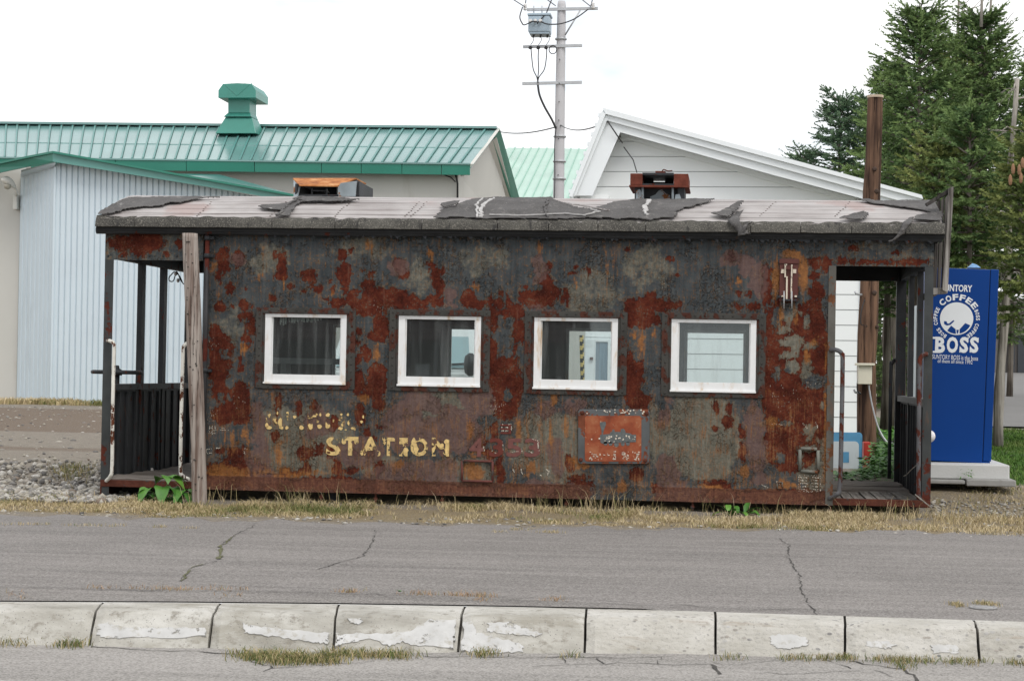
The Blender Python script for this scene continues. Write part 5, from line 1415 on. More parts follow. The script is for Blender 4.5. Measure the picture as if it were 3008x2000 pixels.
# picture position of every grid point (after the wagon's slight lean)
lx, lz = GXw - RL[0], GZw
wx, wz = RL[0] + lx * _ct + lz * _st, -lx * _st + lz * _ct
q = np.stack([wx, np.full_like(wx, YW), wz], -1) - CAM
ww = q @ _fw
PXw, PYw = 1504 + F * (q @ _xr) / ww, 1000 - F * (q @ _yu) / ww
n1, n2 = fbm(PXw / 22, PYw / 22, 3) - .5, fbm(PXw / 22, PYw / 22, 44) - .5
n3, n4 = fbm(PXw / 7, PYw / 7, 7) - .5, fbm(PXw / 7, PYw / 7, 71) - .5
PXd, PYd = PXw + n1 * 20 + n3 * 9, PYw + n2 * 22 + n4 * 9
rust = field(RUST, PXd, PYd)
keep = field(KEEP, PXd, PYd, -1)
rust = np.minimum(rust, -keep)
fl_ = (fbm(PXw / 30, PYw / 30, 90) - .5)
rust = rust + fl_ * 0.5
n5, n6 = fbm(PXw / 40, PYw / 40, 103) - .5, fbm(PXw / 40, PYw / 40, 144) - .5
mauve = field(MAUVE, PXd + n5 * 46, PYd + n6 * 60, -.9); orange = field(ORANGE, PXw + n3 * 8 + n1 * 10, PYd + n2 * 20, -.9); ol = field(OLIVE, PXd + n5 * 70, PYd + n6 * 90, -.7)
low = np.clip((PYw - 1150) / 200, 0, 1)
ol = np.where(ol > 0, ol * (.45 + .55 * np.clip((PYw - 880) / 200, 0, 1)), ol) + low * .3; orange = orange + low * .2; mauve = mauve + low * .36; rust = rust + low * .10
ZD = np.zeros_like(GXw)
ZD += (fbm(GXw * 1.3, GZw * 1.3, 33) - .5) * .010 + (fbm(GXw * 8, GZw * 8, 34) - .5) * .003     # dents
ZD += np.where(rust > 0, .002, 0)
seam = np.abs(GZw - (zs + .125)) < .008
ZD -= np.where(seam, .003, 0)
idx = np.arange(GXw.size).reshape(GXw.shape)
cx, cz = (gx[:-1] + gx[1:]) / 2, (gzv[:-1] + gzv[1:]) / 2
CX, CZ = np.meshgrid(cx, cz)
ok = np.ones(CX.shape, bool)
for (a, b, c_, d) in wins: ok &= ~((CX > a) & (CX < b) & (CZ > c_) & (CZ < d))
FQ = np.stack([idx[:-1, :-1], idx[:-1, 1:], idx[1:, 1:], idx[1:, :-1]], -1)[ok]
V = np.stack([GXw, YW + ZD, GZw], -1).reshape(-1, 3) - RL
side = place('side_wall', np_mesh('side_wall', V, FQ, M_wagon, True, dict(rust=rust, mauve=mauve, orange=orange, olive=ol, low=np.clip((PYw - 1120) / 120, 0, 1), skirt=np.clip((zs + .135 - GZw) / .02, 0, 1) * (1 - np.clip(1 - np.abs(PXw - 1830) / 100, 0, 1) ** .3))), wagon)

# inner linings of both long walls (with the window holes) and far outer skin
def holed(mb, x0, x1, z0, z1, holes, y0, y1):
    hs = sorted(holes)
    zb_, zt_ = min(h[2] for h in hs), max(h[3] for h in hs)
    mb.box(x0, x1, y0, y1, z0, zb_); mb.box(x0, x1, y0, y1, zt_, z1)
    e = x0
    for h in hs:
        mb.box(e, h[0], y0, y1, zb_, zt_); e = h[1]
        if h[2] > zb_ + .001: mb.box(h[0], h[1], y0, y1, zb_, h[2])
        if h[3] < zt_ - .001: mb.box(h[0], h[1], y0, y1, h[3], zt_)
    mb.box(e, x1, y0, y1, zb_, zt_)
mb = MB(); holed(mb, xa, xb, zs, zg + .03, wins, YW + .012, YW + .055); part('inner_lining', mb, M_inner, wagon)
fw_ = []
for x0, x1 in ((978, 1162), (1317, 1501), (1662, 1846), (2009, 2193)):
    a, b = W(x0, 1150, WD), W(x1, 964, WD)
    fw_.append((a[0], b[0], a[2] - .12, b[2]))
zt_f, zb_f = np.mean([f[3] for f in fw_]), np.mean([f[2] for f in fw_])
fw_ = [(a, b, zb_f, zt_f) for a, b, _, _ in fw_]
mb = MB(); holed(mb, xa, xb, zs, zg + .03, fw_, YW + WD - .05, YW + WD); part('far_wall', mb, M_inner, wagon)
M_pane = NT('window_glass')
g_ = M_pane.n('ShaderNodeBsdfGlossy'); g_.inputs['Roughness'].default_value = 0.02; g_.inputs['Color'].default_value = (.92, .96, .97, 1)
t_ = M_pane.n('ShaderNodeBsdfTransparent'); t_.inputs['Color'].default_value = (.80, .86, .86, 1)
d_ = M_pane.n('ShaderNodeBsdfDiffuse'); d_.inputs['Color'].default_value = (.42, .44, .43, 1)
lw = M_pane.n('ShaderNodeFresnel'); lw.inputs['IOR'].default_value = 1.5
ms_ = M_pane.n('ShaderNodeMixShader'); ms2 = M_pane.n('ShaderNodeMixShader')
sm = M_pane.smooth(M_pane.noise(1.0, 6, .6, (14, 14, 1.0)), 0.45, 0.85)
M_pane.put(ms2.inputs[0], M_pane.math('ADD', M_pane.math('MULTIPLY', sm, 0.20), 0.05))
M_pane.link(t_.outputs[0], ms2.inputs[1]); M_pane.link(d_.outputs[0], ms2.inputs[2])
M_pane.put(ms_.inputs[0], M_pane.math('MULTIPLY', lw.outputs[0], 1.0, clamp=True)); M_pane.link(ms2.outputs[0], ms_.inputs[1]); M_pane.link(g_.outputs[0], ms_.inputs[2])
M_pane.link(ms_.outputs[0], M_pane.out.inputs[0])
M_glass = M_pane.mat
for (a, b, c_, d) in fw_:
    mb = MB(); y = YW + WD - .03
    for z0_, z1_ in ((c_, c_ + .04), (d - .03, d)): mb.box(a, b, y - .03, y + .01, z0_, z1_)
    for x0_, x1_ in ((a, a + .03), (b - .03, b)): mb.box(x0_, x1_, y - .03, y + .01, c_ + .04, d - .03)
    part('far_window', mb, M_white_frame, wagon)
# cabin end walls, floor, ceiling, bench, shelf
mb = MB(); mb.box(xa + .001, xa + .05, YW + .06, YW + .85, zs, zg); mb.box(xa + .001, xa + .05, YW + 1.65, YW + WD - .06, zs, zg); mb.box(xa + .001, xa + .05, YW + .85, YW + 1.65, 1.95, zg); part('cabin_end', mb, M_dark_paint, wagon)
mb = MB(); mb.box(xb - .05, xb - .001, YW + .06, YW + .85, zs, zg); mb.box(xb - .05, xb - .001, YW + 1.65, YW + WD - .06, zs, zg); mb.box(xb - .05, xb - .001, YW + .85, YW + 1.65, 1.95, zg); part('cabin_end', mb, M_dark_paint, wagon)
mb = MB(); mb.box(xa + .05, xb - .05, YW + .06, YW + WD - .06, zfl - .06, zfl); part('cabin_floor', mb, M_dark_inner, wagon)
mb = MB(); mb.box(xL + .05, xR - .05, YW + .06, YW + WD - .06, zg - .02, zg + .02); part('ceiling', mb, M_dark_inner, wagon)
a, b = W(820, 1068, 1.6), W(1010, 1054, 1.6)
mb = MB(); mb.box(xa + .06, b[0] + .3, YW + 1.6, YW + 1.95, a[2], b[2]); mb.box(xa + .3, xa + .36, YW + 1.7, YW + 1.9, zfl, a[2]); part('shelf', mb, plain('shelf_grey', (.28, .29, .28), .7, .1), wagon)
mb = MB(); mb.box(-3.78, -3.2, YW + 2.0, YW + 2.5, zfl, zfl + 1.75); part('locker', mb, M_dark_inner, wagon)
mb = MB(); mb.box(-2.1, -1.72, YW + 1.9, YW + 2.45, zfl, zfl + 1.0); mb.tube([(-1.95, YW + 2.15, zfl + 1.0), (-1.95, YW + 2.15, zg)], .05, 10); part('stove', mb, M_dark_inner, wagon)

# windows: white frame > pane ; riveted surround > rivets
M_angle = rusty('riveted_angle', (0.052, 0.050, 0.045), (0.068, 0.026, 0.018), 0.36, 12, 0.14)
for k, ((a, b, c_, d), (px0, py0, px1, py1)) in enumerate(zip(wins, WIN)):
    cm = .0030                                        # metres per picture pixel
    tl_, tr_, tt_, tb_ = 20 * cm, 17 * cm, 10 * cm, 27 * cm
    y0 = YW - .006
    mb = MB()
    mb.box(a, a + tl_, y0, YW + .07, c_ + tb_, d - tt_); mb.box(b - tr_, b, y0, YW + .07, c_ + tb_, d - tt_)
    mb.box(a, b, y0 - .002, YW + .07, d - tt_, d); mb.box(a, b, y0 - .002, YW + .07, c_, c_ + tb_)
    mb.box(a - .006, b + .004, y0 - .022, y0 - .002, c_ - .006, c_ + .012)
    # inner sash lip
    i_ = .010
    mb.box(a + tl_, a + tl_ + i_, y0 + .018, y0 + .05, c_ + tb_, d - tt_); mb.box(b - tr_ - i_, b - tr_, y0 + .018, y0 + .05, c_ + tb_, d - tt_)
    fr = part('window', mb, M_white_frame, wagon, bev=.0025)
    mb = MB(); mb.box(a + tl_, b - tr_, y0 + .026, y0 + .030, c_ + tb_, d - tt_); part('pane', mb, M_glass, fr)
    # surround
    so = .022; sw = .062
    mb = MB()
    mb.box(a - so - sw, a - so, YW - .014, YW + .002, c_ - .045, d + .055)
    mb.box(b + so, b + so + sw, YW - .014, YW + .002, c_ - .045, d + .055)
    mb.box(a - so, b + so, YW - .015, YW + .002, d + .006, d + .056)
    mb.box(a - so, b + so, YW - .015, YW + .002, c_ - .050, c_ - .010)
    mb.box(a - so, a - .001, YW - .006, YW + .05, c_ - .01, d + .006); mb.box(b + .001, b + so, YW - .006, YW + .05, c_ - .01, d + .006)
    mb.box(a - so * .5, b + so * .5, YW - .030, YW - .015, d + .002, d + .008)
    sr = part('window_surround', mb, M_angle, wagon, bev=.003)
    mb = MB()
    rv = []
    nz, nx = 11, 9
    for i in range(nz):
        z_ = c_ - .02 + (d - c_ + .05) * i / (nz - 1)
        rv += [(a - so - sw * .45, z_), (b + so + sw * .45, z_)]
    for i in range(nx):
        x_ = a + (b - a) * (i + .5) / nx
        rv += [(x_, d + .032), (x_, c_ - .033)]
    for x_, z_ in rv:
        mb.lathe((x_, YW - .014, z_), [(.0095, 0), (.0085, -.004), (.004, -.0075)], 8, 'y')
    part('rivet', mb, M_angle, sr, kind='stuff')

mb = MB(); rr = random.Random(12)
for i in range(26):
    x = 822 + 118 * i / 25 + rr.uniform(-2, 2); L_ = rr.uniform(4, 13) if i > 3 else rr.uniform(10, 22)
    a, b = W(x, 936 + L_, .05), W(x + rr.uniform(3, 5), 932, .05); mb.box(a[0], b[0], YW + .05, YW + .052, a[2], b[2])
part('torn_film', mb, plain('torn_film', (.40, .38, .34), .8, .2), wagon, kind='stuff')
# lettering that is left on the side
def eroded(name, c, amt, under=None):
    m = NT(name)
    n = m.math('ADD', m.math('MULTIPLY', m.noise(9, 5, .6), .75), m.math('MULTIPLY', m.noise(34, 5, .6), .35))
    mask = m.smooth(n, amt - .015, amt + .015)
    cc = np.array(c)
    col = m.ramp(m.noise(45, 5, .7, (1, 1, .6)), (.3, tuple(cc * .55)), (.55, c), (.8, tuple(np.minimum(cc * 1.15, .9))))
    m.put(m.b.inputs['Base Color'], col); m.b.inputs['Roughness'].default_value = .7
    tr = m.n('ShaderNodeBsdfTransparent'); mx = m.n('ShaderNodeMixShader')
    m.link(mask, mx.inputs[0]); m.link(tr.outputs[0], mx.inputs[1]); m.link(m.b.outputs[0], mx.inputs[2]); m.link(mx.outputs[0], m.out.inputs[0])
    return m.mat
M_let = eroded('cream_lettering', (.66, .47, .19), .515)
M_let2 = eroded('worn_cream_lettering', (.64, .45, .18), .625)
M_dig = plain('primer_digits', (.15, .055, .047), .85, .3, 30)
M_digr = plain('rust_digits', (.115, .022, .014), .85, .3, 30)
M_wht = eroded('white_lettering', (.60, .55, .45), .50)
M_whtw = eroded('worn_white_lettering', (.58, .50, .40), .56)
def wall_text(mb, s, px0, px1, py0, py1, lift=.004, off=0.0, m_=0):
    a, b = W(px0, py1, -lift), W(px1, py0, -lift)
    vs, fs = text_fit(s, a[0], b[0], a[2], b[2], YW - lift, off)
    mb.add(vs, fs, m_)
def chars(mb, spec, py0, py1, lift=.005, off=.03, m_=0):
    for ch, x0, x1 in spec: wall_text(mb, ch, x0, x1, py0, py1, lift, off, m_)
mb = MB()
chars(mb, [('S', 957, 1001), ('T', 1004, 1053), ('A', 1060, 1117)], 1283, 1337)
chars(mb, [('T', 1122, 1160)], 1285, 1338)
# flared ends of the display face
for x, y in ((1010, 1297), (1047, 1297), (1127, 1299), (1064, 1330), (1111, 1332), (1029, 1320)):
    p_ = W(x, y, -.0065); mb.add([p_ + np.array([.021 * math.cos(t), 0, .024 * math.sin(t)]) for t in np.linspace(0, 6.283, 10, endpoint=False)], [tuple(range(10))[::-1]])
part('lettering', mb, M_let, side)
mb = MB(); chars(mb, [('I', 1172, 1198), ('O', 1205, 1258), ('N', 1268, 1320)], 1286, 1339); part('lettering', mb, M_let, side)
mb = MB(); chars(mb, [('M', 779, 848), ('A', 855, 896), ('S', 902, 946), ('H', 956, 1012), ('U', 1018, 1074)], 1211, 1263)
part('lettering', mb, M_let2, side)
mb = MB()
def frag(px, py, rx, ry, n=9, seed=0):
    rr = random.Random(seed + int(px * 7 + py)); p_ = W(px, py, -.0075)
    mb.add([p_ + np.array([rx * .00302 * rr.uniform(.6, 1.2) * math.cos(t), 0, ry * .00302 * rr.uniform(.6, 1.2) * math.sin(t)]) for t in np.linspace(0, 6.283, n, endpoint=False)], [tuple(range(n))[::-1]])
for f_ in ((791,1256,9,6),(784,1249,5,7),(823,1240,7,14),(826,1256,8,5),(843,1256,5,6),(865,1224,6,6),(886,1255,7,6),(912,1252,9,9),(938,1252,8,8),(924,1222,7,4),(941,1218,3,5),(963,1219,8,6),(1003,1217,4,4),(1000,1258,9,5),(1022,1217,4,5),(1024,1243,4,6),(1035,1258,5,4),(1067,1224,3,6),(1062,1239,5,5),(815,1213,3,5),(845,1212,5,3),(1016,1262,4,2),(1192,1322,9,10),(1222,1318,8,16),(1215,1296,7,10),(1311,1296,8,8),(1313,1318,6,20),(1298,1308,7,8),(1274,1321,5,9)): frag(*f_)
part('paint_flake', mb, plain('cream_flakes', (.66, .47, .19), .7, .3, 60), side, kind='stuff')
mb = MB()
chars(mb, [('4', 1378, 1420)], 1287, 1341, .005, .03); chars(mb, [('5', 1487, 1533), ('3', 1540, 1588)], 1288, 1342, .005, .03); chars(mb, [('3', 1436, 1480)], 1287, 1341, .005, .03, 1)
for y0, y1 in ((1246, 1251), (1257, 1262), (1269, 1274)): 
    a, b = W(1470, y1, -.0045), W(1500, y0, -.0045); mb.add([(a[0], a[1], a[2]), (b[0], a[1], a[2]), (b[0], a[1], b[2]), (a[0], a[1], b[2])], [(0, 1, 2, 3)], 1)
a, b = W(1494, 1274, -.0055), W(1502, 1246, -.0055); mb.add([(a[0], a[1], a[2]), (b[0], a[1], a[2]), (b[0], a[1], b[2]), (a[0], a[1], b[2])], [(0, 1, 2, 3)], 1)
part('number', mb, [M_dig, M_digr], side)
mb = MB()
def flake_line(x0, y0, x1, y1, n, r, seed=1):
    rr = random.Random(seed)
    for i in range(n):
        t = rr.random(); frag(x0 + (x1 - x0) * t + rr.uniform(-1, 1), y0 + (y1 - y0) * t + rr.uniform(-1, 1), r * rr.uniform(.5, 1.2), r * rr.uniform(.4, 1.0), 6, i)
for l in ((1421,1312,1424,1334,7,2.0),(1442,1322,1458,1332,7,1.7),(1476,1292,1479,1322,7,1.7),(1500,1328,1522,1325,7,1.5),(1531,1318,1534,1326,4,1.5),(1562,1288,1582,1296,8,2.0),(1582,1296,1580,1312,7,2.2),(1580,1312,1586,1326,7,2.0),(1553,1325,1566,1331,6,1.8),(1470,1256,1490,1256,6,2.2),(1474,1265,1492,1264,7,2.4),(1470,1247,1500,1246,5,1.6),(1502,1250,1503,1272,5,1.6),(1507,1378,1513,1390,6,2.0),(1530,1377,1535,1392,7,2.2),(1588,1395,1590,1397,3,2),(1604,1378,1613,1384,6,2),(1612,1384,1606,1398,6,2)): flake_line(*l, seed=int(l[0]))
part('number_edge', mb, plain('white_flakes', (.66, .60, .50), .7, .2, 60), side, kind='stuff')
# stencilled notes: fragments of small white characters
mb = MB()
for cx0 in (616, 624, 632):
    flake_line(cx0, 1251, cx0 - 1, 1275, 9, 1.4, int(cx0)); 
flake_line(612, 1256, 634, 1256, 9, 1.2, 4); flake_line(612, 1264, 634, 1263, 9, 1.2, 5); flake_line(612, 1272, 634, 1271, 8, 1.2, 6)
flake_line(646, 1262, 672, 1263, 12, 1.3, 7); flake_line(648, 1257, 668, 1259, 7, 1.2, 8)
flake_line(606, 1320, 622, 1318, 9, 1.4, 9); flake_line(606, 1332, 622, 1330, 9, 1.4, 10); flake_line(634, 1316, 656, 1314, 9, 1.5, 11); flake_line(713, 1316, 728, 1318, 5, 1.3, 12); flake_line(606, 1320, 608, 1332, 5, 1.3, 13); flake_line(716, 1322, 722, 1345, 6, 1.3, 14)
flake_line(2358, 1243, 2372, 1258, 8, 1.7, 15); flake_line(2396, 1240, 2402, 1255, 8, 1.9, 16); flake_line(2260, 1244, 2300, 1247, 6, 1.3, 17)
for x in (2346, 2410): flake_line(x, 1396, x, 1442, 12, 1.2, int(x))
for y in (1396, 1443): flake_line(2346, y, 2410, y, 14, 1.2, int(y))
for y in (1402, 1410, 1419, 1428, 1437): flake_line(2350, y, 2372, y + 1, 9, 1.5, int(y)); flake_line(2385, y, 2404, y + 1, 9, 1.5, int(y) + 50)
flake_line(2230, 1420, 2256, 1432, 9, 1.8, 19); flake_line(2268, 1405, 2300, 1428, 5, 1.6, 20)
part('stencilled_note', mb, bpy.data.materials['white_flakes'], side, kind='stuff')
# scratches
mb = MB(); rr = random.Random(5)
for (cx_, cy_, n_, s_) in ((628, 1015, 7, 10), (620, 1215, 16, 9), (1108, 905, 8, 7), (1460, 1190, 16, 10), (2290, 1160, 12, 22), (2380, 1130, 8, 16), (700, 1180, 8, 16), (2340, 1180, 10, 25)):
    for i in range(n_):
        frag(cx_ + rr.gauss(0, s_), cy_ + rr.gauss(0, s_), rr.uniform(.5, 1.0), rr.uniform(1.2, 3.4), 5, i)
part('scratch', mb, plain('scratch_pale', (.36, .30, .25), .8, .2), side, kind='stuff')

# emblem board: bevelled plate, orange panel, engine silhouette
M_plate = rusty('emblem_border', (.095, .102, .105), (.17, .055, .03), .38, 8, .12)
M_panel = NT('emblem_panel'); 
_n = M_panel.noise(7, 7, .65); _n2 = M_panel.noise(26, 6, .7)
_c = M_panel.ramp(_n, (.3, (.13, .024, .008)), (.5, (.26, .052, .015)), (.72, (.34, .12, .05)))
_c = M_panel.mix(M_panel.smooth(_n2, .62, .70), _c, (.52, .36, .22)); M_panel.bump(_n2, .4, .004); M_panel = M_panel.done(_c, .75)
M_sil = plain('silhouette_paint', (.10, .11, .11), .7, .35, 40)
def wrect(px0, py0, px1, py1, r, lift):
    out = []
    cs = [(px1 - r, py0 + r, -math.pi / 2), (px1 - r, py1 - r, 0), (px0 + r, py1 - r, math.pi / 2), (px0 + r, py0 + r, math.pi)]
    for cx_, cy_, a0 in cs:
        for i in range(5):
            an = a0 + math.pi / 2 * i / 4; x_ = cx_ + r * math.cos(an); out.append(W(x_, cy_ + r * math.sin(an), -lift))
    return out[::-1]
mb = MB(); mb.prism(wrect(1698, 1202, 1908, 1362, 9, .024), (0, .022, 0)); emb = part('emblem_board', mb, M_plate, wagon, bev=.004)
mb = MB(); mb.prism(wrect(1718, 1221, 1884, 1355, 8, .028), (0, .003, 0)); part('panel', mb, M_panel, emb)
mb = MB()
E_ = lambda x, y: W(1500 + x / 2.412, 850 + y / 2.412, -.0305)
def epoly(pts): mb.prism([E_(x, y) for x, y in pts], (0, .002, 0))
epoly([(633, 940), (672, 936), (676, 955), (660, 1000), (652, 1030), (645, 1030), (644, 1000), (632, 958)][::-1])
epoly([(632, 1030), (705, 1022), (705, 1010), (718, 1008), (720, 992), (735, 992), (738, 1008), (780, 1008), (780, 990), (800, 985), (812, 1000), (815, 1015), (845, 1018), (860, 1028), (888, 1028), (888, 1080), (650, 1092), (636, 1082)][::-1])
for x, y, r_ in ((672, 1090, 14), (708, 1092, 14), (750, 1098, 17), (795, 1095, 14), (830, 1092, 15)):
    epoly([(x + r_ * math.cos(t), y + r_ * math.sin(t)) for t in np.linspace(0, 6.283, 12, endpoint=False)][::-1])
part('engine_silhouette', mb, M_sil, emb)
mb = MB(); rr = random.Random(2)
for i in range(80):
    x = rr.choice([rr.uniform(555, 700), rr.uniform(725, 745), rr.uniform(790, 835), rr.uniform(865, 910)]); y = rr.uniform(1148, 1205)
    p_ = E_(x, y) + [0, -.002, 0]; s_ = rr.uniform(.003, .009); k_ = rr.choice([(1, .4), (.4, 1)])
    mb.box(p_[0] - s_ * k_[0], p_[0] + s_ * k_[0], p_[1], p_[1] + .002, p_[2] - s_ * k_[1], p_[2] + s_ * k_[1])
for i in range(50):
    x = rr.choice([rr.uniform(660, 885), rr.uniform(495, 960)]); y = rr.uniform(1030, 1080) if x < 890 and rr.random() < .5 else rr.uniform(850, 885)
    p_ = E_(x, y) + [0, -.002, 0]; s_ = rr.uniform(.002, .007)
    mb.box(p_[0] - s_, p_[0] + s_, p_[1], p_[1] + .002, p_[2] - s_, p_[2] + s_)
part('paint_fleck', mb, bpy.data.materials['white_flakes'], emb, kind='stuff')
for x, y in ((1711, 1212), (1900, 1214), (1706, 1350), (1896, 1352)):
    mb = MB(); p_ = W(x, y, -.024); mb.lathe(p_, [(.018, 0), (.018, -.008), (.008, -.012)], 10, 'y'); part('bolt', mb, M_rust_beam, emb)

# card frames welded on the side
M_frame1 = rusty('frame_brown', (.07, .065, .06), (.13, .05, .042), .7, 12, .03)
mb = MB()
def bar(mb, x0, y0, x1, y1, t=3.5, lift=.02):
    a, b = W(x0, y0, -lift), W(x1, y1, -lift); mb.tube([a, b], t * .00302, 8)
for l in ((1357, 1353, 1448, 1355), (1357, 1412, 1447, 1414), (1357, 1353, 1357, 1412), (1447, 1355, 1447, 1414)): bar(mb, *l)
part('card_frame', mb, M_frame1, wagon)
M_frame2 = rusty('frame_grey', (.15, .15, .13), (.15, .06, .03), .28, 12, .1)
mb = MB()
for l in ((2352, 1317, 2400, 1319), (2352, 1383, 2402, 1386), (2350, 1320, 2350, 1382), (2403, 1322, 2404, 1384)): bar(mb, *l, t=5, lift=.012)
part('card_frame', mb, M_frame2, wagon)
mb = MB()
for l in ((2283, 1416, 2283, 1434), (2283, 1434, 2298, 1434), (2298, 1416, 2298, 1434), (2283, 1416, 2298, 1416)): bar(mb, *l, t=2, lift=.008)
part('label_clip', mb, M_frame2, wagon)

# signal lamp bracket
M_plate2 = plain('bracket_plate', (.085, .017, .011), .6, .3, 10)
M_cream2 = rusty('cream_bracket', (.56, .49, .40), (.12, .04, .02), .25, 20, .1)
mb = MB(); a, b = W(2289, 885, -.02), W(2345, 763, -.02); mb.box(a[0], b[0], YW - .022, YW + .002, a[2], b[2])
mb.box(a[0] - .006, b[0] + .006, YW - .034, YW - .022, b[2] - .035, b[2] + .006)
brk = part('lamp_bracket', mb, M_plate2, wagon, bev=.003)
def br(nm, rects, mat, lift0=.024, lift1=.045, tz=None):
    mb = MB()
    for x0, y0, x1, y1 in rects:
        a, b = W(x0, y1, -lift0), W(x1, y0, -lift0); mb.box(a[0], b[0], YW - lift1, YW - lift0, a[2], b[2])
    return part(nm, mb, mat, brk, bev=.0015)
br('channel', [(2308, 812, 2314, 880), (2322, 812, 2327, 880), (2304, 776, 2309, 815), (2323, 778, 2328, 815), (2304, 776, 2312, 780)], M_cream2)
br('clamp', [(2309, 783, 2322, 792)], M_plate2, .045, .06)
br('lug', [(2294, 791, 2304, 803), (2329, 791, 2339, 803)], M_cream2, .024, .032)
br('foot', [(2284, 869, 2303, 874), (2332, 869, 2351, 874), (2296, 879, 2340, 884)], M_black_steel, .024, .05)
br('nut', [(2296, 868, 2302, 873), (2334, 868, 2341, 873)], M_cream2, .05, .06)
mb = MB()
for x in (2303, 2326): mb.tube([W(x, 855, -.055), W(x, 906, -.055)], .005, 6)
part('prong', mb, M_galv, brk)

# roof: curved boarding, torn felt, eave strips, gutter pipe
zc = W(1500, 587, WD / 2)[2]
zt = (W(400, 645, -.1)[2] + W(2600, 655, -.1)[2]) / 2
zb = (W(400, 671, -.1)[2] + W(2600, 684, -.1)[2]) / 2
xe0, xe1 = W(283, 655, -.1)[0], W(2776, 660, -.1)[0]
print('roof', zc, zt, zb, xe0, xe1)
HWD = WD / 2 + .10
def rz(dy):
    s = (dy - WD / 2) / HWD
    return zc - (zc - zt) * np.abs(s) ** 2.1
M_board = NT('weathered_roof_boards')
_g = M_board.noise(1.0, 7, .65, (.8, 42, 42)); _b = M_board.noise(1.2, 5, .6); _f = M_board.noise(4.0, 5, .6, (1, 8, 8))
_c = M_board.ramp(M_board.math('ADD', M_board.math('MULTIPLY', _g, .65), M_board.math('MULTIPLY', _b, .35)), (.36, (.15, .125, .118)), (.48, (.335, .31, .30)), (.62, (.50, .48, .47)))
_c = M_board.mix(M_board.math('MULTIPLY', M_board.smooth(_b, .56, .68), .55), _c, (.27, .165, .145))
_c = M_board.mix(M_board.smooth(_f, .70, .76), _c, (.16, .12, .11))
M_board.bump(_g, .5, .008); M_board = M_board.done(_c, .9)
nb = 11
sedge = np.linspace(0, HWD, nb + 1) - .1
for half in (0, 1):
    for i in range(nb):
        d0, d1 = sedge[i] + .004, sedge[i + 1] - .004
        j = random.uniform(-.004, .004)
        f = (lambda d: d) if half == 0 else (lambda d: WD - d)
        mb = MB()
        nx = 16
        xs_ = np.linspace(xe0 + .02, xe1 - .02, nx + 1)
        vs, fs = [], []
        for x_ in xs_:
            wv_ = .004 * math.sin(x_ * 3 + i)
            for d, dz in ((d0, -.02), (d0, 0), (d1, 0), (d1, -.02)):
                vs.append((x_, YW + f(d), float(rz(f(d))) + dz + j + wv_ * .5))
        for a in range(nx):
            for q_ in range(3):
                ff = (a * 4 + q_, (a + 1) * 4 + q_, (a + 1) * 4 + q_ + 1, a * 4 + q_ + 1)
                fs.append(ff if half == 0 else ff[::-1])
        mb.add(vs, fs)
        part('roof_board', mb, M_board, wagon)
# shell below the boards with closed ends
mb = MB()
dd = np.linspace(-.1, WD + .1, 25)
arc0 = [(xe0, YW + d, float(rz(d)) - .022) for d in dd] + [(xe0, YW + WD + .1, zg + .03), (xe0, YW - .1, zg + .03)]
mb.prism(arc0, (xe1 - xe0, 0, 0)); part('roof_shell', mb, M_dark_inner, wagon)
M_felt = NT('roofing_felt')
_n1 = M_felt.noise(3, 6, .6); _n2 = M_felt.noise(60, 4, .7)
_c = M_felt.ramp(_n1, (.3, (.058, .054, .052)), (.7, (.105, .10, .098)))
_c = M_felt.mix(M_felt.smooth(M_felt.noise(14, 7, .7), .55, .68), _c, (.16, .15, .14))
_c = M_felt.mix(M_felt.smooth(_n2, .58, .68), _c, (.20, .19, .175))
_c = M_felt.mix(M_felt.smooth(M_felt.noise(5, 8, .7), .63, .69), _c, (.30, .29, .28))
M_felt.bump(_n2, .5, .006); M_felt = M_felt.done(_c, .92)
M_gran = NT('granule_felt')
_n1 = M_gran.noise(3.5, 6, .62); _n2 = M_gran.noise(95, 3, .75); _n3 = M_gran.noise(1.0, 6, .6, (16, 16, 1.5))
_c = M_gran.ramp(_n1, (.3, (.035, .033, .029)), (.7, (.095, .09, .078)))
_c = M_gran.mix(M_gran.smooth(_n2, .52, .66), _c, (.22, .205, .175))
_c = M_gran.mix(M_gran.math('MULTIPLY', M_gran.smooth(_n3, .57, .66), .85), _c, (.028, .027, .026))
M_gran.bump(_n2, .9, .008); M_gran = M_gran.done(_c, .95)
def roof_dy(px, py):
    ds = np.linspace(-.1, WD / 2, 240)
    best = None
    for d in ds:
        if W(px, py, d)[2] <= rz(d) + .002: best = d; break
    return WD / 2 if best is None else best
def roof_xy(px, py):
    d = roof_dy(px, py); return W(px, py, d)[0], d
def inside(poly, X, Y):
    r = np.zeros(X.shape, bool); n = len(poly)
    for i in range(n):
        x0, y0 = poly[i]; x1, y1 = poly[(i + 1) % n]
        c_ = ((y0 > Y) != (y1 > Y)) & (X < (x1 - x0) * (Y - y0) / (y1 - y0 + 1e-12) + x0)
        r ^= c_
    return r
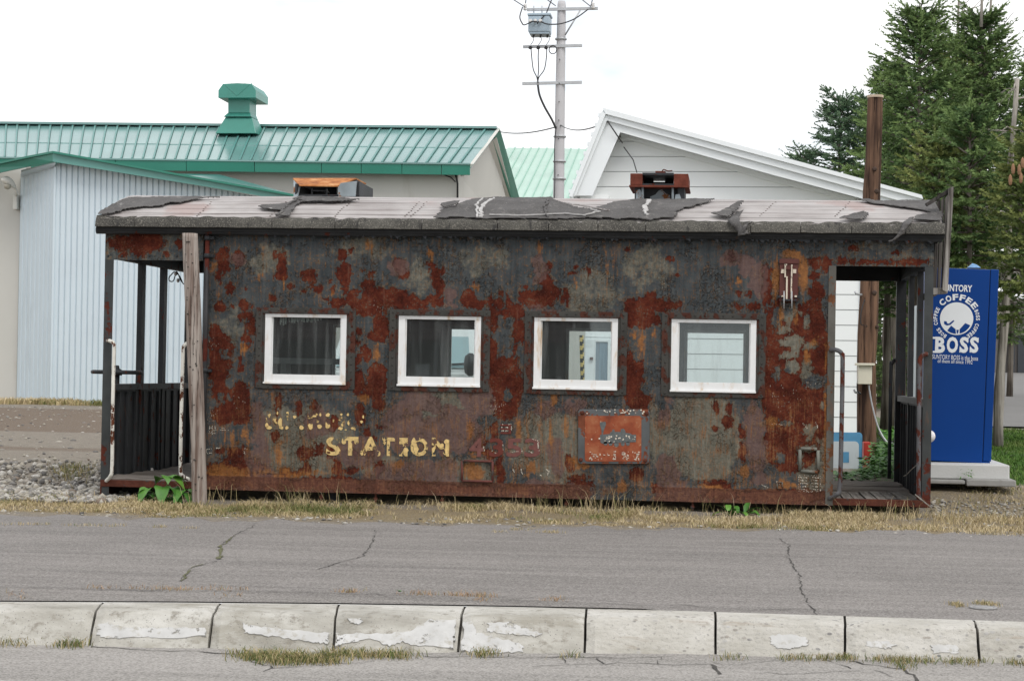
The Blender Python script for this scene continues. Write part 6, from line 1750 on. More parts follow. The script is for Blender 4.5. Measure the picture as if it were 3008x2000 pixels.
def felt(poly, seed, lift=.012, bulge=None, name='roofing_felt', mat=None, rag=.05):
    pl = [roof_xy(x, y) for x, y in poly]
    ax = np.array(pl)
    st = .015
    xs_ = np.arange(ax[:, 0].min() - .05, ax[:, 0].max() + .05, st); ds = np.arange(max(-.1, ax[:, 1].min() - .05), ax[:, 1].max() + .05, st)
    X, D = np.meshgrid(xs_, ds)
    nx_, nd_ = (fbm(X * 10, D * 10, seed, 5) - .5) * rag * 2.4, (fbm(X * 10, D * 10, seed + 5, 5) - .5) * rag * 2.4
    CXc, CDc = X[:-1, :-1] + st / 2, D[:-1, :-1] + st / 2
    ok = inside(pl, CXc + nx_[:-1, :-1], CDc + nd_[:-1, :-1])
    if not ok.any(): return
    Z = rz(D) + lift + (fbm(X * 3, D * 3, seed + 9)) * .022 + (fbm(X * 11, D * 11, seed + 3) - .5) * .014
    # torn edges curl up a little
    pad = np.pad(ok, 1).astype(float)
    nb_ = (pad[:-2, 1:-1] + pad[2:, 1:-1] + pad[1:-1, :-2] + pad[1:-1, 2:])
    ed = ok & (nb_ < 4)
    lf = np.zeros(X.shape)
    lf[:-1, :-1] = np.maximum(lf[:-1, :-1], ed); lf[1:, 1:] = np.maximum(lf[1:, 1:], ed)
    Z = Z + lf * fbm(X * 6, D * 6, seed + 21) * .014
    if bulge: 
        for bx_, bd_, r_, h_ in bulge: Z = Z + h_ * np.exp(-(((X - bx_) / r_) ** 2 + ((D - bd_) / .5) ** 2))
    idx = np.arange(X.size).reshape(X.shape)
    Fq = np.stack([idx[:-1, :-1], idx[:-1, 1:], idx[1:, 1:], idx[1:, :-1]], -1)[ok]
    V = np.stack([X, YW + D, Z], -1).reshape(-1, 3) - RL
    o = place(name, np_mesh(name, V, Fq, mat or M_felt, True), wagon)
    so = o.modifiers.new('thick', 'SOLIDIFY'); so.thickness = .006; so.offset = -1
    return o
bx_ = roof_xy(560, 590)
felt([(284, 642), (300, 626), (345, 599), (380, 589), (450, 586), (520, 586), (560, 586), (640, 588), (560, 594), (530, 602), (490, 605), (480, 611), (420, 616), (380, 619), (340, 630), (300, 640)], 1, bulge=[(bx_[0], WD / 2, .28, .055)], rag=.03)
felt([(1275, 644), (1300, 626), (1345, 608), (1400, 592), (1500, 588), (1620, 590), (1640, 600), (1690, 612), (1730, 622), (1790, 603), (1900, 594), (2100, 592), (2060, 606), (2010, 616), (1985, 636), (1975, 648), (1800, 650), (1600, 650), (1400, 650)], 2, rag=.05)
felt([(2520, 593), (2640, 594), (2742, 596), (2762, 625), (2772, 655), (2685, 653), (2690, 640), (2735, 630), (2700, 622), (2620, 612), (2560, 604)], 3, rag=.03)
felt([(757, 615), (795, 609), (845, 604), (880, 592), (898, 591), (872, 612), (862, 624), (848, 644), (806, 646), (832, 628), (770, 624)], 4, lift=.02, rag=.03)
felt([(2085, 640), (2120, 632), (2142, 622), (2168, 606), (2186, 606), (2168, 626), (2150, 636), (2140, 648), (2110, 646)], 5, lift=.03, rag=.02)
felt([(2462, 654), (2500, 642), (2538, 634), (2556, 641), (2530, 656)], 6, lift=.025, rag=.015)
felt([(1292, 612), (1330, 604), (1355, 602), (1330, 616), (1300, 622)], 8, lift=.03, rag=.015)
felt([(860, 594), (880, 588), (1010, 590), (1060, 594), (1000, 600), (900, 600)], 7, lift=.02, rag=.02)
# pale torn edges on the felt, and battens
M_tear = plain('torn_felt_edge', (.42, .41, .40), .9, .25, 25)
def strip(path, w, lift, mat, name):
    mb = MB(); rr = random.Random(int(path[0][0]))
    pts = []
    for (x0, y0), (x1, y1) in zip(path[:-1], path[1:]):
        for t in np.linspace(0, 1, 7, endpoint=False): pts.append((x0 + (x1 - x0) * t, y0 + (y1 - y0) * t))
    pts.append(path[-1])
    L3 = []
    for x, y in pts:
        d = roof_dy(x, y); p = W(x, y, d); L3.append(np.array([p[0] + rr.uniform(-.012, .012), YW + d, float(rz(d)) + lift]))
    for a, b in zip(L3[:-1], L3[1:]):
        v = b - a; nrm = np.cross(v, [0, 0, 1]); nrm /= np.linalg.norm(nrm) + 1e-9
        wa = w * rr.uniform(.35, 1.2); mb.prism([a - nrm * wa, a + nrm * wa, b + nrm * wa, b - nrm * wa], (0, 0, -.012))
    return part(name, mb, mat, wagon)
strip([(1452, 590), (1425, 606), (1410, 630), (1416, 646)], .016, .036, M_tear, 'felt_tear')
strip([(1415, 592), (1398, 612), (1404, 646)], .010, .036, M_tear, 'felt_tear')
strip([(1908, 596), (1892, 616), (1900, 640)], .020, .036, M_tear, 'felt_tear')
strip([(1440, 640), (1540, 642), (1660, 636), (1720, 642)], .010, .036, M_tear, 'felt_tear')
strip([(1610, 594), (1600, 620), (1608, 648)], .012, .036, M_felt, 'felt_seam')
strip([(880, 590), (845, 610), (822, 636), (812, 650)], .014, .04, M_felt, 'felt_seam')
strip([(1660, 604), (1730, 616), (1790, 626)], .03, .032, M_board, 'felt_tear')
strip([(1720, 640), (1760, 630), (1730, 622)], .012, .036, M_tear, 'felt_tear')
# nail lines across the boards
mb = MB()
for x0 in (585, 800, 990, 1195, 1215, 2240, 2460):
    for t in np.linspace(.05, .95, 9):
        x, y = x0 + 40 - 48 * t + random.uniform(-3, 3), 592 + 46 * t
        d = roof_dy(x, y); p = W(x, y, d); z_ = float(rz(d)) + .001
        mb.box(p[0] - .007, p[0] + .007, YW + d - .005, YW + d + .006, z_, z_ + .005)
part('nail', mb, plain('nail_grey', (.15, .12, .11), .8), wagon, kind='stuff')
# eave strips
ej = [281, 398, 528, 800, 985, 1240, 1462, 1612, 1757, 1897, 2205, 2352, 2502, 2660, 2777]
for i, (a, b) in enumerate(zip(ej[:-1], ej[1:])):
    p0, p1 = W(a, 660, -.1)[0], W(b, 660, -.1)[0]
    n = max(3, int((p1 - p0) / .03))
    mb = MB(); vs, fs = [], []
    for k in range(n + 1):
        x_ = p0 + .003 + (p1 - p0 - .006) * k / n
        jt = mnoise.noise(Vector((x_ * 9, i, 0))) * .020; jb = mnoise.noise(Vector((x_ * 6, i, 4))) * .004
        jo = mnoise.noise(Vector((x_ * 7, i, 8))) * .013 + mnoise.noise(Vector((x_ * 22, i, 9))) * .006
        zt0 = zt + .004
        for y_, z_ in ((-.055, zt0 + .016 + jt), (-.085, zt0 + .012 + jt), (-.104 - jo, zt0 - .012), (-.118 - jo, (zt + zb) / 2), (-.126 - jo, zb + .004 + jb), (-.112, zb + jb), (-.075, zb + .01)):
            vs.append((x_, YW + y_, z_))
    for k in range(n):
        for q_ in range(6): fs.append((k * 7 + q_, (k + 1) * 7 + q_, (k + 1) * 7 + q_ + 1, k * 7 + q_ + 1))
    fs += [tuple(range(7)), tuple(n * 7 + q_ for q_ in range(7))[::-1]]
    mb.add(vs, [f[::-1] for f in fs]); part('eave_strip', mb, M_gran, wagon)
mb = MB(); mb.box(xe0 + .03, xe1 - .03, YW - .05, YW - .02, zg + .06, zb + .015); part('eave_board', mb, M_rust_beam, wagon)
zgp = zg + .036
mb = MB(); p0, p1 = W(285, 680, -.04)[0], W(2768, 700, -.04)[0]
mb.tube([(p0 + (p1 - p0) * t, YW - .045, zgp + .003 * math.sin(t * 17)) for t in np.linspace(0, 1, 30)], .036, 12); part('gutter_pipe', mb, M_black_steel, wagon)
mb = MB(); rr = random.Random(3)
for i in range(150):      # loose paint hanging below the pipe
    x_ = p0 + (p1 - p0) * (.18 + .82 * rr.random() ** .7); L_ = rr.uniform(.006, .026); w_ = rr.uniform(.006, .028)
    y_ = YW - .05 - rr.uniform(0, .02); mb.add([(x_ - w_, y_, zg + .008), (x_ + w_, y_, zg + .008), (x_ + w_ * rr.uniform(-.3, .8), y_ - rr.uniform(0, .016), zg - L_)], [(0, 1, 2)])
part('paint_flake', mb, M_black_steel, wagon, kind='stuff')
# felt flaps hanging over the eave
def flap(pts, w0, name='felt_flap'):
    mb = MB(); rr = random.Random(int(pts[0][0]))
    L3 = [W(x, y, d) for x, y, d in pts]
    L3 = curve(L3, 4)
    vs, fs = [], []
    for i, p in enumerate(L3):
        t = i / (len(L3) - 1); w = w0 * (1 - .35 * t) * rr.uniform(.8, 1.2)
        for k in range(5):
            u = (k / 4 - .5) * 2
            vs.append((p[0] + u * w, p[1] - .02 * (1 - u * u) + rr.uniform(-.008, .008), p[2] + rr.uniform(-.008, .008) + u * .01))
    for i in range(len(L3) - 1):
        for k in range(4): fs.append((i * 5 + k, (i + 1) * 5 + k, (i + 1) * 5 + k + 1, i * 5 + k + 1))
    mb.add(vs, fs, 0, True); o = part(name, mb, M_felt, wagon)
    so = o.modifiers.new('thick', 'SOLIDIFY'); so.thickness = .008
flap([(2178, 602, .6), (2160, 630, .1), (2156, 648, -.12), (2172, 672, -.16), (2190, 690, -.16)], .055)
flap([(2200, 655, -.14), (2184, 668, -.19), (2176, 690, -.19), (2196, 686, -.2)], .035)
flap([(2672, 640, .1), (2664, 655, -.12), (2654, 672, -.15), (2645, 690, -.15), (2618, 708, -.14)], .042)

# ventilators on the ridge
M_vorange = NT('orange_rust_plate'); _n = M_vorange.noise(10, 7, .65); M_vorange.bump(_n, .5, .006)
M_vorange = M_vorange.done(M_vorange.ramp(_n, (.3, (.17, .05, .015)), (.52, (.42, .16, .045)), (.75, (.60, .36, .17))), .85)
M_zinc = rusty('worn_zinc', (.27, .31, .33), (.24, .10, .04), .2, 10, .1)
dv = WD / 2 - .35
def vb(px0, py0, px1, py1, d0, d1, mb):
    a, b = W(px0, py1, d0), W(px1, py0, d0); mb.box(a[0], b[0], YW + d0, YW + d1, a[2], b[2])
mb = MB()
vb(866, 540, 874, 580, dv + .02, dv + .7, mb); vb(1050, 534, 1056, 584, dv + .02, dv + .7, mb); vb(866, 572, 1054, 582, dv + .03, dv + .7, mb)
vb(913, 552, 917, 574, dv + .06, dv + .1, mb); vb(956, 552, 960, 574, dv + .06, dv + .1, mb); vb(914, 559, 958, 562, dv + .05, dv + .2, mb); vb(874, 545, 990, 575, dv + .55, dv + .6, mb)
v1 = part('ventilator', mb, M_black_steel, wagon, bev=.003)
mb = MB(); a, b, c_, d = W(860, 527, dv + .25), W(1046, 527, dv + .25), W(992, 549, dv), W(880, 547, dv)
mb.prism([d, c_, b, a], (0, 0, .012)); e0, e1 = a + [0, .5, 0], b + [0, .5, 0]; mb.prism([a, b, e1, e0], (0, 0, .012)); part('top_plate', mb, M_vorange, v1)
mb = MB()
mb.prism([W(862, 578, dv + .01), W(876, 578, dv - .01), W(877, 550, dv - .01), W(886, 536, dv + .10), W(862, 530, dv + .2)], (0, .012, 0))
part('cheek_plate', mb, M_zinc, v1, bev=.004)
mb = MB()
mb.prism([W(994, 578, dv - .012), W(1044, 578, dv - .012), W(1048, 532, dv - .012), W(1000, 538, dv - .012), W(993, 552, dv - .012)], (0, .012, 0))
part('cheek_plate', mb, M_zinc, v1, bev=.004)
mb = MB(); mb.prism([W(1050, 586, dv), W(1066, 584, dv + .5), W(1066, 538, dv + .5), W(1048, 530, dv)], (-.012, 0, 0)); part('side_plate', mb, M_black_steel, v1)
mb = MB()
vb(862, 586, 1064, 594, dv - .05, dv + .8, mb); part('base_flashing', mb, M_felt, v1)
dv2 = WD / 2 - .3
mb = MB(); vb(1864, 548, 1884, 592, dv2, dv2 + .55, mb); vb(1990, 548, 2011, 592, dv2, dv2 + .55, mb); vb(1884, 549, 1990, 592, dv2 + .12, dv2 + .5, mb); vb(1884, 543, 1990, 550, dv2 + .02, dv2 + .5, mb)
v2 = part('ventilator', mb, M_black_steel, wagon, bev=.003)
M_vrust = rusty('vent_rust', (.06, .05, .05), (.13, .038, .025), .85, 12, .1)
mb = MB(); vb(1851, 510, 1887, 544, dv2 - .06, dv2 + .6, mb); vb(1979, 511, 2022, 546, dv2 - .06, dv2 + .6, mb)
part('hood_cheek', mb, M_vrust, v2, bev=.004)
mb = MB(); vb(1887, 508, 1979, 514, dv2 - .02, dv2 + .55, mb); vb(1887, 540, 1979, 546, dv2 - .06, dv2 + .6, mb); vb(1887, 514, 1920, 540, dv2 + .40, dv2 + .44, mb); vb(1953, 514, 1979, 540, dv2 + .4, dv2 + .44, mb); vb(1920, 514, 1953, 520, dv2 + .4, dv2 + .44, mb); vb(1920, 535, 1953, 540, dv2 + .4, dv2 + .44, mb)
part('hood_frame', mb, M_black_steel, v2)
mb = MB(); vb(1848, 545, 2024, 549, dv2 - .07, dv2 + .6, mb); vb(1925, 503, 1955, 508, dv2 + .1, dv2 + .3, mb); part('hood_plate', mb, M_vrust, v2)
mb = MB()
for pts in ([(1908, 590), (1910, 578), (1925, 572), (1935, 560), (1945, 557), (1955, 568), (1968, 574), (1969, 588), (1940, 586)], [(1868, 584), (1868, 560), (1880, 556), (1888, 572), (1884, 586)], [(1982, 586), (1984, 572), (1996, 570), (2001, 584), (1994, 588)]):
    mb.prism([W(x, y, dv2 - .004 if not 1895 < x < 1975 else dv2 + .115) for x, y in pts][::-1], (0, .003, 0))
part('zinc_patch', mb, M_zinc, v2)
mb = MB()
for x in (1888, 1976): mb.tube([W(x, 549, dv2 - .01), W(x, 592, dv2 - .01)], .012, 6)
part('strut', mb, M_zinc, v2)
mb = MB(); mb.tube(curve([W(1945, 504, dv2 + .1), W(1950, 499, dv2 + .1), W(1962, 503, dv2 + .1), W(1975, 502, dv2 + .1)]), .006, 5); part('wire_loop', mb, M_rust_beam, v2)

# posts, headers, platforms
M_header = NT('header_paint')
def header(nm, px0, px1, py0, py1, patches, lift=0.0):
    a, b = W(px0, py1), W(px1, py0)
    gx_ = np.linspace(a[0], b[0], 90); gz_ = np.linspace(a[2], b[2], 26)
    X, Z = np.meshgrid(gx_, gz_)
    px_ = px0 + (px1 - px0) * (X - a[0]) / (b[0] - a[0]); py_ = py1 + (py0 - py1) * (Z - a[2]) / (b[2] - a[2])
    n1, n2 = (fbm(px_ / 9, py_ / 9, 5) - .5) * 14, (fbm(px_ / 9, py_ / 9, 15) - .5) * 14
    r = np.full(X.shape, -.6)
    for cx_, cy_, rx_, ry_ in patches:
        d = np.sqrt(((px_ + n1 - cx_) / rx_) ** 2 + ((py_ + n2 - cy_) / ry_) ** 2); r = np.maximum(r, np.clip((1 - d) * min(rx_, ry_) / 14, -1, 1))
    idx = np.arange(X.size).reshape(X.shape); Fq = np.stack([idx[:-1, :-1], idx[:-1, 1:], idx[1:, 1:], idx[1:, :-1]], -1).reshape(-1, 4)
    V = np.stack([X, np.full_like(X, YW + .004 - lift), Z], -1).reshape(-1, 3) - RL
    zz = np.full(X.shape, -.6)
    o = place(nm, np_mesh(nm, V, Fq, M_wagon, True, dict(rust=r, mauve=zz, orange=zz + .25, olive=zz + .4)), wagon)
    mb = MB(); mb.box(a[0] + .002, b[0] - .002, YW + .008, YW + .05, a[2] + .002, b[2] - .002); part('header_beam', mb, M_black_steel, wagon)
    return o
header('header_panel', 308, 598, 688, 763, [(425, 712, 60, 30), (360, 715, 45, 22), (410, 735, 30, 18), (362, 745, 10, 12), (528, 715, 14, 14), (490, 745, 8, 10)])
header('header_panel', 2447, 2745, 703, 781, [(2505, 732, 16, 11), (2560, 769, 90, 7), (2690, 768, 45, 9), (2474, 765, 18, 14), (2630, 742, 14, 8)])
mb = MB()
for x in np.linspace(318, 520, 6):
    mb.lathe(W(x, 752, .001), [(.010, 0), (.009, -.005), (.004, -.009)], 8, 'y')
part('rivet', mb, M_black_steel, wagon, kind='stuff')
def angle_post(x0, x1, dy, z0, z1, mat, inward=1):
    mb = MB(); mb.box(x0, x1, YW + dy, YW + dy + .010, z0, z1)
    e = x0 if inward > 0 else x1
    mb.box(e if inward > 0 else e - .010, e + .010 if inward > 0 else e, YW + dy + .010, YW + dy + .075, z0, z1)
    return part('corner_post', mb, mat, wagon)
zbotL = W(300, 1490)[2]
angle_post(xL, W(328, 1000)[0], .0055, zbotL, zg, rusty('corner_steel', (.050, .054, .054), amount=.22, scale=5, orange=.12))
angle_post(W(2714, 1000)[0], xR, .0055, W(2736, 1486)[2], zg, bpy.data.materials['corner_steel'], -1)
xpr = W(2714, 1000)[0]
# far corner posts and far headers, far handrails
mb = MB(); mb.box(xL, xL + .08, YW + WD - .06, YW + WD, zfl, zg); part('corner_post', mb, M_black_steel, wagon)
mb = MB(); mb.box(xpr - .02, xR, YW + WD - .06, YW + WD, zfl, zg); part('corner_post', mb, M_black_steel, wagon)
zh = W(2560, 826, WD)[2]
mb = MB(); mb.box(xL + .08, xa, YW + WD - .05, YW + WD, zh, zg); part('header_beam', mb, M_black_steel, wagon)
mb = MB(); mb.box(xb, xpr - .02, YW + WD - .05, YW + WD, zh, zg); part('header_beam', mb, M_black_steel, wagon)
# end walls of the two platforms: posts, rail, ribbed panel
zr1 = W(330, 1128, .1)[2]
def end_wall(x, sgn, posts, zrail, mat_rail):
    y0 = YW + .02
    for d in posts:
        mb = MB(); mb.box(min(x, x + sgn * .05), max(x, x + sgn * .05), y0 + d - .05, y0 + d + .05, zfl, zg); part('end_post', mb, M_black_steel, wagon)
    mb = MB(); mb.box(min(x, x + sgn * .04), max(x, x + sgn * .04), y0 + .08, YW + WD - .06, zfl - .03, zrail); pn = part('end_panel', mb, M_black_steel, wagon)
    mb = MB()
    for d in np.arange(.3, WD - .2, .24): mb.box(min(x + sgn * .04, x + sgn * .06), max(x + sgn * .04, x + sgn * .06), y0 + d, y0 + d + .018, zfl, zrail - .02)
    part('rib', mb, M_black_steel, pn)
    mb = MB(); mb.box(min(x - sgn * .01, x + sgn * .075), max(x - sgn * .01, x + sgn * .075), y0 + .08, YW + WD - .06, zrail, zrail + .055); part('end_rail', mb, mat_rail, wagon)
    mb = MB(); mb.box(min(x, x + sgn * .06), max(x, x + sgn * .06), y0 + .05, YW + WD - .06, zh, zg); part('header_beam', mb, M_black_steel, wagon)
end_wall(xL + .002, 1, (.98, 1.68), zr1 - .055, rusty('end_rail_steel', (.045, .047, .05), amount=.15))
end_wall(xR - .002, -1, (.85, 1.70), W(2690, 1188, .4)[2], plain('end_rail_grey', (.17, .17, .165), .6, .2, 8))
# brake wheel on its stem
ctr_ = W(343, 1093, .55)
M_wheel = rusty('brake_wheel_black', (.03, .032, .035), amount=.08)
mb = MB(); R0 = .222
mb.tube([ctr_ + np.array([R0 * math.cos(t), R0 * math.sin(t), 0]) for t in np.linspace(0, 2 * math.pi, 33)], .019, 9, cap=False)
bw = part('brake_wheel', mb, M_wheel, wagon)
for k in range(4):
    t = math.pi / 4 + k * math.pi / 2; mb = MB(); mb.tube([ctr_, ctr_ + np.array([R0 * math.cos(t), R0 * math.sin(t), 0])], .013, 7); part('spoke', mb, M_wheel, bw)
mb = MB(); mb.lathe(ctr_, [(.05, -.03), (.05, .02), (.025, .035), (.022, .06), (.01, .065)], 14); part('hub', mb, M_wheel, bw)
mb = MB(); mb.tube([(ctr_[0], ctr_[1], zfl - .02), (ctr_[0], ctr_[1], ctr_[2] - .02)], .028, 10); mb.lathe((ctr_[0], ctr_[1], ctr_[2] - .14), [(.10, -.01), (.10, .01), (.05, .03)], 14); part('stem', mb, M_wheel, bw)
# platform floors
M_plank = wood('grey_floor_plank', (.30, .28, .255), (.14, .125, .11), 1.0, 'y', .5)
M_plankx = wood('grey_floor_plank_cross', (.27, .24, .215), (.12, .105, .09), 1.0, 'x', .5)
xs0, xs1 = xb + .02, xR - .06
n = 8
for i in range(n):
    a, b = xs0 + (xs1 - xs0) * i / n + .006, xs0 + (xs1 - xs0) * (i + 1) / n - .006
    j = random.uniform(-.006, .006)
    mb = MB(); mb.box(a, b, YW + .03 + random.uniform(0, .02), YW + 1.15 + random.uniform(-.02, .02), zfl - .05 + j, zfl - .012 + j); part('floor_plank', mb, M_plank, wagon, bev=.003)
for i in range(5):
    a = YW + 1.17 + i * .26; mb = MB(); mb.box(xs0, xs1 + random.uniform(-.05, 0), a, a + .25, zfl - .04, zfl + .004 + random.uniform(0, .012)); part('floor_plank', mb, M_plankx, wagon, bev=.003)
mb = MB()   # broken hole: flat dark sheet, the shade of the void painted on
p_ = W(2640, 1456, .25)
mb.add([(p_[0] + (.14 + .04 * math.sin(5 * t)) * math.cos(t), YW + .17 + .045 * math.sin(t) * (1 + .3 * math.sin(3 * t)), zfl - .002) for t in np.linspace(0, 6.283, 22, endpoint=False)], [tuple(range(22))]); part('rot_hole', mb, M_rubber, wagon)
zfL = W(480, 1405)[2]
for i in range(9):
    a = YW + .02 + i * .285; j = random.uniform(-.012, .016)
    mb = MB(); w_ = .27
    mb.hull8([(xL + .06, a, zfL - .045), (xa - .01, a, zfL - .045), (xa - .01, a + w_, zfL - .045), (xL + .06, a + w_, zfL - .045)],
             [(xL + .06, a, zfL - .01 + j), (xa - .01, a, zfL - .01 - j), (xa - .01, a + w_, zfL - .012), (xL + .06, a + w_, zfL + .004 + j)]); part('floor_plank', mb, M_plankx, wagon, bev=.004)
# litter on the left floor
M_lit = plain('litter_white', (.7, .68, .64), .7)
for i, (x, y, d) in enumerate(((347, 1375, 1.0), (365, 1386, .7), (388, 1379, .9), (445, 1371, 1.3), (350, 1387, .5))):
    p_ = W(x, y, d); mb = MB(); mb.hull8([(p_[0] - .02, p_[1], zfL), (p_[0] + .018, p_[1] - .01, zfL), (p_[0] + .02, p_[1] + .02, zfL), (p_[0] - .015, p_[1] + .03, zfL)], [(p_[0] - .012, p_[1] + .005, zfL + .03), (p_[0] + .012, p_[1], zfL + .025), (p_[0] + .01, p_[1] + .016, zfL + .03), (p_[0] - .01, p_[1] + .02, zfL + .022)])
    single('litter', mb, M_lit, 'small white scrap lying on the left platform floor', 'scrap', 'scraps on the left platform', loc=(p_[0], p_[1], zfL))
# sills under the platforms, side skirt supports
mb = MB(); a, b = W(2432, 1490), W(2736, 1468); mb.box(a[0], xR - .0, YW - .004, YW + .055, W(2600, 1487)[2], W(2600, 1467)[2]); part('platform_sill', mb, M_rust_beam, wagon, bev=.004)
mb = MB(); mb.box(xL + .002, xa - .005, YW - .004, YW + .05, W(450, 1432)[2], W(450, 1412)[2]); part('platform_sill', mb, M_rust_beam, wagon, bev=.004)
mb = MB(); mb.box(xL, xL + .012, YW, YW + WD, zbotL, W(450, 1432)[2]); part('buffer_plate', mb, M_rust_beam, wagon)
M_under = plain('underframe_dirt', (.085, .075, .058), .95, .3, 6)
mb = MB(); mb.box(xL + .02, xR - .04, YW + .55, YW + .72, -.14, zs - .005); mb.box(xL + .02, xR - .04, YW + 1.9, YW + 2.05, -.14, zs - .005); part('underframe_beam', mb, M_under, wagon)
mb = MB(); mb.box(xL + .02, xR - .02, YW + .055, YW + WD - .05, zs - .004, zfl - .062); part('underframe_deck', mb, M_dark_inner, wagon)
for x in (945, 1105, 1300, 1665, 2035, 2440):
    mb = MB(); p_ = W(x, 1460, .06); mb.box(p_[0] - .008, p_[0] + .008, YW + .03, YW + .045, zs - .075, zs + .01); mb.box(p_[0] - .016, p_[0] + .016, YW + .025, YW + .05, zs - .055, zs - .035); part('hanger', mb, M_rust_beam, wagon)
mb = MB(); p_ = W(965, 1470, .2); mb.prism([(p_[0] - .06, YW + .2, zs), (p_[0] + .09, YW + .2, zs), (p_[0] + .09, YW + .2, zs - .12), (p_[0] + .06, YW + .2, zs - .12)], (0, .03, 0)); part('brake_lever', mb, M_black_steel, wagon)
# downpipe
xdp = W(606, 1000)[0]
mb = MB(); mb.tube([(xdp, YW - .03, zg), (xdp, YW - .03, zs + .1)], .021, 10)
dp = part('downpipe', mb, rusty('downpipe_rust', (.04, .04, .042), (.075, .018, .012), .40, 5, .06), wagon)
for y in (752, 1088, 700):
    mb = MB(); z_ = W(606, y)[2]; mb.lathe((xdp, YW - .03, z_), [(.028, -.02), (.03, 0), (.028, .02)], 10); mb.box(xdp - .01, xdp + .06, YW - .035, YW - .001, z_ - .012, z_ + .012); part('pipe_clamp', mb, M_black_steel, dp)
# door jamb strips on the right
mb = MB(); mb.box(xb - .045, xb + .018, YW - .008, YW + .06, zs, W(2447, 781)[2]); part('door_jamb', mb, rusty('jamb_grey', (.105, .10, .088), (.14, .06, .03), .3, 12, .25), wagon)
mb = MB(); mb.box(xa - .01, xa + .04, YW - .008, YW + .06, zs, W(598, 763)[2]); part('door_jamb', mb, M_dark_paint, wagon)
# handrails
def rail(pts, r, mat, dy):
    mb = MB(); mb.tube(curve([W(x, y, dy + dd_) for x, y, dd_ in pts], 5), r, 9); return part('handrail', mb, mat, wagon)
rail([(316, 1001, .07), (326, 1002, .01), (335, 1012, 0), (335, 1040, 0), (331, 1200, 0), (329, 1370, 0), (324, 1398, .01), (312, 1412, .07)], .017, M_rail_white, -.08)
rail([(556, 1008, .07), (546, 1010, .01), (538, 1022, 0), (537, 1050, 0), (533, 1200, 0), (530, 1370, 0), (536, 1396, .01), (556, 1408, .06)], .017, M_rail_white, -.08)
rail([(2440, 1028, .07), (2458, 1028, .0), (2472, 1038, 0), (2475, 1060, 0), (2472, 1250, 0), (2467, 1425, 0), (2458, 1452, .0), (2436, 1464, .07)], .020, M_rail_grey, -.08)
rail([(2722, 1040, .07), (2712, 1042, .01), (2703, 1056, 0), (2701, 1080, 0), (2699, 1250, 0), (2698, 1440, 0), (2700, 1462, .02)], .020, M_rail_grey, -.08)
rail([(2640, 1053, 0), (2628, 1058, 0), (2619, 1070, 0), (2617, 1090, 0), (2612, 1405, 0)], .019, M_black_steel, WD)
# loose cable with white insulators in the left opening
mb = MB(); mb.tube(curve([W(512, 798, 1.9), W(505, 805, 1.9), (W(497, 815, 1.9)), W(498, 825, 1.9), W(508, 826, 1.9), W(514, 812, 1.9), W(518, 798, 1.9), W(524, 806, 1.9), W(530, 822, 1.9), W(540, 835, 1.9)]), .006, 6)
mb.tube(curve([W(516, 800, 1.9), W(528, 812, 1.9), W(536, 830, 1.9)]), .006, 6); cb_ = part('loose_cable', mb, M_rubber, wagon)
for x, y in ((516, 804), (523, 824)):
    mb = MB(); mb.lathe(W(x, y, 1.88), [(.008, -.02), (.016, -.012), (.018, 0), (.016, .012), (.008, .02)], 10); part('insulator', mb, M_porc, cb_)
wagon.rotation_euler = (0, TILT, 0)

# ================================================================== THINGS AROUND THE WAGON
# leaning timber post in front of the left platform
M_greypost = wood('weathered_post', (0.36, 0.315, 0.28), (0.15, 0.105, 0.085), 1.0, 'z', .7)
YL = 16.12
gp = [(557, 686), (560, 760), (566, 900), (572, 1050), (578, 1200), (583, 1330), (586, 1500)]
gw = [23.5, 24, 23.5, 23, 23, 22, 23]
p0 = P(586, 1492, YL); p0[2] = -.01
gpost = thing('wooden_post', p0, 'weathered grey wooden post leaning before the left platform', 'post')
mb = MB(); vs, fs = [], []; nn = 20
rows = []
for i in range(len(gp) - 1):
    for t in np.linspace(0, 1, 5, endpoint=False):
        rows.append((gp[i][0] + (gp[i + 1][0] - gp[i][0]) * t, gp[i][1] + (gp[i + 1][1] - gp[i][1]) * t, gw[i] + (gw[i + 1] - gw[i]) * t))
rows.append((*gp[-1], gw[-1]))
rows = [(rows[0][0], rows[0][1] - .5, gw[0] * .0), (rows[0][0], rows[0][1] - .3, gw[0] * .90)] + rows
for (x, y, w) in rows:
    c_ = P(x, y, YL); r_ = w * YL / 5500
    for j in range(nn):
        a = 2 * math.pi * j / nn; k_ = 1 + .03 * math.sin(5 * a) + .02 * mnoise.noise(Vector((math.cos(a) * 2, math.sin(a) * 2, y * .012)))
        if j == 14: k_ -= .09
        vs.append((c_[0] + r_ * k_ * math.cos(a), YL + r_ * k_ * math.sin(a), c_[2]))
for i in range(len(rows) - 1):
    for j in range(nn): fs.append((i * nn + (j + 1) % nn, i * nn + j, (i + 1) * nn + j, (i + 1) * nn + (j + 1) % nn))
mb.add(vs, fs, 0, True); part('trunk', mb, M_greypost, gpost)
mb = MB(); rr = random.Random(8)
for i in range(34):
    t = rr.random(); x = 557 + 27 * t + rr.uniform(-15, 15); y = 700 + 740 * t
    c_ = P(x, y, YL - .066); r_ = rr.uniform(.003, .008)
    mb.lathe(c_, [(r_, .012), (r_, -.001), (r_ * .6, -.002)], 7, 'y')
part('nail_hole', mb, M_crack, gpost, kind='stuff')
mb = MB(); mb.box(*(lambda a, b: (a[0], b[0], YL - .079, YL - .06, a[2], b[2]))(P(546, 711, YL - .07), P(558, 709, YL - .07))); part('staple', mb, M_crack, gpost)

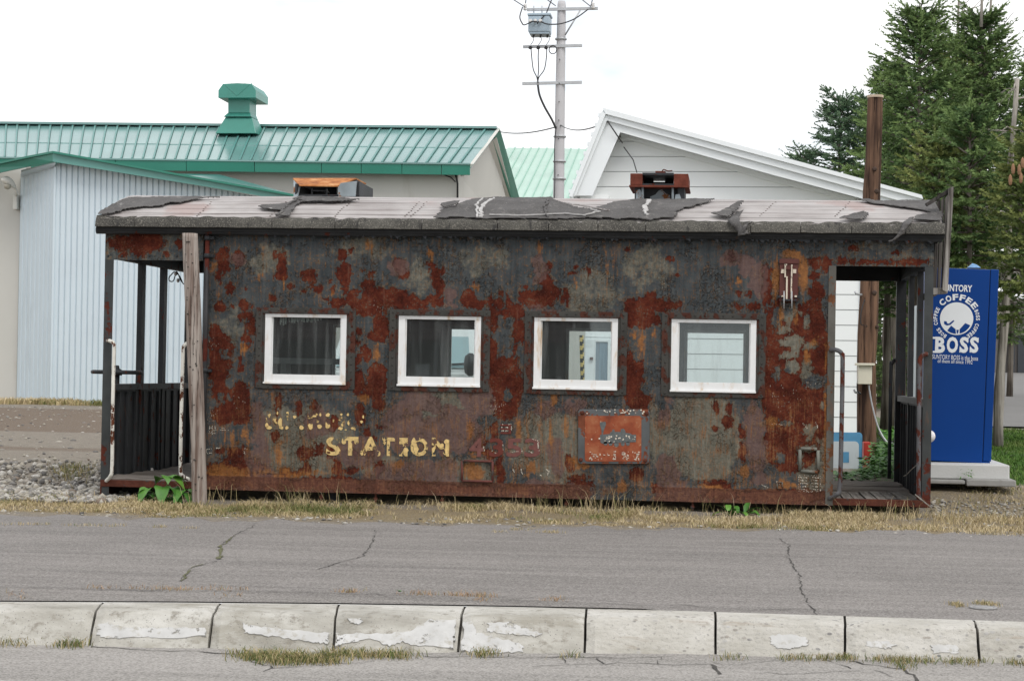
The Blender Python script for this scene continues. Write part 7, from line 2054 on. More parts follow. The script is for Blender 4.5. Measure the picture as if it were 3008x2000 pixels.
# rough board hood fixed to the wagon's right end
M_oldboard = wood('old_grey_board', (0.33, 0.31, 0.285), (0.10, 0.09, 0.08), 1.0, 'z', .7)
M_oldboard_d = wood('old_dark_board', (0.11, 0.10, 0.092), (0.035, 0.032, 0.03), 1.0, 'z', .6)
hl = P(2775, 860, YW + .3)
hood = thing('board_hood', hl, 'rough grey board frame standing against the right end of the wagon roof', 'wooden frame')
def hb(poly, Y, th, mat, nm):
    mb = MB(); mb.prism([P(x, y, Y) for x, y in poly], (0, th, 0)); return part(nm, mb, mat, hood, bev=.004)
hb([(2768, 852), (2784, 860), (2802, 548), (2788, 552)], YW + .05, .05, M_oldboard, 'board')
for x0, x1, s_ in ((2744, 2755, .5), (2757, 2767, .9), (2769, 2778, 1.3), (2781, 2788, 1.7)):
    hb([(x0 - 4, 850), (x1 - 4, 852), (x1 + 8, 590 - (x1 - 2744) * .55), (x0 + 8, 596 - (x0 - 2744) * .55)], YW + s_, .04, M_oldboard_d, 'board')
hb([(2718, 598), (2724, 606), (2800, 560), (2795, 549)], YW + .12, .06, M_oldboard_d, 'brace')
hb([(2737, 866), (2784, 862), (2782, 846), (2740, 846)], YW + .11, .10, M_oldboard, 'rail')
hb([(2742, 872), (2752, 868), (2752, 850), (2742, 850)], YW + .3, 1.2, M_oldboard_d, 'rail')

# blue drinks machine, seen from its side
M_blue = plain('machine_blue', (0.0008, 0.042, 0.215), 0.38, 0.05, 1.5, spec=.16)
M_print = plain('print_white', (.76, .79, .81), .4, .02)
TV = 0.030
YM = 18.75
VL = P(2712, 1362, YM); VL[2] = VL[2]
_cv, _sv = math.cos(TV), math.sin(TV)
def VM(px, py, dy=0.0):
    d = P(px, py, YM + dy) - VL
    return VL + np.array([d[0] * _cv - d[2] * _sv, d[1], d[0] * _sv + d[2] * _cv])
vm = thing('vending_machine', VL, 'blue coffee vending machine turned side on, white lettering on its side', 'vending machine')
a, b = VM(2712, 1356), VM(2904, 793)
vx0, vx1, vz0, vz1 = a[0], VM(2896, 1100)[0], VM(2800, 1356)[2], VM(2880, 791)[2]
mb = MB(); mb.box(vx0, vx1, YM, YM + 1.0, vz0, vz1); part('cabinet', mb, M_blue, vm, bev=.006)
mb = MB(); mb.box(vx1 + .006, vx1 + .085, YM + .004, YM + 1.0, vz0 + .02, vz1 + .004); dr = part('door', mb, M_blue, vm, bev=.006)
mb = MB(); mb.box(vx1, vx1 + .006, YM + .02, YM + .98, vz0 + .03, vz1 - .01); part('door_gap', mb, M_rubber, vm)
mb = MB(); mb.box(vx1 - .05, vx1 + .075, YM + .01, YM + .98, vz0 - .0, vz0 + .018); part('kick_plate', mb, M_blue, vm)
for x in (vx0 + .06, vx1 - .06):
    for y in (.06, .94):
        mb = MB(); mb.lathe((x, YM + y, vz0 - .045), [(.03, 0), (.03, .012), (.014, .014), (.014, .045)], 10); part('foot', mb, M_galv, vm)
def vtext(s, px0, px1, py0, py1, off=.0, parent=vm, nm='lettering'):
    a, b = VM(px0, py1), VM(px1, py0)
    vs, fs = text_fit(s, a[0], b[0], a[2], b[2], YM - .0025, off)
    mb = MB(); mb.add(vs, fs); return part(nm, mb, M_print, parent)
vtext('SUNTORY', 2766, 2856, 838, 855, .025)
vtext('SUNTORY BOSS is the boss', 2738, 2873, 1046, 1053.5)
vtext('of them all since 1992', 2754, 2857, 1058.5, 1065)
# BOSS with slab serifs
mb = MB()
def vchar(ch, x0, x1, y0, y1, off):
    a, b = VM(x0, y1), VM(x1, y0); vs, fs = text_fit(ch, a[0], b[0], a[2], b[2], YM - .0025, off); mb.add(vs, fs)
for ch, x0, x1 in (('B', 2746, 2777), ('O', 2780, 2815), ('S', 2818, 2845), ('S', 2848, 2875)): vchar(ch, x0, x1, 990, 1036, .045)
def vrect(x0, y0, x1, y1): 
    a, b = VM(x0, y1), VM(x1, y0); mb.add([(a[0], YM - .003, a[2]), (b[0], YM - .003, a[2]), (b[0], YM - .003, b[2]), (a[0], YM - .003, b[2])], [(0, 1, 2, 3)])
vrect(2740, 990, 2756, 995); vrect(2740, 1031, 2756, 1036); vrect(2841, 992, 2845, 1006); vrect(2818, 1021, 2822, 1035); vrect(2871, 992, 2875, 1006); vrect(2848, 1021, 2852, 1035)
part('lettering', mb, M_print, vm)
cen = VM(2810, 936); pxm = YM / 5500
def arc_text(s, r, h, a0, a1, off=.03, wfac=1.0):
    mb = MB(); n = len(s)
    for i, ch in enumerate(s):
        if ch == ' ': continue
        an = rad(a0 + (a1 - a0) * (i + .5) / n)
        vs, fs = text_polys(ch, 1.0, off)
        A_ = np.array(vs); lo, hi = A_.min(0), A_.max(0)
        wd = abs(a1 - a0) / n * math.pi / 180 * r * .80 * wfac
        out = []
        for v in vs:
            u = ((v[0] - lo[0]) / (hi[0] - lo[0]) - .5) * wd; w_ = ((v[2] - lo[2]) / (hi[2] - lo[2]) - .5) * h
            tx, tz = math.sin(an), -math.cos(an)      # tangent, clockwise reading
            rx_, rz_ = math.cos(an), math.sin(an)
            out.append((cen[0] + (rx_ * (r + w_) + tx * u) * pxm, YM - .0025, cen[2] + (rz_ * (r + w_) + tz * u) * pxm))
        mb.add(out, fs)
    return part('lettering', mb, M_print, vm)
arc_text('COFFEE', 62, 18, 142, 30, .04)
arc_text('BOSS COFFEE', 60, 11, 243, 150, .03)
arc_text('BOSS COFFEE', 60, 11, 28, -58, .03)
mb = MB(); ring = [(cen[0] + 47 * pxm * math.cos(t), YM - .002, cen[2] + 47 * pxm * math.sin(t)) for t in np.linspace(0, 6.2832, 40, endpoint=False)]
mb.add(ring, [tuple(range(40))]); dsc = part('emblem_disc', mb, M_print, vm)
mb = MB()   # a plain smoking pipe and an open collar stand in for the printed figure
def vpoly(pts): mb.add([tuple(np.array([0, -.0035, 0]) + VM(2150 + x / 2.749, 650 + y / 2.749)) for x, y in pts], [tuple(range(len(pts)))[::-1]])
vpoly([(1712, 806), (1734, 808), (1738, 824), (1752, 826), (1788, 798), (1796, 806), (1764, 836), (1736, 842), (1714, 830)])
def dsk(t): return (1815 + 122 * math.cos(t), 787 + 122 * math.sin(t))
vpoly([(1770, 842), (1806, 872)] + [dsk(t) for t in np.linspace(1.62, 2.25, 8)])
vpoly([(1838, 872), (1884, 822)] + [dsk(t) for t in np.linspace(.45, 1.38, 10)])
vpoly([(1812, 876), (1832, 876), (1826, 906), (1816, 906)])
part('emblem_mark', mb, M_blue, dsc)
mb = MB(); q_ = VM(2893, 786); mb.hull8([(q_[0] - .10, YM + .05, vz1 + .002), (q_[0] + .03, YM + .05, vz1 + .002), (q_[0] + .03, YM + .2, vz1 + .002), (q_[0] - .10, YM + .2, vz1 + .002)], [(q_[0] - .05, YM + .09, vz1 + .05), (q_[0] - .01, YM + .08, vz1 + .035), (q_[0] + .0, YM + .15, vz1 + .03), (q_[0] - .05, YM + .16, vz1 + .045)])
single('plastic_bag', mb, plain('bag_blue', (.16, .32, .55), .3, .3, 20), 'crumpled pale blue plastic bag on top of the blue vending machine', 'plastic bag', loc=(q_[0], YM + .1, vz1 + .002), bev=.006)
vm.rotation_euler = (0, TV, 0)
# its footing
M_slab = plain('white_concrete', (.55, .55, .535), .85, .06, 3, bump=.3, bscale=40, dirt=(.36, .35, .32), dirt_amt=.12)
M_slab2 = plain('grey_concrete', (.30, .295, .28), .9, .12, 4, bump=.4, bscale=40, dirt=(.18, .17, .15), dirt_amt=.25)
sb = P(2850, 1405, 18.45)
a, b = P(2690, 1404, 18.4), P(2966, 1366, 18.4)
mb = MB(); mb.box(a[0], b[0], 18.4, 20.1, a[2], b[2]); single('concrete_block', mb, M_slab, 'thick white concrete block carrying the blue vending machine', 'concrete block', loc=(sb[0], 18.45, a[2]), bev=.012)
for x0, x1, y0, y1, lb in ((2690, 2835, 1402, 1419, 'left of the two thin grey slabs under the white block'), (2839, 2985, 1406, 1427, 'right of the two thin grey slabs under the white block, jutting past it')):
    a, b = P(x0, y1, 18.28), P(x1, y0, 18.28); mb = MB(); mb.box(a[0], b[0], 18.28, 20.15, a[2], min(b[2], P(x0, 1404, 18.4)[2] - .004))
    single('paving_slab', mb, M_slab2, lb, 'slab', 'slabs under the vending machine', loc=((a[0] + b[0]) / 2, 18.5, a[2]), bev=.010)
a, b = P(2868, 1366, 18.6), P(2900, 1360, 18.6)
mb = MB(); mb.box(P(2800, 1364, 19.2)[0], P(2890, 1364, 19.2)[0], 19.3, 19.4, P(2800, 1366, 19.2)[2], P(2800, 1360, 19.2)[2]); mb.box(P(2880, 1366, 18.8)[0], P(2906, 1366, 18.8)[0], 18.62, 18.75, P(2890, 1371, 18.7)[2], P(2890, 1364, 18.7)[2])
single('levelling_plate', mb, M_slab, 'pale levelling plate under the right foot of the blue machine', 'plate', loc=(b[0], 18.7, a[2]))
# pale cabinet behind it
a, b = P(2704, 1400, 20.3), P(2790, 893, 20.3)
wv = thing('white_machine', ((a[0] + b[0]) / 2, 20.6, a[2]), 'pale grey vending cabinet, a sliver showing in the gap left of the blue one', 'vending machine')
mb = MB(); mb.box(a[0], b[0], 20.3, 20.95, a[2] + .02, b[2]); part('cabinet', mb, plain('cabinet_white', (.58, .64, .66), .4, .03), wv, bev=.008)
mb = MB(); mb.box(a[0] - .045, a[0] - .003, 20.31, 20.94, a[2] + .03, b[2] - .01); part('door', mb, plain('cabinet_door', (.50, .57, .60), .4, .03), wv, bev=.005)
# plain white globe of unknown use just behind the corner post
mb = MB(); c_ = P(2729, 1281, 17.5); mb.lathe(c_, [(.004, -.058)] + [(.058 * math.cos(t), .058 * math.sin(t)) for t in np.linspace(-1.4, 1.4, 11)] + [(.004, .058)], 18)
mb.tube([c_ + [-.045, 0, -.03], (c_[0] - .045, c_[1], .05)], .010, 6)
single('white_globe', mb, plain('globe_white', (.72, .70, .70), .25, .05), 'small white globe peeking out behind the right corner post', 'lamp', loc=(c_[0], c_[1], .05))

# iron valve cover in the footpath
M_iron = plain('valve_iron', (.26, .255, .25), .6, .3, 30)
c_ = PZ(2888, 1786, .0)
vc = thing('valve_cover', (c_[0], c_[1], .0), 'small round metal valve cover sunk in the footpath at lower right', 'valve cover')
mb = MB(); mb.lathe((c_[0], c_[1], .001), [(.072, 0), (.072, .007), (.056, .007), (.056, .003)], 24); part('rim', mb, M_iron, vc)
mb = MB(); mb.lathe((c_[0], c_[1], .001), [(.054, 0), (.053, .006), (.02, .007), (.018, .004), (.004, .004)], 24); part('lid', mb, M_iron, vc)

# ================================================================== STONES
def stones_mesh(name, pts, r0, r1, mat, seed, flat=.6):
    rng = np.random.default_rng(seed)
    import bmesh
    bm = bmesh.new(); bmesh.ops.create_icosphere(bm, subdivisions=1, radius=1)
    BV = np.array([v.co for v in bm.verts]); BF = np.array([[v.index for v in f.verts] for f in bm.faces]); bm.free()
    n = len(pts); r = r0 + (r1 - r0) * rng.random(n) ** 2.2
    V = BV[None] * (1 + rng.normal(0, .16, (n, len(BV), 1)))
    V = V * r[:, None, None] * np.stack([rng.uniform(.8, 1.4, n), rng.uniform(.7, 1.1, n), np.full(n, flat) * rng.uniform(.7, 1.2, n)], -1)[:, None]
    a = rng.uniform(0, 6.28, n); c_, s_ = np.cos(a)[:, None], np.sin(a)[:, None]
    V = np.stack([V[..., 0] * c_ - V[..., 1] * s_, V[..., 0] * s_ + V[..., 1] * c_, V[..., 2]], -1) + np.asarray(pts)[:, None]
    Fq = (BF[None] + (np.arange(n) * len(BV))[:, None, None]).reshape(-1, 3)
    tone = np.repeat(rng.random(n), len(BV))
    return np_mesh(name, V.reshape(-1, 3), Fq, mat, attrs=dict(tone=tone))
m = NT('gravel_stone'); _t = m.attr('tone')
_c = m.ramp(_t, (0, (.11, .105, .10)), (.3, (.26, .245, .225)), (.6, (.40, .365, .30)), (.9, (.52, .50, .46)), (1, (.2, .15, .11)))
M_gravel = m.done(m.mix(.25, _c, m.ramp(m.noise(60, 3), (.3, (.1, .1, .1)), (.7, (.5, .5, .5))), 'OVERLAY'), .9)
rng = np.random.default_rng(77)
pts = []
def scatter(n, f):
    out = []
    for _ in range(n):
        p = f()
        if p is not None: out.append(p)
    return out
def G(x, y, dz=0.0): return (x, y, float(gz(x, y)) + dz)
def left_gravel():
    x, y = rng.uniform(-9.5, -5.35), 15.9 + abs(rng.normal(0, 1.7))
    return G(x, y, .012) if y < 22 else None
pts += scatter(5200, left_gravel)
pts2 = scatter(900, lambda: G(rng.uniform(1.75, 3.4), rng.uniform(16.6, 18.4), .003))
pts2 += scatter(700, lambda: G(rng.uniform(-9, 4), 14.5 + abs(rng.normal(0, .35)), .003))
pts2 += scatter(250, lambda: G(rng.uniform(.2, 3.0), rng.uniform(15.0, 16.4), .003))
place('gravel', stones_mesh('gravel', pts, .010, .044, M_gravel, 5, .75), kind='stuff')
place('gravel', stones_mesh('gravel', pts2, .006, .026, M_gravel, 15, .5), kind='stuff')
pts = scatter(2600, lambda: G(rng.uniform(-24, -5), 20 + 26 * rng.random() ** .8, .0))
place('gravel', stones_mesh('gravel', pts, .012, .045, M_gravel, 6, .45), kind='stuff')
for px, py, r_, tone_, lb in ((2905, 1459, .040, .8, 'pale smooth flat stone on the ground below the right slab'), (2758, 1441, .062, .3, 'flat grey rock beside the foot of the right corner post'), (2780, 1452, .04, .2, 'dark rounded rock next to the flat grey rock')):
    c_ = PZ(px, py, .05); c_[2] = float(gz(c_[0], c_[1])) + .012
    me = stones_mesh('rock', [(0, 0, 0)], r_, r_ * 1.001, M_gravel, int(px), .35); me.attributes['tone'].data.foreach_set('value', np.full(len(me.vertices), tone_, np.float32))
    o = place('rock', me, None, lb, 'stone', loc=[float(v) for v in c_])
    sub = o.modifiers.new('round', 'SUBSURF'); sub.levels = 2; sub.render_levels = 2

# ================================================================== GRASS AND PLANTS
def blade_mat(name, stops):
    m = NT(name); t = m.attr('tone')
    col = m.ramp(t, *stops)
    return m.done(col, .8, spec=.15)
M_straw = blade_mat('straw_grass', [(0, (.07, .11, .03)), (.22, (.20, .20, .075)), (.45, (.37, .29, .155)), (.7, (.52, .42, .255)), (1, (.64, .55, .38))])
M_grass = blade_mat('green_grass', [(0, (.035, .085, .015)), (.5, (.085, .165, .032)), (1, (.20, .24, .075))])
M_red = blade_mat('dry_red_weed', [(0, (.20, .20, .08)), (.4, (.34, .22, .13)), (1, (.48, .33, .22))])
def blades(name, pts, hgt, tone, mat, width=.0035, lean=.6, seed=1, seg=2):
    rng = np.random.default_rng(seed)
    p = np.asarray(pts, float); n = len(p)
    h = np.asarray(hgt) * rng.uniform(.5, 1.25, n)
    a = rng.uniform(0, 6.283, n); ln = lean * h * rng.uniform(.15, 1.3, n)
    dx, dy = np.cos(a) * ln, np.sin(a) * ln
    b = rng.uniform(0, 6.283, n); wx, wy = np.cos(b) * width * rng.uniform(.6, 1.4, n), np.sin(b) * width * rng.uniform(.6, 1.4, n)
    m1 = p + np.stack([dx * .35, dy * .35, h * .6], -1); tp = p + np.stack([dx, dy, h * rng.uniform(.55, 1, n)], -1)
    w = np.stack([wx, wy, np.zeros(n)], -1)
    V = np.stack([p - w, p + w, m1 + w * .75, m1 - w * .75, tp], 1).reshape(-1, 3)
    o = np.arange(n) * 5
    F3 = np.concatenate([np.stack([o, o + 1, o + 2], -1), np.stack([o, o + 2, o + 3], -1), np.stack([o + 3, o + 2, o + 4], -1)])
    return place(name, np_mesh(name, V, F3, mat, attrs=dict(tone=np.repeat(np.asarray(tone), 5))), kind='stuff')
# dry verge between footpath and wagon
n = 200000
X = rng.uniform(-7.6, 4.6, n); Y = rng.uniform(14.35, 16.75, n)
dn = fbm(X * 1.1, Y * 1.6, 61) * .65 + fbm(X * 5, Y * 5, 62) * .5
edge_ = 14.62 + (fbm(X * 2.2, X * 0, 63) - .5) * .7
edge_ = np.where(X > .4, edge_ + .25 * np.exp(-((X - 1.3) / .6) ** 2), edge_)
pr_ = np.clip((dn - .50) * 5, 0, 1) * np.clip((Y - edge_) / .25, 0, 1) * np.where(Y > 16.5, np.clip(1 - (Y - 16.5) / .2, 0, 1), 1)
pr_ *= np.where(X < -5.4, np.where((Y < 15.6), .8, .12), 1) * np.where((X > 1.9) & (Y > 16.2), .5, 1)
k_ = rng.random(n) < pr_ * .72
X, Y = X[k_], Y[k_]
greenish = fbm(X * .9 + 5, Y * .9, 64)
tone = np.clip(.62 + rng.normal(0, .17, len(X)) - np.clip((greenish - .52) * 2.2, 0, .5), 0, 1)
hh = .028 + .085 * fbm(X * 2.5, Y * 2.5, 65) ** 1.3 * np.clip((Y - 14.3) / 1.6, .2, 1)
blades('dry_grass', np.stack([X, Y, gz(X, Y) - .005], -1), hh, tone, M_straw, .0024, 1.3, 2)
print('dry blades', len(X))
n = 1100
X = rng.uniform(-5.0, 3.2, n); Y = rng.uniform(15.6, 16.55, n)
kk = fbm(X * 1.3, Y, 91) > .46
X, Y = X[kk], Y[kk]
blades('tall_dry_stem', np.stack([X, Y, gz(X, Y)], -1), np.full(len(X), .21), np.clip(rng.normal(.5, .2, len(X)), 0, 1), M_straw, .0016, .7, 3)
# straw patches on the footpath's back edge and in its cracks
def tuft_line(name, segs, per, h, mat, seed, spread=.02, width=.002, tmean=.5, z=0.0):
    rng = np.random.default_rng(seed); P_, T_ = [], []
    for (x0, y0, x1, y1, k) in segs:
        c0, c1 = PZ(x0, y0, z), PZ(x1, y1, z)
        for i in range(int(per * k)):
            t = rng.random(); q_ = c0 + (c1 - c0) * t
            P_.append((q_[0] + rng.normal(0, spread), q_[1] + rng.normal(0, spread * 1.6), z)); T_.append(np.clip(rng.normal(tmean, .22), 0, 1))
    return blades(name, P_, np.full(len(P_), h), T_, mat, width, 1.0, seed)
tuft_line('crack_weed', [(0, 1540, 140, 1541, 1), (190, 1543, 360, 1545, 1), (455, 1547, 480, 1549, .5), (1450, 1562, 1480, 1562, .4), (1500, 1555, 1545, 1556, .6), (1585, 1563, 1650, 1564, 1), (2860, 1568, 2930, 1570, .4), (540, 1551, 575, 1552, .3)], 120, .024, M_straw, 31, tmean=.5, spread=.03, width=.0015)
tuft_line('crack_weed', [(260, 1727, 420, 1730, .7), (445, 1732, 560, 1735, 1.2), (560, 1732, 720, 1733, .8), (650, 1752, 720, 1754, .4), (1000, 1740, 1045, 1741, .8), (1195, 1745, 1275, 1748, .9), (1310, 1748, 1440, 1753, 2), (1400, 1765, 1430, 1766, .5), (1600, 1762, 1650, 1764, .6), (30, 1745, 70, 1765, .5)], 85, .030, M_red, 32, tmean=.45, spread=.03, width=.0015)
tuft_line('crack_weed', [(2800, 1776, 2830, 1781, 1.2), (2870, 1772, 2930, 1779, 1.5)], 120, .026, M_straw, 33, tmean=.45, spread=.02, width=.0015)
# weeds at the foot of the kerb
tuft_line('kerb_weed', [(-40, 1888, 80, 1891, 1.6), (195, 1893, 228, 1896, 1.6), (700, 1925, 800, 1945, 2.2), (760, 1928, 960, 1940, 4), (800, 1945, 1000, 1944, 3), (960, 1925, 1210, 1930, 3.5), (1400, 1922, 1450, 1926, .8)], 190, .048, M_straw, 34, spread=.036, tmean=.27, z=RZ, width=.0017)
tuft_line('kerb_weed', [(2300, 1934, 2430, 1936, 1.5), (2450, 1932, 2500, 1935, 1.6), (2550, 1935, 2740, 1942, 3), (2640, 1940, 2660, 1965, 1), (2760, 1942, 2880, 1946, 1.6), (2960, 1946, 3010, 1950, 1), (2130, 1936, 2160, 1934, .4), (1660, 1932, 1700, 1930, .3)], 150, .036, M_straw, 35, spread=.032, tmean=.24, z=RZ, width=.0016)
# strip of grass along the annex, tufts on the gravel, lawn on the right
n = 16000
X = rng.uniform(-26, -9, n); Y = 47.5 + 3.3 * rng.random(n); kk = fbm(X * .8, Y * .8, 71) > .38; X, Y = X[kk], Y[kk]
blades('rough_grass', np.stack([X, Y, gz(X, Y)], -1), np.full(len(X), .17), np.clip(.55 - (fbm(X * .5, Y * .5, 72) - .5) * 2.2 + rng.normal(0, .12, len(X)), 0, 1), M_straw, .012, .6, 4)
P_ = []
for _ in range(420):
    px, py = rng.normal(215, 30), rng.normal(1402, 5); q_ = PZ(px, py, .06); P_.append((q_[0], q_[1] + rng.normal(0, .1), float(gz(q_[0], q_[1])) - .01))
blades('grass_tuft', P_, np.full(len(P_), .11), np.clip(rng.normal(.30, .17, len(P_)), 0, 1), M_straw, .0026, .9, 6)
n = 90000
X = rng.uniform(2.4, 9, n); Y = rng.uniform(19.3, 40, n)
kk = rng.random(n) < np.clip((X - 2.75 + (Y - 19.5) * .02) * 4, 0, 1) * np.clip(22 / Y, 0, 1); X, Y = X[kk], Y[kk]
blades('lawn_grass', np.stack([X, Y, gz(X, Y)], -1), np.full(len(X), .07), np.clip(fbm(X * 1.5, Y * .8, 73) + rng.normal(0, .15, len(X)), 0, 1), M_grass, .006, .8, 7)
n = 9000
X = rng.uniform(1.9, 3.6, n); Y = rng.uniform(17.3, 19.2, n); kk = rng.random(n) < np.clip(fbm(X * 2, Y * 2, 74) - .35, 0, 1); X, Y = X[kk], Y[kk]
blades('dry_grass', np.stack([X, Y, gz(X, Y)], -1), np.full(len(X), .05), np.clip(rng.normal(.42, .2, len(X)), 0, 1), M_straw, .003, .9, 8)

M_leaf = NT('broad_leaf'); _t = M_leaf.attr('tone')
_c = M_leaf.ramp(M_leaf.math('ADD', M_leaf.math('MULTIPLY', M_leaf.noise(25, 4), .3), M_leaf.math('MULTIPLY', _t, .75)), (.2, (.022, .075, .014)), (.5, (.055, .165, .024)), (.85, (.145, .32, .05)))
M_leaf.b.inputs['Subsurface Weight'].default_value = 0
M_leaf = M_leaf.done(_c, .45, spec=.4)
def leaf(parent, base, direc, length, width, droop, tone, nm='leaf', heart=True, fold=.15, mat=None):
    """one bent leaf blade with a midrib fold and toothed outline"""
    b = np.asarray(base, float); d = np.asarray(direc, float); d /= np.linalg.norm(d)
    s = np.cross(d, [0, 0, 1.0]); s /= np.linalg.norm(s) + 1e-9
    u = np.cross(s, d)
    n = 9; vs, fs = [], []
    for i in range(n):
        t = i / (n - 1)
        w = width * (math.sin(math.pi * min(1, t ** .62)) if heart else math.sin(math.pi * t ** .8)) * .5 * (1 + (.07 if i % 2 else -.05))
        c_ = b + d * length * t * (1 - .18 * droop * t) + np.array([0, 0, -droop * length * t * t])
        if i == n - 1: w = .001
        vs += [c_ - s * w + u * w * fold * 2, c_ - s * w * .5 + u * w * fold, c_, c_ + s * w * .5 + u * w * fold, c_ + s * w + u * w * fold * 2]
    for i in range(n - 1):
        for k in range(4): fs.append((i * 5 + k, i * 5 + k + 1, (i + 1) * 5 + k + 1, (i + 1) * 5 + k))
    off = np.array(origin(parent))
    me = np_mesh(nm, np.array(vs) - off, np.array(fs), mat or M_leaf, True, attrs=dict(tone=np.full(len(vs), tone)))
    return place(nm, me, parent)
pb = P(490, 1478, 16.2); pb[2] = -.02
plant = thing('broad_leaved_plant', pb, 'bright green broad leaved plant beside the foot of the leaning post', 'plant')
mb = MB(); YPn = 16.2
stem_t = [(492, 1402), (440, 1440), (545, 1442), (475, 1440), (515, 1436), (455, 1465), (530, 1460)]
for x, y in stem_t:
    q_ = P(x, y, YPn); mb.tube([pb, (pb + q_) / 2 + [0, -.02, .02], q_], [.006, .005, .003], 5)
part('stem', mb, M_leaf.copy() if False else plain('green_stem', (.10, .17, .04), .6), plant)
LV = [(492, 1400, .2, -.9, .15, 42, 40, .8, .55), (490, 1405, -.9, -.3, 0, 48, 44, .9, .78), (500, 1405, .9, -.4, 0, 52, 46, .7, .9), (505, 1402, .7, .6, .1, 50, 44, .7, .55), (478, 1404, -.5, .8, .1, 44, 40, .6, .45),
      (440, 1436, -.3, -.9, .1, 56, 46, 1.2, .6), (432, 1440, -.8, -.2, 0, 48, 40, 1.2, .5), (480, 1430, .1, -1, .05, 62, 48, 1.2, .5), (505, 1432, .6, -.7, 0, 52, 42, 1.1, .4), (545, 1440, .9, -.3, 0, 46, 36, .8, .6), (540, 1440, -.2, -.9, 0, 54, 40, 1.0, .55), (548, 1446, .4, -.9, 0, 46, 36, 1.1, .42),
      (460, 1462, -.5, -.8, 0, 30, 26, .9, .35), (455, 1466, .5, -.8, 0, 28, 24, .9, .3), (475, 1468, 0, -1, 0, 28, 24, 1, .3), (500, 1462, .7, -.6, 0, 32, 26, 1, .4), (525, 1462, .1, -1, 0, 30, 24, 1, .3), (440, 1470, -.6, -.7, .1, 26, 22, .8, .3), (430, 1474, -.4, -.8, .1, 24, 20, .8, .25), (486, 1474, -.3, -.9, .1, 24, 22, .8, .28)]
for x, y, dx, dy, dz, L_, w_, dr_, tn_ in LV:
    k_ = YPn / 5500
    leaf(plant, P(x, y, YPn), (dx, dy * .6, dz + .12), L_ * k_ * 1.15, w_ * k_, dr_, tn_)
rr = random.Random(9)
for i in range(34):
    an = rr.uniform(0, 6.28); q_ = P(rr.uniform(425, 550), rr.uniform(1442, 1476), YPn + rr.uniform(-.05, .1)); L_ = rr.uniform(.05, .10)
    leaf(plant, q_, (math.cos(an), math.sin(an) * .6 - .4, rr.uniform(-.1, .6)), L_, L_ * .75, rr.uniform(.5, 1.1), rr.uniform(.12, .45))
pb = P(2165, 1502, 16.25); pb[2] = -.01
weed = thing('long_leaved_weed', pb, 'green long leaved weed in the dry grass under the wagon side', 'plant')
rr = random.Random(4)
for i in range(24):
    an = rr.uniform(0, 6.28); L_ = rr.uniform(.16, .27)
    leaf(weed, pb + np.array([rr.uniform(-.10, .10), rr.uniform(-.05, .03), .01]), (math.cos(an), math.sin(an) * .7, rr.uniform(.35, 1.3)), L_, L_ * .19, rr.uniform(.3, .9), rr.uniform(.25, .75), heart=False)
pb = P(1835, 1478, 16.35); pb[2] = -.01
weed = thing('small_weed', pb, 'small green weed half under the middle of the wagon side', 'plant')
for i in range(10):
    an = rr.uniform(0, 6.28); L_ = rr.uniform(.06, .11)
    leaf(weed, pb + np.array([rr.uniform(-.05, .05), 0, .01]), (math.cos(an), math.sin(an) * .7, rr.uniform(.4, 1.3)), L_, L_ * .25, .6, rr.uniform(.25, .6), heart=False)
pb = PZ(1172, 1742, .0)
weed = thing('crack_seedling', pb, 'tiny green seedling in the long crack near the kerb', 'plant')
for i in range(8):
    an = rr.uniform(0, 6.28); leaf(weed, pb + np.array([0, 0, .008]), (math.cos(an), math.sin(an), rr.uniform(.4, 1.6)), rr.uniform(.02, .035), .013, .4, .5, heart=False)
pb = P(2836, 1405, 18.36)
weed = thing('slab_weed', pb, 'yellow green weed growing at the joint before the white concrete block', 'plant')
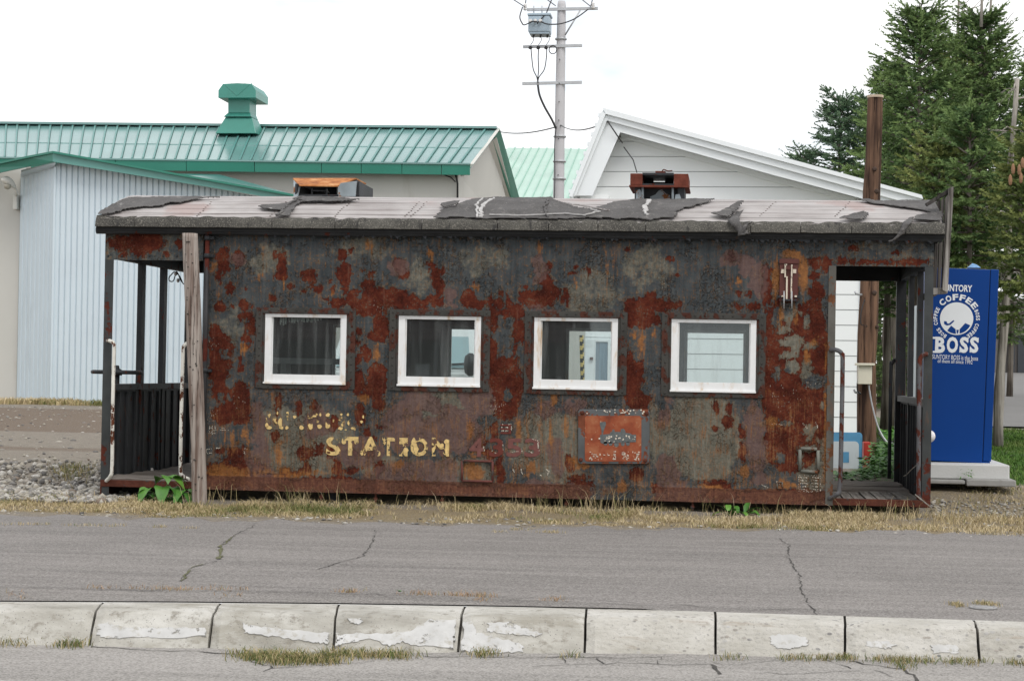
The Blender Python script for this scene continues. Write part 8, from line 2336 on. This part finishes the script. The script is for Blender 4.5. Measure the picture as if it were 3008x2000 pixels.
for i in range(22):
    an = rr.uniform(0, 6.28); leaf(weed, pb + np.array([rr.uniform(-.06, .06), -.03, rr.uniform(0, .08)]), (math.cos(an), math.sin(an) - .5, rr.uniform(.2, 1.4)), rr.uniform(.03, .06), .016, .5, rr.uniform(.4, .8), heart=False)
# undergrowth behind the right platform
def leaf_cloud(name, label, boxes, nper, size, mat, seed):
    rng = np.random.default_rng(seed); V, T = [], []
    for (px0, px1, py0, py1, y0, y1) in boxes:
        n = nper
        yy = rng.uniform(y0, y1, n); t = rng.random(n); 
        xs_ = rng.uniform(px0, px1, n); 
        for i in range(n):
            q_ = P(xs_[i], py1 + (py0 - py1) * rng.random() ** 1.3, yy[i])
            a = rng.uniform(0, 6.28); L_ = size * rng.uniform(.6, 1.4)
            d = np.array([math.cos(a), math.sin(a), rng.uniform(-.3, .5)]); s = np.array([-math.sin(a), math.cos(a), rng.uniform(-.4, .4)])
            V += [q_ - d * L_ * .5, q_ - s * L_ * .3, q_ + d * L_ * .5, q_ + s * L_ * .3]; tn_ = np.clip(rng.normal(.45, .18) + .25 * (q_[2] - .1), 0, 1); T += [tn_] * 4
    Fq = np.arange(len(V)).reshape(-1, 4)
    return place(name, np_mesh(name, np.array(V), Fq, mat, attrs=dict(tone=np.array(T))), None, None, None, kind='stuff')
leaf_cloud('undergrowth', '', [(2525, 2660, 1340, 1420, 19.6, 22), (2555, 2660, 1300, 1400, 20.3, 22.5), (2450, 2560, 1385, 1425, 19.5, 21.5), (2585, 2660, 1260, 1340, 23.5, 27)], 1300, .06, M_leaf, 41)
# a dry stick leaning on the right platform sill
mb = MB(); mb.tube([P(2688, 1452, 16.4), P(2705, 1466, 16.35), P(2738, 1492, 16.2)], [.006, .007, .005], 6)
single('dry_stick', mb, M_deadwood, 'thin pale stick leaning on the right end of the platform sill', 'stick', loc=P(2738, 1492, 16.2))
mb = MB(); mb.tube(curve([P(2655, 1398, 17.0), P(2664, 1393, 16.9), P(2676, 1380, 16.8), P(2692, 1366, 16.7)]), .005, 6)
single('twig', mb, M_deadwood, 'pale bent twig caught inside the right end platform', 'stick', loc=P(2655, 1398, 17.0))
